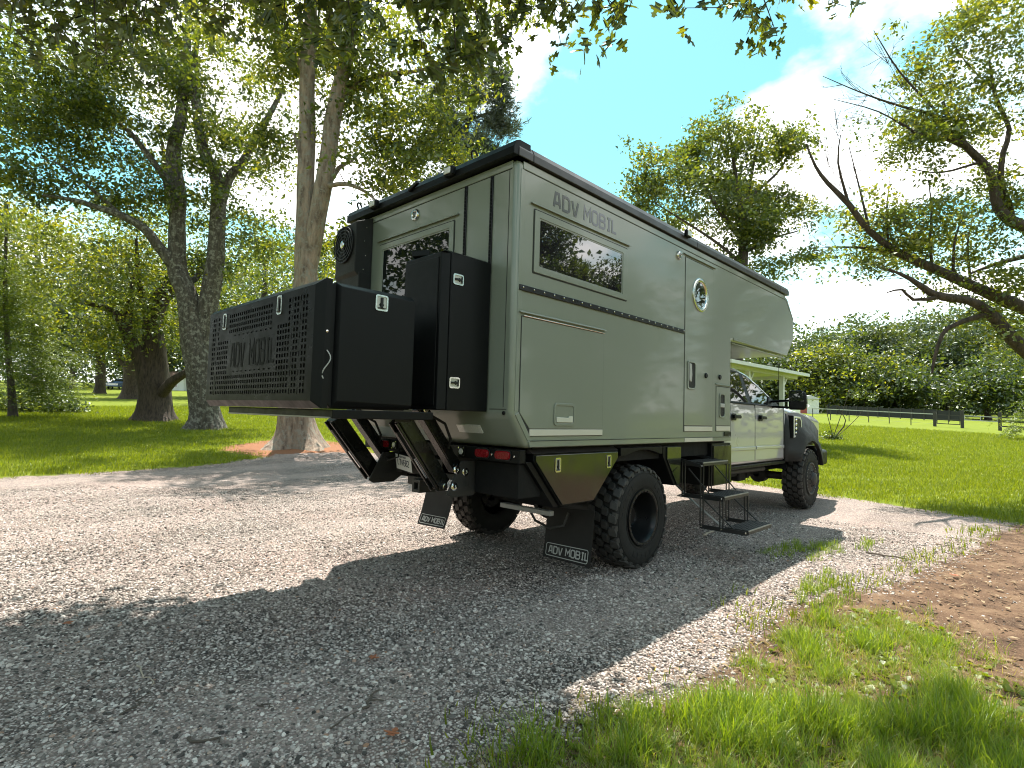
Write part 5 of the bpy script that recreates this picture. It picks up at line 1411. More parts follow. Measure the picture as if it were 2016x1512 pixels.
def limb_tube(P, R, n, g, rough=.10, flare=0.0):
    """bark-covered tube with uneven girth; flare spreads the foot into roots"""
    K = len(P); V = np.zeros((K, n, 3)); ref = np.array([.31, .95, .05])
    ph = g.uniform(0, 6.28, 4); h0 = P[0, 2]
    th = np.linspace(0, 2 * math.pi, n, endpoint=False)
    for k in range(K):
        d = P[min(k + 1, K - 1)] - P[max(k - 1, 0)]; d = d / np.linalg.norm(d)
        a = np.cross(d, ref); a /= np.linalg.norm(a); b = np.cross(a, d)
        m = 1 + rough * (np.sin(3 * th + ph[0] + .6 * k) * .5 + np.sin(5 * th + ph[1] - .25 * k) * .5 + np.sin(2 * th + ph[2] + .17 * k) * .6)
        if flare:
            hh = max(0, P[k, 2] - h0); f = flare * math.exp(-hh / .42)
            m = m * (1 + f * (1 + .55 * np.sin(5 * th + ph[3]) + .3 * np.sin(3 * th + ph[0])))
        V[k] = P[k] + (a * np.cos(th)[:, None] + b * np.sin(th)[:, None]) * (R[k] * m)[:, None]
    i = np.arange(K * n).reshape(K, n); j = np.roll(i, -1, 1)
    F = np.stack([i[:-1], j[:-1], j[1:], i[1:]], -1).reshape(-1, 4)
    return V.reshape(-1, 3), F
def many_tubes(paths, radii, n=4):
    """paths (M,K,3), radii (M,K)"""
    M_, K, _ = paths.shape
    d = np.gradient(paths, axis=1); d /= np.linalg.norm(d, axis=2, keepdims=True) + 1e-9
    ref = np.where(np.abs(d[..., 2:3]) > .85, np.array([1.0, 0, 0]), np.array([0, 0, 1.0]))
    a = np.cross(d, ref); a /= np.linalg.norm(a, axis=2, keepdims=True) + 1e-9; b = np.cross(a, d)
    th = np.linspace(0, 2 * math.pi, n, endpoint=False)
    V = paths[:, :, None] + (a[:, :, None] * np.cos(th)[:, None] + b[:, :, None] * np.sin(th)[:, None]) * radii[:, :, None, None]
    i = np.arange(M_ * K * n).reshape(M_, K, n); j = np.roll(i, -1, 2)
    F = np.stack([i[:, :-1], j[:, :-1], j[:, 1:], i[:, 1:]], -1).reshape(-1, 4)
    return V.reshape(-1, 3), F
def unit(v): return v / (np.linalg.norm(v, axis=-1, keepdims=True) + 1e-9)
def leaf_cards(C, size, g, up=.75, wid=.55, droop=.35, tint=None):
    """folded leaf blades of two triangles each"""
    N_ = len(C)
    nrm = unit(g.normal(0, 1, (N_, 3)) * np.array([1, 1, .7]) + np.array([0, 0, up * 1.6]))
    t = g.normal(0, 1, (N_, 3)); t = unit(t - nrm * (t * nrm).sum(1, keepdims=True)); t[:, 2] -= droop; t = unit(t)
    b = unit(np.cross(nrm, t)); nn = np.cross(t, b)
    s = (size * g.uniform(.6, 1.25, N_))[:, None]; w = wid * s * .5
    base = C - t * s * .5; tip = C + t * s * .5; mid = C - t * s * .08
    V = np.stack([base, mid + b * w + nn * w * .35, tip, mid - b * w + nn * w * .35], 1).reshape(-1, 3)
    k = np.arange(N_)[:, None] * 4
    F = np.concatenate([k + np.array([0, 2, 1]), k + np.array([0, 3, 2])], 0)
    tt = (g.uniform(0, 1, N_) if tint is None else tint)
    return V, F, np.repeat(tt, 4)
def needle_cards(C, D, size, g):
    """fans of needles about shoot directions: thin blades"""
    N_ = len(C); n = 7
    Cn = np.repeat(C, n, 0); Dn = np.repeat(D, n, 0)
    t = unit(Dn + g.normal(0, .75, Cn.shape)); b = unit(np.cross(t, g.normal(0, 1, Cn.shape)))
    s = (size * g.uniform(.7, 1.2, len(Cn)))[:, None]; w = s * .07
    V = np.stack([Cn - b * w, Cn + b * w, Cn + t * s + b * w * .4, Cn + t * s - b * w * .4], 1).reshape(-1, 3)
    k = np.arange(len(Cn))[:, None] * 4
    F = np.concatenate([k + np.array([0, 1, 2]), k + np.array([0, 2, 3])], 0)
    return V, F, np.repeat(g.uniform(0, 1, len(Cn)), 4)
def add_obj(name, V, F, mat, parent, attrs=None, smooth=False, kind=None):
    o0 = np.array(world_loc(parent)) if parent is not None else np.zeros(3)
    o = bpy.data.objects.new(name, fast_mesh(name, np.asarray(V) - o0, F, mat, attrs, smooth)); COL.objects.link(o)
    if parent is not None: o.parent = parent
    if kind: o['kind'] = kind
    return o
def make_tree(name, label, base, limbs, blobs, leaf=.15, per=55, mat='leaf_maple', bark='bark_grey', group=None, seed=1, spray=.34, flare=.55,
              cat='tree', trunk_sides=20, twig=.011, tint_bias=0.0, style='leaf', bare=0, droop=.35, crown_kind=None, clump=1.0):
    """limbs: [(points, radii)]; the first starts at the base.  blobs: (centre, (rx,ry,rz), clusters).  Twigs grow from the
    limbs to leaf clusters spread through the blobs"""
    g = np.random.default_rng(seed)
    root = thing(name, label, cat, base, group)
    nodes = []; nrad = []
    for q, (P, R) in enumerate(limbs):
        P, R = spline(P, R, .25 if flare and q == 0 else .35)
        V, F = limb_tube(P, R, trunk_sides if q == 0 else max(8, trunk_sides // 2), g, .09, flare if q == 0 else 0)
        add_obj('trunk' if q == 0 else 'limb', V, F, M[bark], root, smooth=True)
        s0 = 0 if q else int(len(P) * .30)
        nodes.append(P[s0:]); nrad.append(R[s0:])
    NP = np.concatenate(nodes); NR = np.concatenate(nrad)
    T_ = []
    for c, r, n in blobs:
        m = max(3, n // 6); d = unit(g.normal(0, 1, (m, 3))); rad = g.uniform(.10, 1, (m, 1)) ** .45
        sup = np.asarray(c) + d * rad * np.asarray(r); pick = g.integers(0, m, n)
        T_.append(sup[pick] + g.normal(0, 1, (n, 3)) * spray * clump * np.array([1.5, 1.5, .75]))
    T_ = np.concatenate(T_) if T_ else np.zeros((0, 3))
    if len(T_):
        d0 = np.array([np.min(((NP - t) ** 2).sum(1)) for t in T_]); order = np.argsort(d0)
        cap = len(NP) + len(T_) * 4; BP = np.zeros((cap, 3)); BR = np.zeros(cap); BP[:len(NP)] = NP; BR[:len(NP)] = NR; cnt = len(NP)
        paths = []; rads = []
        for t in T_[order]:
            dd = ((BP[:cnt] - t) ** 2).sum(1) + 1.2 * np.maximum(0, BP[:cnt, 2] - t[2]) ** 2
            k = int(np.argmin(dd)); p = BP[k]; L_ = np.linalg.norm(t - p)
            r0 = min(BR[k] * .7, twig + .009 * L_); bend = np.array([0, 0, .10 * L_]) + g.normal(0, .06 * L_, 3)
            q = [p, p + (t - p) * .35 + bend, p + (t - p) * .7 + bend * .7, t]
            paths.append(q); rads.append([r0, r0 * .75, r0 * .5, r0 * .25])
            BP[cnt:cnt + 3] = q[1:]; BR[cnt:cnt + 3] = [r0 * .75, r0 * .5, r0 * .35]; cnt += 3
        V, F = many_tubes(np.array(paths), np.array(rads), 4)
        add_obj('twig', V, F, M[bark], root, smooth=True, kind='stuff')
        Tl = T_[g.permutation(len(T_))[int(bare * len(T_)):]] if bare else T_
        if style == 'leaf':
            C = np.repeat(Tl, per, 0); cid = np.repeat(np.arange(len(Tl)), per)
            off = g.normal(0, 1, C.shape) * np.array([spray, spray, spray * .55]); off[:, 2] -= .25 * spray * np.hypot(off[:, 0], off[:, 1]) / spray
            tint = np.clip(g.normal(.42 + tint_bias, .2, len(Tl))[cid] + g.normal(0, .17, len(C)), 0, 1)
            V, F, tt = leaf_cards(C + off, leaf, g, tint=tint, droop=droop)
        elif style == 'needle':
            C = np.repeat(Tl, per, 0); off = g.normal(0, 1, C.shape) * spray * np.array([1, 1, .7])
            D = unit(off + np.array([0, 0, .4]) * spray)
            V, F, tt = needle_cards(C + off, D, leaf, g)
        elif style == 'feather':
            # flat feathery sprays drooping outwards
            K = per; V_ = []; n = len(Tl)
            ax = NP[np.argmin(((NP[None, :, :2] - Tl[:, None, :2]) ** 2).sum(2), 1)]
            d = Tl - ax; d[:, 2] = 0; d = unit(d); sd = np.stack([-d[:, 1], d[:, 0], np.zeros(n)], 1)
            u = g.uniform(-.6, .9, (n, K)) * spray * 2.2; v = g.normal(0, .4, (n, K)) * spray
            C = Tl[:, None] + d[:, None] * u[..., None] + sd[:, None] * v[..., None] + np.array([0, 0, 1]) * (-.35 * (u + .6 * spray) ** 2 / spray + g.normal(0, .05, (n, K)))[..., None]
            tint = np.clip(g.normal(.5 + tint_bias, .18, n)[:, None] + g.normal(0, .15, (n, K)), 0, 1).ravel()
            V, F, tt = leaf_cards(C.reshape(-1, 3), leaf, g, up=1.3, wid=.22, tint=tint, droop=.25)
        add_obj('crown', V, F, M[mat], root, dict(tint=tt), kind=crown_kind)
    return root
def L3(*pts):
    """limb from (px, py, depth, radius) rows"""
    return [at(p[0], p[1], p[2]) for p in pts], [p[3] for p in pts]
def B3(px, py, d, rx, ry, dr, n):
    """leafy region about a photo pixel at a depth; radii in pixels, depth radius in metres"""
    k = d / F_PX
    return at(px, py, d), (rx * k * .9 + dr * .25, rx * k * .28 + dr * .55, ry * k), n

# --- the double-trunked tree behind the truck
p0, d0 = gnd(583, 882)
D = d0
make_tree('maple_tree', 'double-trunk maple with tan flaking bark standing right behind the truck', p0,
    [([p0 - np.array([0, 0, .15]), p0 + np.array([0, 0, .25]), at(583, 800, D), at(590, 700, D), at(598, 600, D), at(603, 520, D), at(601, 400, D), at(604, 280, D), at(606, 160, D), at(612, 40, D), at(618, -120, D)],
      [.50, .50, .47, .44, .42, .36, .265, .245, .235, .20, .12]),
     L3((604, 540, D, .30), (622, 445, D - .1, .29), (640, 350, D - .2, .27), (655, 240, D - .3, .25), (672, 160, D - .5, .22), (690, 60, D - .8, .16), (700, -80, D - 1, .08)),
     L3((640, 375, D - .2, .10), (668, 330, D + .4, .075), (690, 318, D + .8, .055), (712, 296, D + 1.2, .03)),
     L3((636, 368, D - .2, .08), (680, 362, D - .7, .06), (720, 378, D - 1.0, .045), (745, 400, D - 1.2, .02)),
     L3((665, 190, D - .4, .12), (740, 150, D - .2, .09), (820, 140, D, .06), (900, 120, D, .03)),
     L3((600, 330, D, .10), (588, 290, D + .3, .07), (578, 262, D + .5, .03)),
     L3((606, 150, D, .12), (560, 80, D + .5, .09), (500, 20, D + .8, .05))],
    [B3(640, 60, D, 170, 120, 2.5, 130), B3(840, 285, D, 115, 65, 1.4, 75), B3(800, 130, D, 150, 95, 2.0, 105), B3(690, 470, D + 1, 60, 60, 1.0, 26),
     B3(700, 240, D, 90, 80, 1.4, 50), B3(540, 300, D + 1, 60, 100, 1.2, 34), B3(760, 350, D - .5, 55, 40, .9, 24), B3(500, 60, D + .5, 130, 90, 2, 80), B3(960, 60, D - 1, 90, 80, 1.2, 45)],
    leaf=.175, per=48, mat='leaf_maple', bark='bark_grey', seed=11, flare=1.35, trunk_sides=32, tint_bias=.12, spray=.29)

# --- the lichen-spotted tree to its left, and the old split one
p0, d0 = gnd(402, 846); D = d0
make_tree('maple_tree', 'lichen-spotted pale trunk with a dark forked top left of the double-trunk tree', p0,
    [([p0 - np.array([0, 0, .15]), p0 + np.array([0, 0, .3]), at(400, 780, D), at(392, 720, D), at(380, 660, D), at(367, 580, D), at(350, 530, D), at(349, 455, D), at(351, 382, D), at(341, 300, D), at(356, 235, D), at(366, 130, D), at(372, 0, D), at(380, -140, D)],
      [.62, .62, .56, .52, .46, .40, .37, .33, .30, .26, .22, .17, .12, .06]),
     L3((392, 715, D, .42), (404, 640, D + .2, .38), (424, 514, D + .3, .36), (430, 400, D + .3, .32), (424, 340, D + .2, .26), (400, 295, D, .22), (388, 225, D, .18), (382, 160, D, .14), (390, 40, D, .08)),
     L3((430, 420, D + .3, .24), (450, 352, D + .3, .2), (480, 315, D + .2, .17), (521, 243, D, .13), (560, 170, D, .07)),
     L3((349, 535, D, .26), (327, 505, D - .3, .22), (309, 482, D - .5, .2), (284, 450, D - .8, .17), (240, 425, D - 1.2, .14), (190, 408, D - 1.6, .11), (145, 394, D - 2, .09), (84, 385, D - 2.4, .06)),
     L3((240, 425, D - 1.2, .09), (180, 372, D - 1.5, .06), (128, 330, D - 1.8, .04), (80, 310, D - 2, .02)),
     L3((340, 372, D, .17), (318, 340, D - .3, .14), (295, 310, D - .5, .12), (262, 268, D - .8, .10), (225, 230, D - 1, .06), (180, 160, D - 1.2, .03)),
     L3((362, 565, D, .16), (388, 545, D + .6, .12), (402, 520, D + 1, .06))],
    [B3(270, 180, D, 230, 140, 3.2, 260), B3(120, 230, D - 1, 150, 120, 2.6, 150), B3(110, 120, D - 1, 150, 110, 2.5, 85), B3(420, 200, D, 160, 150, 3, 170), B3(480, 420, D + 1, 90, 120, 2, 85),
     B3(70, 350, D - 2, 90, 50, 1.3, 45), B3(300, 20, D, 200, 80, 3, 85), B3(280, 380, D + .5, 110, 60, 1.8, 60), B3(420, 560, D + 1.5, 55, 90, 1.2, 40)],
    leaf=.19, per=46, mat='leaf_maple', bark='bark_pale', seed=12, flare=.6, trunk_sides=26, tint_bias=-.05, spray=.33)
p0, d0 = gnd(305, 830); D = d0
make_tree('maple_tree', 'old tree with a split dark hollow trunk and low side limbs', p0,
    [([p0 - np.array([0, 0, .15]), p0 + np.array([0, 0, .3]), at(306, 770, D), at(306, 715, D), at(300, 640, D), at(316, 586, D), at(340, 556, D), at(352, 480, D + .5), at(330, 380, D + 1), at(320, 280, D + 1)],
      [.74, .72, .66, .56, .44, .38, .32, .25, .16, .07]),
     L3((294, 800, D - .3, .34), (286, 740, D - .4, .36), (276, 705, D - .5, .31), (251, 658, D - .8, .25), (233, 624, D - 1.1, .19), (200, 604, D - 1.4, .13), (153, 594, D - 1.8, .06)),
     L3((251, 655, D - .8, .22), (253, 610, D - .6, .19), (262, 560, D - .4, .12), (250, 500, D - .2, .05)),
     L3((318, 775, D - .2, .26), (338, 752, D - .6, .24), (360, 738, D - .9, .19), (385, 720, D - 1.1, .12), (410, 690, D - 1, .05)),
     L3((300, 640, D, .2), (276, 560, D, .14), (268, 470, D, .06))],
    [B3(200, 560, D - 1, 180, 75, 2.6, 84), B3(330, 600, D, 120, 80, 2.2, 54), B3(170, 480, D, 140, 70, 2.2, 58), B3(310, 470, D + .6, 130, 80, 2.5, 60), B3(240, 660, D - 1, 90, 42, 1.6, 38), B3(400, 660, D - .5, 60, 55, 1.4, 26)],
    leaf=.20, per=44, mat='leaf_maple', bark='bark_dark', seed=13, flare=.55, trunk_sides=28, tint_bias=.16, spray=.42, clump=1.3)

# --- young cypress, yellow tree, bush at the left edge
p0, d0 = gnd(25, 823); D = d0
make_tree('cypress_tree', 'young feathery cypress with a thin straight trunk at the left edge', p0,
    [([p0 - np.array([0, 0, .1]), p0 + np.array([0, 0, .2]), at(20, 740, D), at(14, 660, D), at(10, 560, D), at(12, 470, D), at(16, 400, D)], [.17, .16, .13, .11, .085, .06, .02])],
    [B3(50, 740, D, 85, 26, 1.9, 50), B3(45, 690, D, 95, 26, 2.0, 60), B3(30, 640, D, 85, 28, 1.8, 55), B3(20, 590, D, 75, 28, 1.5, 50), B3(10, 530, D, 65, 40, 1.3, 50), B3(14, 460, D, 45, 40, 1, 30), B3(95, 765, D, 45, 16, 1.2, 22)],
    leaf=.17, per=120, mat='leaf_cypress', bark='bark_brown', seed=14, flare=.4, trunk_sides=14, style='feather', spray=.42, tint_bias=.0)
pb = on_land(55, d0 + 4)
make_tree('bush', 'dark glossy broad-leaved bush behind the young cypress', pb, [([pb, pb + np.array([.1, 0, .5]), pb + np.array([.2, .1, 1.0])], [.06, .05, .02])],
    [(pb + np.array([0, 0, .55]), (1.4, 1.4, .6), 70), (pb + np.array([1.5, 1.2, .4]), (.9, .9, .45), 30)], leaf=.20, per=45, mat='leaf_dark', bark='bark_brown', seed=15, flare=0, spray=.28, cat='bush')
pb = on_land(-60, 36)
make_tree('broadleaf_tree', 'bright yellow-green tree cut by the left edge above the cypress', pb, [([pb, at(-60, 650, 36), at(-50, 520, 36), at(-30, 420, 36)], [.35, .3, .22, .1])],
    [B3(-10, 480, 36, 120, 95, 3, 150), B3(50, 560, 37, 90, 70, 2.4, 80)], leaf=.24, per=48, mat='leaf_yellow', bark='bark_brown', seed=16, spray=.6, tint_bias=.1)

# --- trees farther back on the left
far_left = [
    (195, 64, 70, 'slim grey-trunk tree far back, left of the old split tree', 'leaf_far', 'bark_brown', .55, 430),
    (258, 52, 55, 'gnarled low-forked tree far back, seen just left of the old split trunk', 'leaf_maple', 'bark_dark', .75, 560),
    (140, 80, 60, 'thin straight tree far back behind the cypress boughs', 'leaf_far', 'bark_brown', .35, 470),
    (420, 62, 75, 'leafy tree far back, seen right of the spotted trunk', 'leaf_far', 'bark_brown', .5, 430),
    (520, 48, 80, 'dense green tree behind the black boxes of the truck', 'leaf_maple', 'bark_brown', .5, 470),
    (690, 46, 80, 'yellowish leafy tree behind the cooler on the rear wall', 'leaf_yellow', 'bark_brown', .5, 440),
    (70, 60, 75, 'dark tree far back, right above the broad-leaved bush', 'leaf_far', 'bark_brown', .5, 420),
    (330, 95, 60, 'pale hazy tree at the far end of the lawn', 'leaf_far', 'bark_brown', .5, 520),
    (620, 75, 70, 'tall tree far back between the two stems of the double trunk', 'leaf_far', 'bark_brown', .5, 430),
]
for k, (px, d, rp, lab, lm, bk, r0, ytop) in enumerate(far_left):
    b0 = on_land(px, d); hor = 798 + (px - 0) * .027
    yb = 756; yt = ytop
    P = [b0, at(px + 3, 700, d), at(px - 4, 640, d), at(px + 2, 560, d), at(px, yt + 40, d)]
    lim = [(P, [r0, r0 * .85, r0 * .7, r0 * .45, r0 * .15])]
    if k == 1: lim += [L3((px, 735, d, .4), (px - 22, 705, d, .32), (px - 45, 680, d, .12)), L3((px + 2, 740, d, .4), (px + 24, 700, d, .3), (px + 40, 660, d, .1))]
    make_tree('broadleaf_tree', lab, b0, lim,
              [B3(px, (yt + 690) / 2, d, rp * 1.0, (690 - yt) / 2, rp * d / F_PX * .7, 110), B3(px - rp * .5, 660, d, rp * .7, 40, 2.5, 30), B3(px + rp * .5, 640, d, rp * .7, 45, 2.5, 30)],
              leaf=.0075 * d, per=34, mat=lm, bark=bk, group='trees farther back on the left lawn', seed=30 + k, spray=.019 * d, flare=.3, trunk_sides=12, tint_bias=.08)
# the mass of woods closing the view at the left
def wood_mass(name, label, seeds, leaf_k, mat, per):
    g = np.random.default_rng(77); Vs = []; Fs = []; Ts = []; n0 = 0
    for (px, yt, yb, d, rp, n) in seeds:
        c, r, _ = B3(px, (yt + yb) / 2, d, rp, (yb - yt) / 2, rp * d / F_PX * .6, 0)
        dirs = unit(g.normal(0, 1, (n, 3))); C = np.asarray(c) + dirs * g.uniform(.3, 1, (n, 1)) ** .4 * np.asarray(r)
        C = np.repeat(C, per, 0) + g.normal(0, .018 * d, (n * per, 3)) * np.array([1, 1, .7])
        V, F, t = leaf_cards(C, leaf_k * d, g, tint=np.clip(np.repeat(g.normal(.42, .2, n), per) + g.normal(0, .15, n * per), 0, 1))
        Vs.append(V); Fs.append(F + n0); Ts.append(t); n0 += len(V)
    o = add_obj(name, np.concatenate(Vs), np.concatenate(Fs), M[mat], None, dict(tint=np.concatenate(Ts)))
    tag(o, label, kind='stuff'); return o
wood_mass('woodland', 'green woods closing the view behind the left lawn', [(px, 500 + 50 * math.sin(px * .02), 800, 105 + 12 * math.sin(px * .05), 75, 85) for px in range(-160, 840, 62)], .0085, 'leaf_far', 30)

# woods standing round the rest of the clearing, mirrored in the truck's paint and glass
def ring_seeds(az0, az1, step, dist, yt, n):
    out = []
    for k, az in enumerate(np.arange(az0, az1, step)):
        t = math.radians(az); dd = dist + 6 * math.sin(k * 1.7); h = yt + 2.5 * math.sin(k * 2.3)
        out.append((np.array([dd * math.sin(t), dd * math.cos(t), h * .5]), np.array([dist * .11, dist * .11, h * .5]), n))
    return out
def ring_wood(name, label, seeds, size, mat, per, sd):
    g = np.random.default_rng(sd); C = []
    for c, r_, n in seeds:
        q = c + unit(g.normal(0, 1, (n, 3))) * g.uniform(.25, 1, (n, 1)) ** .4 * r_
        C.append(np.repeat(q, per, 0) + g.normal(0, 1, (n * per, 3)) * np.array([1.1, 1.1, .8]))
    C = np.concatenate(C); C = C[C[:, 2] > .1]
    V, F, t = leaf_cards(C, size, g, tint=np.clip(g.normal(.4, .22, len(C)), 0, 1))
    o = add_obj(name, V, F, M[mat], None, dict(tint=t)); tag(o, label, kind='stuff'); return o
ring_wood('woods', 'tall woods behind the near gravel, mirrored in the rear window', ring_seeds(196, 272, 8, 42, 27, 150), .62, 'leaf_far', 26, 6)
ring_wood('woods', 'woods on the far side of the clearing, mirrored in the truck side', ring_seeds(12, 200, 8, 46, 16, 95), .62, 'leaf_far', 26, 5)

# --- pine above the roof, tree behind the cab
pb = on_land(905, 34)
make_tree('pine_tree', 'dark long-needled pine rising above the rear of the truck roof', pb,
    [([pb, at(905, 600, 34), at(908, 420, 34), at(915, 280, 34), at(930, 180, 34), at(942, 120, 34)], [.38, .33, .26, .18, .10, .03]),
     L3((912, 300, 34, .10), (860, 290, 34, .07), (800, 300, 33.6, .03)), L3((920, 240, 34, .09), (970, 220, 34, .06), (1000, 235, 34, .03)), L3((912, 330, 34, .09), (960, 310, 33.5, .06), (995, 305, 33, .03))],
    [B3(955, 175, 34, 46, 45, 1.1, 46), B3(985, 225, 34, 32, 28, .8, 24), B3(900, 235, 34, 70, 40, 1.4, 44), B3(840, 300, 34, 70, 26, 1.3, 40), B3(930, 290, 34, 70, 32, 1.3, 44), B3(880, 190, 34, 36, 30, 1.0, 18), B3(990, 250, 34, 24, 20, .6, 12), B3(900, 380, 34, 90, 45, 2, 40)],
    leaf=.30, per=22, mat='leaf_pine', bark='bark_brown', seed=51, spray=.24, style='needle', flare=.2, trunk_sides=12)
pb = on_land(1440, 27); D = 27
make_tree('maple_tree', 'airy maple with reddish upper leaves rising behind the truck cab roof', pb,
    [([pb, at(1455, 640, D), at(1462, 520, D), at(1462, 440, D), at(1450, 360, D), at(1440, 290, D), at(1430, 235, D)], [.30, .27, .22, .17, .11, .07, .02]),
     L3((1462, 470, D, .13), (1420, 420, D - .4, .09), (1375, 350, D - .8, .06), (1330, 320, D - 1, .03)), L3((1462, 450, D, .12), (1475, 370, D + .5, .08), (1490, 290, D + .8, .05), (1500, 245, D + 1, .02)),
     L3((1460, 500, D, .10), (1520, 470, D + .3, .06), (1570, 455, D + .5, .03)), L3((1462, 520, D, .10), (1400, 470, D - .3, .07), (1290, 400, D - .8, .03)), L3((1462, 400, D, .08), (1530, 340, D, .05), (1560, 290, D, .02))],
    [B3(1400, 300, D, 85, 66, 1.8, 100), B3(1325, 370, D - .5, 115, 66, 2, 120), B3(1485, 330, D + .5, 95, 68, 1.9, 112), B3(1450, 420, D, 125, 75, 2.2, 140), B3(1530, 440, D + .4, 60, 62, 1.2, 44), B3(1420, 235, D, 26, 26, .6, 10), B3(1540, 290, D, 40, 36, .8, 18), B3(1490, 500, D, 95, 42, 1.5, 46), B3(1270, 330, D - .6, 36, 40, .8, 16), B3(1545, 520, D, 40, 34, .8, 16)],
    leaf=.20, per=46, mat='leaf_maple', bark='bark_brown', seed=52, spray=.29, flare=.3, trunk_sides=14, tint_bias=.03)

# --- the big tree at the right whose limbs lean into view
D = 12.0
pb = on_land(2330, D)
make_tree('maple_tree', 'big maple with long bare-tipped dark limbs leaning in from the right edge', pb,
    [([pb - np.array([0, 0, .2]), at(2330, 880, D), at(2310, 740, D), at(2280, 640, D), at(2230, 480, D), at(2200, 300, D), at(2180, 80, D)], [.50, .47, .42, .40, .33, .26, .14]),
     L3((2290, 690, D, .26), (2140, 660, D, .20), (2016, 607, D, .135), (1938, 574, D, .112), (1839, 529, D - .1, .092), (1774, 500, D - .2, .078), (1712, 455, D - .3, .064), (1671, 402, D - .4, .058), (1630, 361, D - .5, .044), (1606, 328, D - .5, .03), (1587, 283, D - .6, .015)),
     L3((1839, 529, D - .1, .06), (1757, 498, D + .2, .045), (1700, 488, D + .4, .03), (1626, 486, D + .6, .012)),
     L3((2300, 760, D, .24), (2150, 770, D - .4, .20), (2016, 688, D - .6, .135), (1948, 616, D - .7, .108), (1907, 592, D - .8, .082), (1858, 585, D - .9, .085), (1830, 575, D - .9, .07), (1792, 549, D - 1, .045), (1750, 530, D - 1, .02)),
     L3((1850, 585, D - .9, .04), (1798, 590, D - 1, .03), (1776, 570, D - 1.05, .022), (1746, 576, D - 1.1, .010)),
     L3((1948, 618, D - .7, .055), (1909, 628, D - .8, .05), (1879, 640, D - .8, .042), (1856, 657, D - .8, .036), (1840, 704, D - .8, .03), (1835, 735, D - .8, .018)),
     L3((2230, 500, D, .24), (2110, 470, D, .19), (2016, 447, D, .13), (1975, 422, D, .115), (1960, 392, D, .10), (1948, 336, D, .088), (1897, 283, D, .07), (1870, 240, D, .055), (1856, 200, D, .03)),
     L3((1897, 285, D, .075), (1843, 263, D - .2, .06), (1811, 266, D - .3, .04), (1770, 240, D - .4, .02)),
     L3((1990, 425, D + .3, .075), (1985, 400, D + .3, .07), (1976, 380, D + .2, .062), (1970, 345, D + .2, .058), (1975, 300, D + .2, .052), (1987, 254, D + .3, .045), (1960, 190, D + .4, .04), (1948, 120, D + .5, .02)),
     L3((2016, 505, D + .6, .06), (1960, 520, D + .6, .045), (1912, 538, D + .6, .025)),
     L3((1671, 402, D - .4, .03), (1650, 320, D - .6, .018), (1655, 265, D - .7, .008)),
     L3((1712, 455, D - .3, .028), (1692, 370, D - .2, .018), (1672, 290, D - .1, .007)),
     L3((1835, 529, D - .1, .035), (1831, 470, D, .026), (1834, 410, D, .018), (1827, 350, D + .1, .006)), L3((1876, 540, D, .032), (1880, 471, D - .2, .022), (1897, 425, D - .3, .008)), L3((1911, 560, D, .03), (1905, 480, D + .2, .018), (1915, 430, D + .3, .006)),
     L3((1750, 485, D - .2, .026), (1745, 420, D - .1, .017), (1752, 350, D, .005)), L3((1927, 320, D, .03), (1850, 340, D + .2, .02), (1780, 330, D + .3, .006)), L3((1960, 180, D + .4, .02), (1900, 120, D + .3, .012), (1850, 40, D + .2, .004)),
     L3((1860, 232, D, .035), (1760, 205, D - .3, .022), (1690, 180, D - .5, .012), (1620, 150, D - .6, .005)),
     L3((1840, 215, D, .03), (1770, 140, D, .018), (1720, 60, D, .007)),
     L3((1800, 262, D - .3, .022), (1730, 220, D - .2, .013), (1640, 195, D - .1, .005))],
    [B3(1820, 230, D, 95, 50, .9, 130), B3(1930, 130, D, 115, 110, 1.3, 130), B3(1990, 250, D + .3, 70, 90, 1.2, 56), B3(1800, 290, D - .2, 60, 30, .6, 44), B3(1780, 455, D - .1, 95, 66, .9, 130), B3(1880, 470, D + .3, 95, 70, .9, 110), B3(1720, 430, D - .2, 45, 45, .6, 34),
     B3(1920, 555, D - .4, 85, 40, .8, 70), B3(1990, 560, D + .4, 50, 60, .8, 34), B3(1700, 500, D - .1, 55, 34, .6, 30), B3(1860, 60, D, 115, 80, 1.2, 84), B3(1980, 30, D, 90, 80, 1.2, 70), B3(2150, 250, D, 170, 260, 2, 70), B3(1840, 380, D, 50, 40, .6, 20), B3(1960, 650, D - .6, 60, 40, .6, 24), B3(1960, 380, D + .2, 60, 60, .8, 50)],
    leaf=.10, per=30, mat='leaf_maple', bark='bark_dark', seed=61, spray=.15, flare=.4, trunk_sides=20, tint_bias=.14, twig=.004, bare=.22)

# its dead twigs, fine and leafless, fanning out from the limb tips
def bare_twigs(root, seeds, n, length, g):
    paths = []; rads = []
    for p0_, dirv, L0 in seeds:
        p0_ = np.asarray(p0_); dirv = unit(np.asarray(dirv))
        for _ in range(n):
            d = unit(dirv + g.normal(0, .38, 3)); L_ = L0 * g.uniform(.4, 1); q = p0_ + dirv * g.uniform(-.4, .5) * L0
            b = g.normal(0, .10 * L_, 3); e = [q, q + d * L_ * .35 + b * .6, q + d * L_ * .7 + b, q + d * L_ + b * .6]
            paths.append(e); rads.append([.007, .005, .0035, .0018])
            for t in (.35, .6, .8):
                if g.uniform() < .75:
                    o = q + d * L_ * t + b * .8; d2 = unit(d + g.normal(0, .55, 3)); l2 = L_ * g.uniform(.18, .42)
                    paths.append([o, o + d2 * l2 * .35, o + d2 * l2 * .7 + g.normal(0, .02, 3), o + d2 * l2]); rads.append([.0038, .003, .0022, .0014])
    V, F = many_tubes(np.array(paths), np.array(rads), 3)
    add_obj('twig', V, F, M['bark_dark'], root, kind='stuff')
big_tree = [o for o in bpy.data.objects if o.get('label', '').startswith('big maple with long')][0]
gt = np.random.default_rng(63)
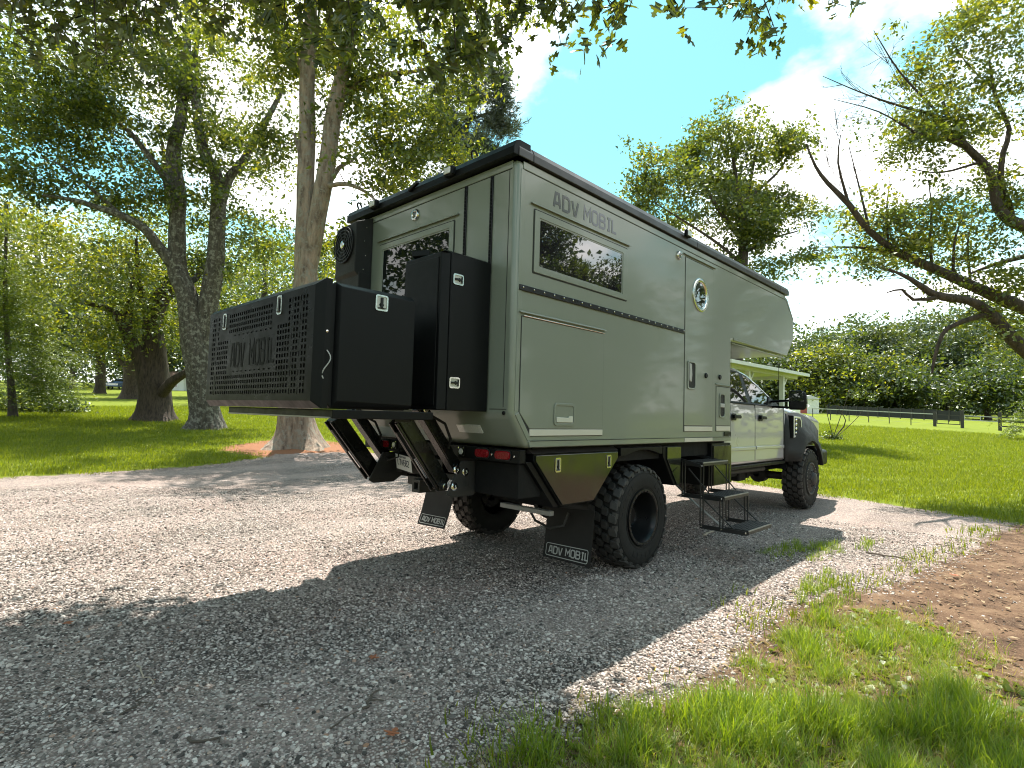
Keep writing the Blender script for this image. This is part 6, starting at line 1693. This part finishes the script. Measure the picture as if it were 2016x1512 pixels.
def tw(px, py, qx, qy, L0, d=D): return (at(px, py, d), at(qx, qy, d) - at(px, py, d), L0)
bare_twigs(big_tree, [tw(1690, 180, 1620, 150, .9), tw(1740, 200, 1640, 195, 1.0), tw(1720, 230, 1640, 230, .9), tw(1760, 140, 1700, 60, .9), tw(1640, 340, 1600, 260, .8, D - .5), tw(1670, 400, 1630, 320, .8, D - .4), tw(1690, 370, 1670, 280, .9),
                      tw(1830, 250, 1740, 270, .9), tw(1640, 490, 1610, 480, .6), tw(1770, 545, 1720, 520, .6, D - 1), tw(1900, 500, 1860, 560, .6), tw(1960, 300, 1900, 350, .8), tw(1650, 260, 1640, 200, .6), tw(1790, 190, 1720, 110, .8)], 7, 1, gt)

# --- wood edge beyond the field
edge_trees = [
    (1590, 76, 650, 62, 'leaf_far', 'pale green tree of the wood edge, just right of the overcab nose'),
    (1650, 70, 660, 52, 'leaf_maple', 'yellow-green tree of the wood edge, above the left end of the black fence'),
    (1715, 84, 628, 66, 'leaf_far', 'tall rounded tree of the wood edge, above the black fence'),
    (1760, 68, 700, 46, 'leaf_dark', 'low dark tree of the wood edge, just behind the middle of the black fence'),
    (1800, 88, 618, 70, 'leaf_far', 'high-topped tree of the wood edge under the drooping limb'),
    (1865, 74, 645, 58, 'leaf_far', 'mid-green tree of the wood edge behind the right end of the black fence'),
    (1925, 86, 610, 66, 'leaf_far', 'tallest tree of the wood edge, towards the right'),
    (1945, 60, 690, 48, 'leaf_dark', 'dark shaded tree of the wood edge behind the paddock gates'),
    (2030, 72, 625, 70, 'leaf_maple', 'large tree of the wood edge cut by the right edge'),
    (1530, 82, 675, 60, 'leaf_far', 'tree of the wood edge partly hidden by the porch'),
]
for k, (px, d, yt, rp, lm, lab) in enumerate(edge_trees):
    b0 = on_land(px, d); yb = 770
    g = np.random.default_rng(200 + k)
    P = [b0, at(px + g.uniform(-6, 6), 770, d), at(px, 720, d), at(px + g.uniform(-5, 5), yt + 30, d)]
    make_tree('broadleaf_tree', lab, b0, [(P, [.32, .28, .22, .06])],
              [B3(px, yt + 42, d, rp * .75, 50, 4, 64), B3(px - rp * .35, yt + 75, d, rp * .7, 48, 4, 52), B3(px + rp * .35, yt + 85, d, rp * .7, 52, 4, 52), B3(px, 758, d - 2, rp * .9, 42, 3.4, 50)],
              leaf=.0068 * d, per=46, mat=lm, bark='bark_brown', group='trees of the wood edge beyond the field', seed=200 + k, spray=.0125 * d, flare=.2, trunk_sides=8, tint_bias=.02)
wood_mass('woods', 'deep green woods behind the field trees', [(px, 645 - 20 * math.sin(px * .03), 830, 98 + 8 * math.sin(px * .07), 55, 70) for px in range(1500, 2190, 50)], .0085, 'leaf_far', 30)
pb = on_land(2030, 30)
make_tree('evergreen_shrub', 'dense pale-tipped evergreen shrub at the right edge by the fence', pb, [([pb, pb + np.array([0, 0, 1.6])], [.1, .04])],
    [(pb + np.array([0, 0, 1.0]), (1.1, 1.1, 1.1), 60), (pb + np.array([0, 0, 2.0]), (.7, .7, .7), 30)], leaf=.14, per=70, mat='leaf_cypress', bark='bark_brown', seed=71, flare=0, spray=.22, cat='shrub', style='feather')
pb, db = gnd(1640, 868)
make_tree('brush_heap', 'broken leafy branch with bare twigs lying on the lawn by the front wheel', pb,
    [([pb, pb + np.array([.25, .1, .45]), pb + np.array([.5, .2, 1.0]), at(1640, 790, db)], [.035, .03, .022, .008]), L3((1640, 862, db, .02), (1662, 800, db, .014), (1672, 770, db, .005)), L3((1646, 862, db, .02), (1690, 820, db, .012), (1700, 800, db, .005)),
     L3((1640, 860, db, .018), (1625, 800, db, .012), (1622, 770, db, .005))],
    [(pb + np.array([.0, .0, .18]), (.45, .35, .2), 26), B3(1690, 782, db, 24, 9, .25, 7)], leaf=.11, per=34, mat='leaf_dark', bark='bark_brown', seed=72, flare=0, spray=.13, cat='fallen branch', trunk_sides=10, twig=.004)

# --- trees standing behind the camera, seen in the truck's glass and paint
mx_, my_ = 2 * XS, 0.0
def mirror_tree(name, label, az, dist, h, r, mat, style, seed):
    x, y = mx_ + dist * math.sin(math.radians(az)), my_ + dist * math.cos(math.radians(az)); b0 = np.array([x, y, float(height(x, y))])
    top = b0 + np.array([0, 0, h])
    if style == 'needle':
        blobs = [(b0 + np.array([0, 0, h * t]), (r * (1.05 - t), r * (1.05 - t), h * .10), int(16 + 34 * (1.05 - t))) for t in (.2, .35, .5, .65, .8, .93)]
        make_tree(name, label, b0, [([b0, b0 + np.array([0, 0, h * .5]), top], [.22, .14, .02])], blobs, leaf=.34, per=26, mat=mat, bark='bark_brown', seed=seed, spray=.34, flare=.2, trunk_sides=10, style='needle')
    else:
        make_tree(name, label, b0, [([b0, b0 + np.array([0, .2, h * .4]), b0 + np.array([.2, 0, h * .8])], [.35, .26, .08])],
                  [(b0 + np.array([0, 0, h * .62]), (r, r, h * .36), 260), (b0 + np.array([.3, .2, h * .32]), (r * .8, r * .8, h * .16), 60)], leaf=.17, per=60, mat=mat, bark='bark_brown', seed=seed, spray=.30, flare=.3, trunk_sides=12, tint_bias=-.05)
mirror_tree('maple_tree', 'dark round maple mirrored in the left of the side window', 41.2, 25, 13.5, 1.5, 'leaf_dark', 'leaf', 81)
mirror_tree('conifer_tree', 'pointed conifer mirrored in the middle of the side window', 38.0, 27, 8.6, 1.7, 'leaf_cypress', 'needle', 82)
mirror_tree('maple_tree', 'slender maple mirrored in the right corner of the side window', 32.9, 27, 9.8, .75, 'leaf_dark', 'leaf', 83)

# --- the maple overhead, whose leafy boughs hang into the top of the picture
def lobed_leaf():
    """a silver-maple blade, base at the origin, tip along +x, unit length"""
    half = [(0, 0), (.02, .10), (-.12, .30), (.06, .20), (.16, .24), (.14, .40), (.26, .58), (.30, .40), (.38, .36), (.36, .14), (.50, .12), (.60, .26), (.66, .14), (.80, .10), (1.0, 0)]
    pts = half + [(x, -y) for x, y in half[-2:0:-1]]
    return np.array(pts)
LL = lobed_leaf()
O0 = np.array([-7.6, -3.4, 0.0])
omaple = thing('maple_tree', 'maple overhead whose big lobed leaves hang into the top of the picture', 'tree', O0)
g = np.random.default_rng(91)
ol = [([O0 - np.array([0, 0, .2]), O0 + np.array([.1, .1, 2.0]), O0 + np.array([.5, .5, 4.5]), O0 + np.array([1.0, 1.0, 7.5])], [.48, .42, .36, .2])]
# boughs reach out over the camera; (px,py,depth) ends hang into view
hang = [((40, -120, 5.2), (20, 60, 5.0)), ((180, -160, 5.4), (190, 130, 5.2)), ((330, -190, 5.4), (280, 40, 5.2)), ((450, -190, 5.2), (440, 60, 5.2)), ((560, -180, 4.9), (560, 60, 4.8)), ((660, -190, 4.8), (700, 110, 4.8)),
        ((760, -200, 4.7), (840, 110, 4.6)), ((860, -220, 4.6), (960, 100, 4.5)), ((960, -240, 4.4), (1090, 20, 4.3)), ((1060, -260, 4.2), (1215, 35, 4.0)), ((1250, -330, 4.4), (1420, 15, 4.6)), ((1380, -340, 4.8), (1530, 70, 5.0)),
        ((1500, -330, 5.2), (1640, 5, 5.4)), ((880, -220, 4.5), (900, 160, 4.6)), ((300, -160, 5.6), (100, 90, 5.6)), ((240, -180, 5.5), (250, 60, 5.4)), ((600, -200, 4.9), (650, 30, 5.0)), ((930, -230, 4.5), (1000, 40, 4.6)),  ((1440, -330, 5.0), (1470, 20, 5.0))]
fork = O0 + np.array([.5, .5, 4.5])
arms = [at(900, -420, 4.6), at(1250, -420, 4.4), at(300, -330, 5.2), at(1550, -430, 5.2)]
def arm(a, b, r0, r1):
    m = (a + b) / 2 + np.array([0, 0, .6]); return [a, m, b], [r0, (r0 + r1) / 2, r1]
ol.append(arm(fork, arms[2], .20, .05)); ol.append(arm(fork, arms[0], .20, .06)); ol.append(arm(arms[0], arms[1], .06, .035)); ol.append(arm(arms[1], arms[3], .035, .02))
ol.append(arm(O0 + np.array([1.0, 1.0, 7.4]), O0 + np.array([5.5, 1.0, 9.0]), .18, .05)); ol.append(arm(O0 + np.array([1.0, 1.0, 7.4]), O0 + np.array([1.5, 5.5, 9.5]), .18, .05))
ONP = []
for q, (P, R) in enumerate(ol):
    P, R = spline(P, R, .3); V, F = limb_tube(P, R, 20 if q == 0 else 10, g, .08, .5 if q == 0 else 0)
    add_obj('trunk' if q == 0 else 'limb', V, F, M['bark_brown'], omaple, smooth=True); ONP.append(P)
ONP = np.concatenate(ONP)
paths = []; rads = []; near_c = []
for (a, b) in hang:
    A, B_ = at(*a), at(*b); k = np.argmin(((ONP - A) ** 2).sum(1)); p = ONP[k]
    paths.append([p, (p + A) / 2 + np.array([0, 0, .1]), A, A + (B_ - A) * .5]); rads.append([.018, .015, .011, .008])
    paths.append([A + (B_ - A) * .5, A + (B_ - A) * .66, A + (B_ - A) * .84, B_]); rads.append([.008, .006, .005, .003])
    n = 17
    for t in np.linspace(.05, 1.0, n):
        c = A + (B_ - A) * t; s = .17 * (1.25 - .55 * t)
        e = c + g.normal(0, 1, 3) * np.array([s, s, s * .75]) * 1.2
        paths.append([c, c + (e - c) * .4, c + (e - c) * .75, e]); rads.append([.004, .003, .0025, .0015]); near_c.append(e)
V, F = many_tubes(np.array(paths), np.array(rads), 5); add_obj('twig', V, F, M['bark_brown'], omaple, smooth=True, kind='stuff')
near_c = np.array(near_c)
C = np.repeat(near_c, 9, 0) + g.normal(0, 1, (len(near_c) * 9, 3)) * np.array([.12, .12, .11])
def lobed_frames(n):
    t = unit(g.normal(0, 1, (n, 3)) * np.array([1, 1, .35]) + np.array([0, 0, -1.05])); nr = g.normal(0, 1, (n, 3)) + np.array([0, 0, .9]); nr = unit(nr - t * (nr * t).sum(1, keepdims=True))
    return t, np.cross(nr, t), nr
tv, bv, nv = lobed_frames(len(C)); sz = g.uniform(.08, .142, len(C)); tint = np.clip(g.normal(.42, .24, len(C)), 0, 1)
# how large each leaf shows in the picture
rel = (C - np.array([0, 0, CAM_H])) @ ROT; dep = -rel[:, 2]; pxx = 1008 + F_PX * rel[:, 0] / dep; pyy = 756 - F_PX * rel[:, 1] / dep
vis = (pxx > 0) & (pxx < 2016) & (pyy > 0) & (pyy < 400)
score = np.where(vis, sz / dep, 0); order = np.argsort(-score); top = order[:290]
rest = np.setdiff1d(np.arange(len(C)), top)
def leaf_verts(i):
    u, v = LL[:, 0] - .35, LL[:, 1]
    z = -.35 * v * v - .22 * (u + .35) ** 2 + .10 * np.abs(v)
    return C[i] + (tv[i] * u[:, None] + bv[i] * v[:, None] + nv[i] * z[:, None]) * sz[i]
nL = len(LL)
V = np.concatenate([leaf_verts(i) for i in rest]); half = (nL + 2) // 2
# each blade as a strip of quads between its two halves
h_ = nL // 2
strip = [(k, k + 1, nL - (k + 1), nL - k) for k in range(1, h_)]
tri0 = (0, 1, nL - 1, nL - 1)
Fq = np.array([(k, k + 1, nL - k - 1, nL - k) for k in range(1, h_ - 0)][:-1])
Ftot = (np.arange(len(rest))[:, None, None] * nL + Fq[None]).reshape(-1, 4)
add_obj('crown', V, Ftot, M['leaf_overhang'], omaple, dict(tint=np.repeat(tint[rest], nL)), kind='stuff')
variants = []
for q in range(6):
    u, v = LL[:, 0] - .35, LL[:, 1]; z = -(.25 + .06 * q) * v * v - (.12 + .05 * q) * (u + .35) ** 2 + .10 * np.abs(v)
    variants.append(fast_mesh('leaf', np.stack([u, v, z], 1), Fq, M['leaf_overhang'], dict(tint=np.full(nL, .06 + .17 * q))))
for k, i in enumerate(top):
    o = bpy.data.objects.new('leaf', variants[min(5, int(tint[i] * 6))]); COL.objects.link(o); o.parent = omaple
    m = Matrix(((tv[i, 0] * sz[i], bv[i, 0] * sz[i], nv[i, 0] * sz[i], C[i, 0] - O0[0]), (tv[i, 1] * sz[i], bv[i, 1] * sz[i], nv[i, 1] * sz[i], C[i, 1] - O0[1]), (tv[i, 2] * sz[i], bv[i, 2] * sz[i], nv[i, 2] * sz[i], C[i, 2] - O0[2]), (0, 0, 0, 1)))
    o.matrix_basis = m
# the upper crown, out of the picture, that shades the near ground
up_blobs = [((-6.4, 2.4, 8.3), (.9, .55, .6), 55), ((-5.5, 1.6, 8.0), (1.6, 1.1, .9), 170), ((-7.4, .45, 8.3), (1.5, .8, .9), 130), ((-4.4, 3.3, 7.8), (.9, .6, .6), 70), ((-9.5, .2, 8.6), (2.0, 1.2, 1.2), 120), ((-4.5, 1.1, 7.6), (.9, .9, .6), 60), ((-6.3, -.2, 8.2), (3.0, 2.4, 1.4), 300), ((-4.2, -1.2, 9.0), (2.4, 2.0, 1.2), 190), ((-8.8, -.9, 9.0), (2.2, 1.8, 1.3), 160), ((-9.0, -3.0, 9.5), (3, 2.5, 1.6), 160), ((-6, -4, 10.5), (3.4, 2.6, 1.6), 160)]
TT = np.concatenate([np.array(c) + unit(g.normal(0, 1, (n, 3))) * g.uniform(.1, 1, (n, 1)) ** .5 * np.array(r) for c, r, n in up_blobs])
paths = []; rads = []
for t in TT[::2]:
    p = ONP[np.argmin(((ONP - t) ** 2).sum(1))]; L_ = np.linalg.norm(t - p); paths.append([p, p + (t - p) * .4 + [0, 0, .1 * L_], p + (t - p) * .75 + [0, 0, .06 * L_], t]); rads.append([.012 + .006 * L_, .014, .008, .003])
V, F = many_tubes(np.array(paths), np.array(rads), 4); add_obj('twig', V, F, M['bark_brown'], omaple, smooth=True, kind='stuff')
CC = np.repeat(TT, 46, 0); CC = CC + g.normal(0, 1, CC.shape) * np.array([.30, .30, .18])
V, F, tt = leaf_cards(CC, .15, g, up=1.0, wid=.75); add_obj('crown', V, F, M['leaf_overhang'], omaple, dict(tint=tt), kind='stuff')

# ================================================================== fences, house and far things
def post(parent, p, w, h, mat, name='post'):
    return MB().box(p[0] - w / 2, p[0] + w / 2, p[1] - w / 2, p[1] + w / 2, p[2] - .1, p[2] + h).build(name, mat, parent)
def line_pts(a, b, n): return [a + (b - a) * k / n for k in range(n + 1)]
# black cloth fence
fa_, fb_ = on_land(1628, 62), on_land(1893, 52)
cf_ = thing('cloth_fence', 'long black cloth-covered fence across the back of the field', 'fence', fa_)
pts = line_pts(fa_, fb_, 12)
for k in range(12):
    a, b = pts[k], pts[k + 1]; g2 = np.random.default_rng(k)
    mb = MB(); n = 6
    top = [a + (b - a) * t / n + np.array([0, 0, 1.08 + g2.uniform(-.08, .05)]) for t in range(n + 1)]; bot = [a + (b - a) * t / n + np.array([0, 0, .12]) for t in range(n + 1)]
    d = unit(b - a); nr = np.array([d[1], -d[0], 0]) * .02
    q = np.array([g2.uniform(-.05, .05) for _ in range(n + 1)])
    vs = [p + nr * (1 + 4 * w) for p, w in zip(bot, q)] + [p + nr * (1 + 3 * w) for p, w in zip(top, q)] + [p - nr for p in bot] + [p - nr for p in top]
    N1 = n + 1; fs = []
    for t in range(n): fs += [(t, t + 1, N1 + t + 1, N1 + t), (2 * N1 + t, 3 * N1 + t, 3 * N1 + t + 1, 2 * N1 + t + 1), (N1 + t, N1 + t + 1, 3 * N1 + t + 1, 3 * N1 + t), (t, 2 * N1 + t, 2 * N1 + t + 1, t + 1)]
    mb.add(vs, fs).build('cloth_panel', M['fence_black'], cf_)
for p in pts: post(cf_, p + np.array([.06, -.06, 0]), .09, 1.16, M['fence_wood'])
# wire and rail fence in front
ra_, rb_ = on_land(1600, 50), on_land(1838, 43)
rf = thing('rail_fence', 'thin wire fence with one pale top rail across the field', 'fence', ra_)
pts = line_pts(ra_, rb_, 6)
for p in pts: post(rf, p, .055, 1.0, M['fence_wood'])
for a, b in zip(pts[:-1], pts[1:]):
    MB().bar(a + [0, 0, .98], b + [0, 0, .98], .06, .07).build('rail', M['galv'], rf)
    MB().bar(a + [0, 0, .55], b + [0, 0, .55], .012, .012).build('wire', M['galv'], rf)
    MB().bar(a + [0, 0, .25], b + [0, 0, .25], .012, .012).build('wire', M['galv'], rf)
gp = [on_land(1840, 43), on_land(1894, 41.5), on_land(1968, 39.5), on_land(2130, 38)]
def gate(a, b, lab, mat, bars):
    t = thing('field_gate', lab, 'gate', a)
    d = unit(b - a); a2, b2 = a + d * .15, b - d * .15
    for z in bars: MB().bar(a2 + [0, 0, z], b2 + [0, 0, z], .05, .06).build('rail', M[mat], t)
    for p in (a2, b2, (a2 + b2) / 2): MB().bar(p + [0, 0, bars[0] - .03], p + [0, 0, bars[-1] + .03], .045, .045, up=(1, 0, 0)).build('upright', M[mat], t)
gate(gp[0], gp[1], 'short field gate with dark bottom bar left of the thick dark post', 'fence_wood', (.28, .62, .95))
gate(gp[1], gp[2], 'longer pale-railed field gate between the two thick dark posts', 'galv', (.66, .98))
for p, h, lab in ((gp[0], 1.15, 'thinnest dark post, at the left end of the short field gate'), (gp[1], 1.35, 'tall dark post between the two field gates'), (gp[2], 1.35, 'thick dark post at the right end of the pale-railed gate')):
    MBp = MB().box(p[0] - .1, p[0] + .1, p[1] - .1, p[1] + .1, p[2] - .1, p[2] + h).build('gate_post', M['fence_wood'], None, bevel=.01, origin=p); tag(MBp, lab, 'post', 'posts of the field gates')
r2 = thing('rail_fence', 'dark rail fence running off to the right edge beyond the gates', 'fence', gp[2])
pts = line_pts(gp[2], gp[3], 3)
for p in pts[1:]: post(r2, p, .1, 1.1, M['fence_wood'])
for a, b in zip(pts[:-1], pts[1:]):
    for z in (.35, .68, 1.0): MB().bar(a + [0, 0, z], b + [0, 0, z], .04, .09).build('rail', M['fence_wood'], r2)

# small white shed with a red end, beyond the mirror
b0 = on_land(1597, 64)
sh = thing('shed', 'small white shed with a faded red end far behind the wing mirror', 'shed', b0)
ux = np.array([FWDH[1], -FWDH[0], 0]); uy = np.array([FWDH[0], FWDH[1], 0])
def obox(mb, o, x0, x1, y0, y1, z0, z1):
    c = lambda x, y, z: o + ux * x + uy * y + np.array([0, 0, z])
    return mb.hexa([c(x0, y0, z0), c(x1, y0, z0), c(x1, y1, z0), c(x0, y1, z0)], [c(x0, y0, z1), c(x1, y0, z1), c(x1, y1, z1), c(x0, y1, z1)])
obox(MB(), b0, -1.2, .9, 0, 3, -.1, 1.7).build('wall', M['siding'], sh)
obox(MB(), b0, -1.25, -.5, -.04, -.005, 0, 1.68).build('red_door', M['barn_red'], sh)
c = lambda x, y, z: b0 + ux * x + uy * y + np.array([0, 0, z])
MB().loft([c(-1.35, -.15, 1.72), c(1.05, -.15, 1.72), c(-.15, -.15, 2.15)], [c(-1.35, 3.1, 1.72), c(1.05, 3.1, 1.72), c(-.15, 3.1, 2.15)]).build('roof', M['galv'], sh)
# far left: small building and a parked truck
b0 = on_land(332, 88)
sb = thing('cottage', 'small pale building with a brown roof far back beside the split trunk', 'building', b0)
c = lambda x, y, z: b0 + ux * x + uy * y + np.array([0, 0, z])
obox(MB(), b0, -1.6, 2.2, 0, 3, -.2, 2.0).build('wall', M['siding'], sb)
MB().loft([c(-2.0, -.4, 2.0), c(2.6, -.4, 2.0), c(2.6, 1.5, 3.0), c(-2.0, 1.5, 3.0)], [c(-2.0, -.4, 2.12), c(2.6, -.4, 2.12), c(2.6, 1.5, 3.12), c(-2.0, 1.5, 3.12)]).build('roof', M['rust_roof'], sb)
obox(MB(), b0, .2, 1.1, -.03, -.004, .6, 1.6).build('window', M['glass_cab'], sb)
b0 = on_land(217, 82)
pk = thing('parked_pickup', 'dark blue pickup parked far back under the left trees', 'pickup', b0)
c = lambda x, y, z: b0 + ux * x + uy * y + np.array([0, 0, z])
MB().loft([c(-.95, 0, .5), c(.95, 0, .5), c(.95, 0, 1.05), c(.80, .1, 1.12), c(-.80, .1, 1.12), c(-.95, 0, 1.05)], [c(-.95, 4.8, .5), c(.95, 4.8, .5), c(.95, 4.8, 1.1), c(.8, 4.8, 1.2), c(-.8, 4.8, 1.2), c(-.95, 4.8, 1.1)]).build('body', M['blue_car'], pk, bevel=.05)
MB().loft([c(-.85, 1.2, 1.12), c(.85, 1.2, 1.12), c(.85, 3.2, 1.15), c(-.85, 3.2, 1.15)], [c(-.68, 1.7, 1.75), c(.68, 1.7, 1.75), c(.68, 2.9, 1.75), c(-.68, 2.9, 1.75)]).build('cab', M['blue_car'], pk, bevel=.04)
MB().add([c(-.74, 1.27, 1.2), c(.74, 1.27, 1.2), c(.62, 1.63, 1.68), c(-.62, 1.63, 1.68)], [(0, 1, 2, 3)]).build('windscreen', M['glass_cab'], pk)
obox(MB(), b0, -.6, .6, -.03, -.002, .72, .98).build('grille', M['galv'], pk)
for x in (-.78, .78): obox(MB(), b0, x - .14, x + .14, -.03, -.002, .78, .95).build('headlight', M['lens_white'], pk)
for x in (-.82, .82):
    for y in (.9, 3.9):
        w = MB(); pc = c(x, y, .38); w.lathe([(-.12, .2), (-.12, .36), (.12, .36), (.12, .2)], pc, 18); w.build('wheel', M['rubber'], pk)

# porch of the house behind the cab
E0 = at(1589, 738, 25); E1 = at(1474, 716, 21); ez = (E0[2] + E1[2]) / 2; E0[2] = E1[2] = ez
ed = unit(E1 - E0); E1 = E0 + ed * 11; inn = np.array([ed[1], -ed[0], 0])
if inn @ np.array([FWDH[0], FWDH[1], 0]) < 0: inn = -inn
b0 = E0 + ed * 5.5 + inn * 4; b0[2] = float(height(b0[0], b0[1]))
hs_ = thing('house', 'white house with an open porch showing beyond the truck cab', 'house', b0)
Z = lambda p, z: np.array([p[0], p[1], p[2] + z])
W5 = 5.0
MB().hexa([Z(E0, -.06), Z(E1, -.06), Z(E1 + inn * W5, -.06), Z(E0 + inn * W5, -.06)], [Z(E0, -.02), Z(E1, -.02), Z(E1 + inn * W5, -.02), Z(E0 + inn * W5, -.02)]).build('porch_ceiling', M['white_wood'], hs_)
MB().hexa([Z(E0, -.018), Z(E1, -.018), Z(E1 + inn * W5, .9), Z(E0 + inn * W5 + ed * 2.0, .9)], [Z(E0, .06), Z(E1, .06), Z(E1 + inn * W5, 1.0), Z(E0 + inn * W5 + ed * 2.0, 1.0)]).build('roof', M['shingle'], hs_)
MB().add([Z(E0, .05), Z(E0 + inn * W5 + ed * 2.0, .98), Z(E0 + inn * W5, .05), Z(E0, .0), Z(E0 + inn * W5, .0)], [(0, 1, 2), (0, 2, 4, 3)]).build('roof_hip', M['shingle'], hs_)
MB().bar(Z(E0, -.03) - inn * .06, Z(E1, -.03) - inn * .06, .11, .13).build('gutter', M['white_wood'], hs_)
MB().bar(Z(E0, -.12) + inn * .35 + ed * .35, Z(E1, -.12) + inn * .35, .14, .18).build('beam', M['white_wood'], hs_)
MB().bar(Z(E0, -.12) + inn * .35 + ed * .35, Z(E0, -.12) + inn * 4.8 + ed * .35, .14, .18).build('beam', M['white_wood'], hs_)
for t, s in ((1.9, .35), (5.2, .35), (8.8, .35), (.4, 4.7)):
    p = E0 + ed * t + inn * s; gz = float(height(p[0], p[1]))
    MB().box(p[0] - .085, p[0] + .085, p[1] - .085, p[1] + .085, gz - .1, ez - .20).build('porch_post', M['white_wood'], hs_)
    MB().bar((p[0], p[1], ez - .75), tuple(p[:2] - ed[:2] * .5 * (1 if t > 1 else -1)) + (ez - .24,), .07, .07).build('brace', M['white_wood'], hs_)
q0 = E0 + ed * 3.2 + inn * 3.4; q1 = E0 + ed * 11 + inn * 3.4
MB().hexa([(q0[0], q0[1], .2), (q1[0], q1[1], .2), (*(q1 + inn * 5)[:2], .2), (*(q0 + inn * 5)[:2], .2)], [(q0[0], q0[1], ez - .07), (q1[0], q1[1], ez - .07), (*(q1 + inn * 5)[:2], ez - .07), (*(q0 + inn * 5)[:2], ez - .07)]).build('wall', M['siding'], hs_)

# ================================================================== sticks and leaves lying about
def stick(lab, a, b, r, kink=.02, mat='stick', name='fallen_stick', side=None):
    A, _ = gnd(*a); B_, _ = gnd(*b); n = 7
    r *= .72; kink *= .6; g2 = np.random.default_rng(int(a[0] + a[1])); P = [A + (B_ - A) * t / n + np.array([*g2.normal(0, kink, 2), r + .012 + abs(g2.normal(0, .004))]) for t in range(n + 1)]
    mb = MB(); mb.tube(P, [r * (1.1 - .5 * t / n) for t in range(n + 1)], 7)
    o = mb.build(name, M[mat], None, smooth=True, origin=A); tag(o, lab, 'stick', 'sticks lying on the ground')
    if side:
        C_, _ = gnd(*side); m = MB(); s = P[3]; m.tube([s, (Vector(s) + Vector(C_)) / 2 + Vector((0, 0, .012)), Vector(C_) + Vector((0, 0, .012))], [r * .6, r * .5, r * .3], 6); m.build('side_twig', M[mat], o, smooth=True)
stick('thick short stick near the bottom edge, left of centre', (366, 1453), (440, 1475), .010)
stick('dark thin forked twig on the shaded stones', (245, 1418), (296, 1372), .006, side=(300, 1395))
stick('short pale twig on the shaded stones left of the forked twig', (272, 1325), (302, 1352), .006, mat='chip')
stick('thin twig on the shaded stones straight below the right mud flap', (512, 1402), (532, 1408), .006)
stick('broken flat stick on the shaded stones below the plate', (715, 1398), (745, 1372), .010, mat='stick', side=(760, 1380))
stick('light brown stick lying in the middle of the stones near the bottom', (650, 1440), (705, 1400), .006)
stick('long dark stick on the sunlit gravel beyond the steps', (1702, 1090), (1792, 1107), .014, side=(1740, 1096))
stick('pale broken wood chip on the gravel under the steps', (1384, 1059), (1404, 1050), .018, mat='chip')
stick('grey twig half buried at the edge of the verge grass', (1605, 1268), (1640, 1258), .006)
stick('thin dry twig on the sunlit stones right of the truck\'s shadow', (1340, 1310), (1385, 1335), .005)
def dry_leaf(lab, p, s, th):
    A, _ = gnd(*p); mb = MB(); u = LL[:, 0] - .35; v = LL[:, 1]; z = .25 * v * v + .15 * (u) ** 2
    c_, s_ = math.cos(th), math.sin(th)
    V = [(A[0] + (a * c_ - b * s_) * s, A[1] + (a * s_ + b * c_) * s, A[2] + .02 + k * s) for a, b, k in zip(u, v, z)]
    mb.add(V, [tuple(f) for f in Fq]); o = mb.build('fallen_leaf', M['leaf_brown'], None, origin=A); tag(o, lab, 'leaf', 'fallen leaves on the gravel')
dry_leaf('orange-brown leaf on the shaded stones below the truck\'s rear', (737, 1301), .07, .5)
dry_leaf('curled rust-brown leaf near the bottom edge of the stones', (774, 1453), .08, 2.1)
dry_leaf('dark red leaf on the soil right of the long stick', (1880, 1136), .09, 1.1)
dry_leaf('small brown leaf on the stones near the left shadow edge', (135, 1232), .07, .2)
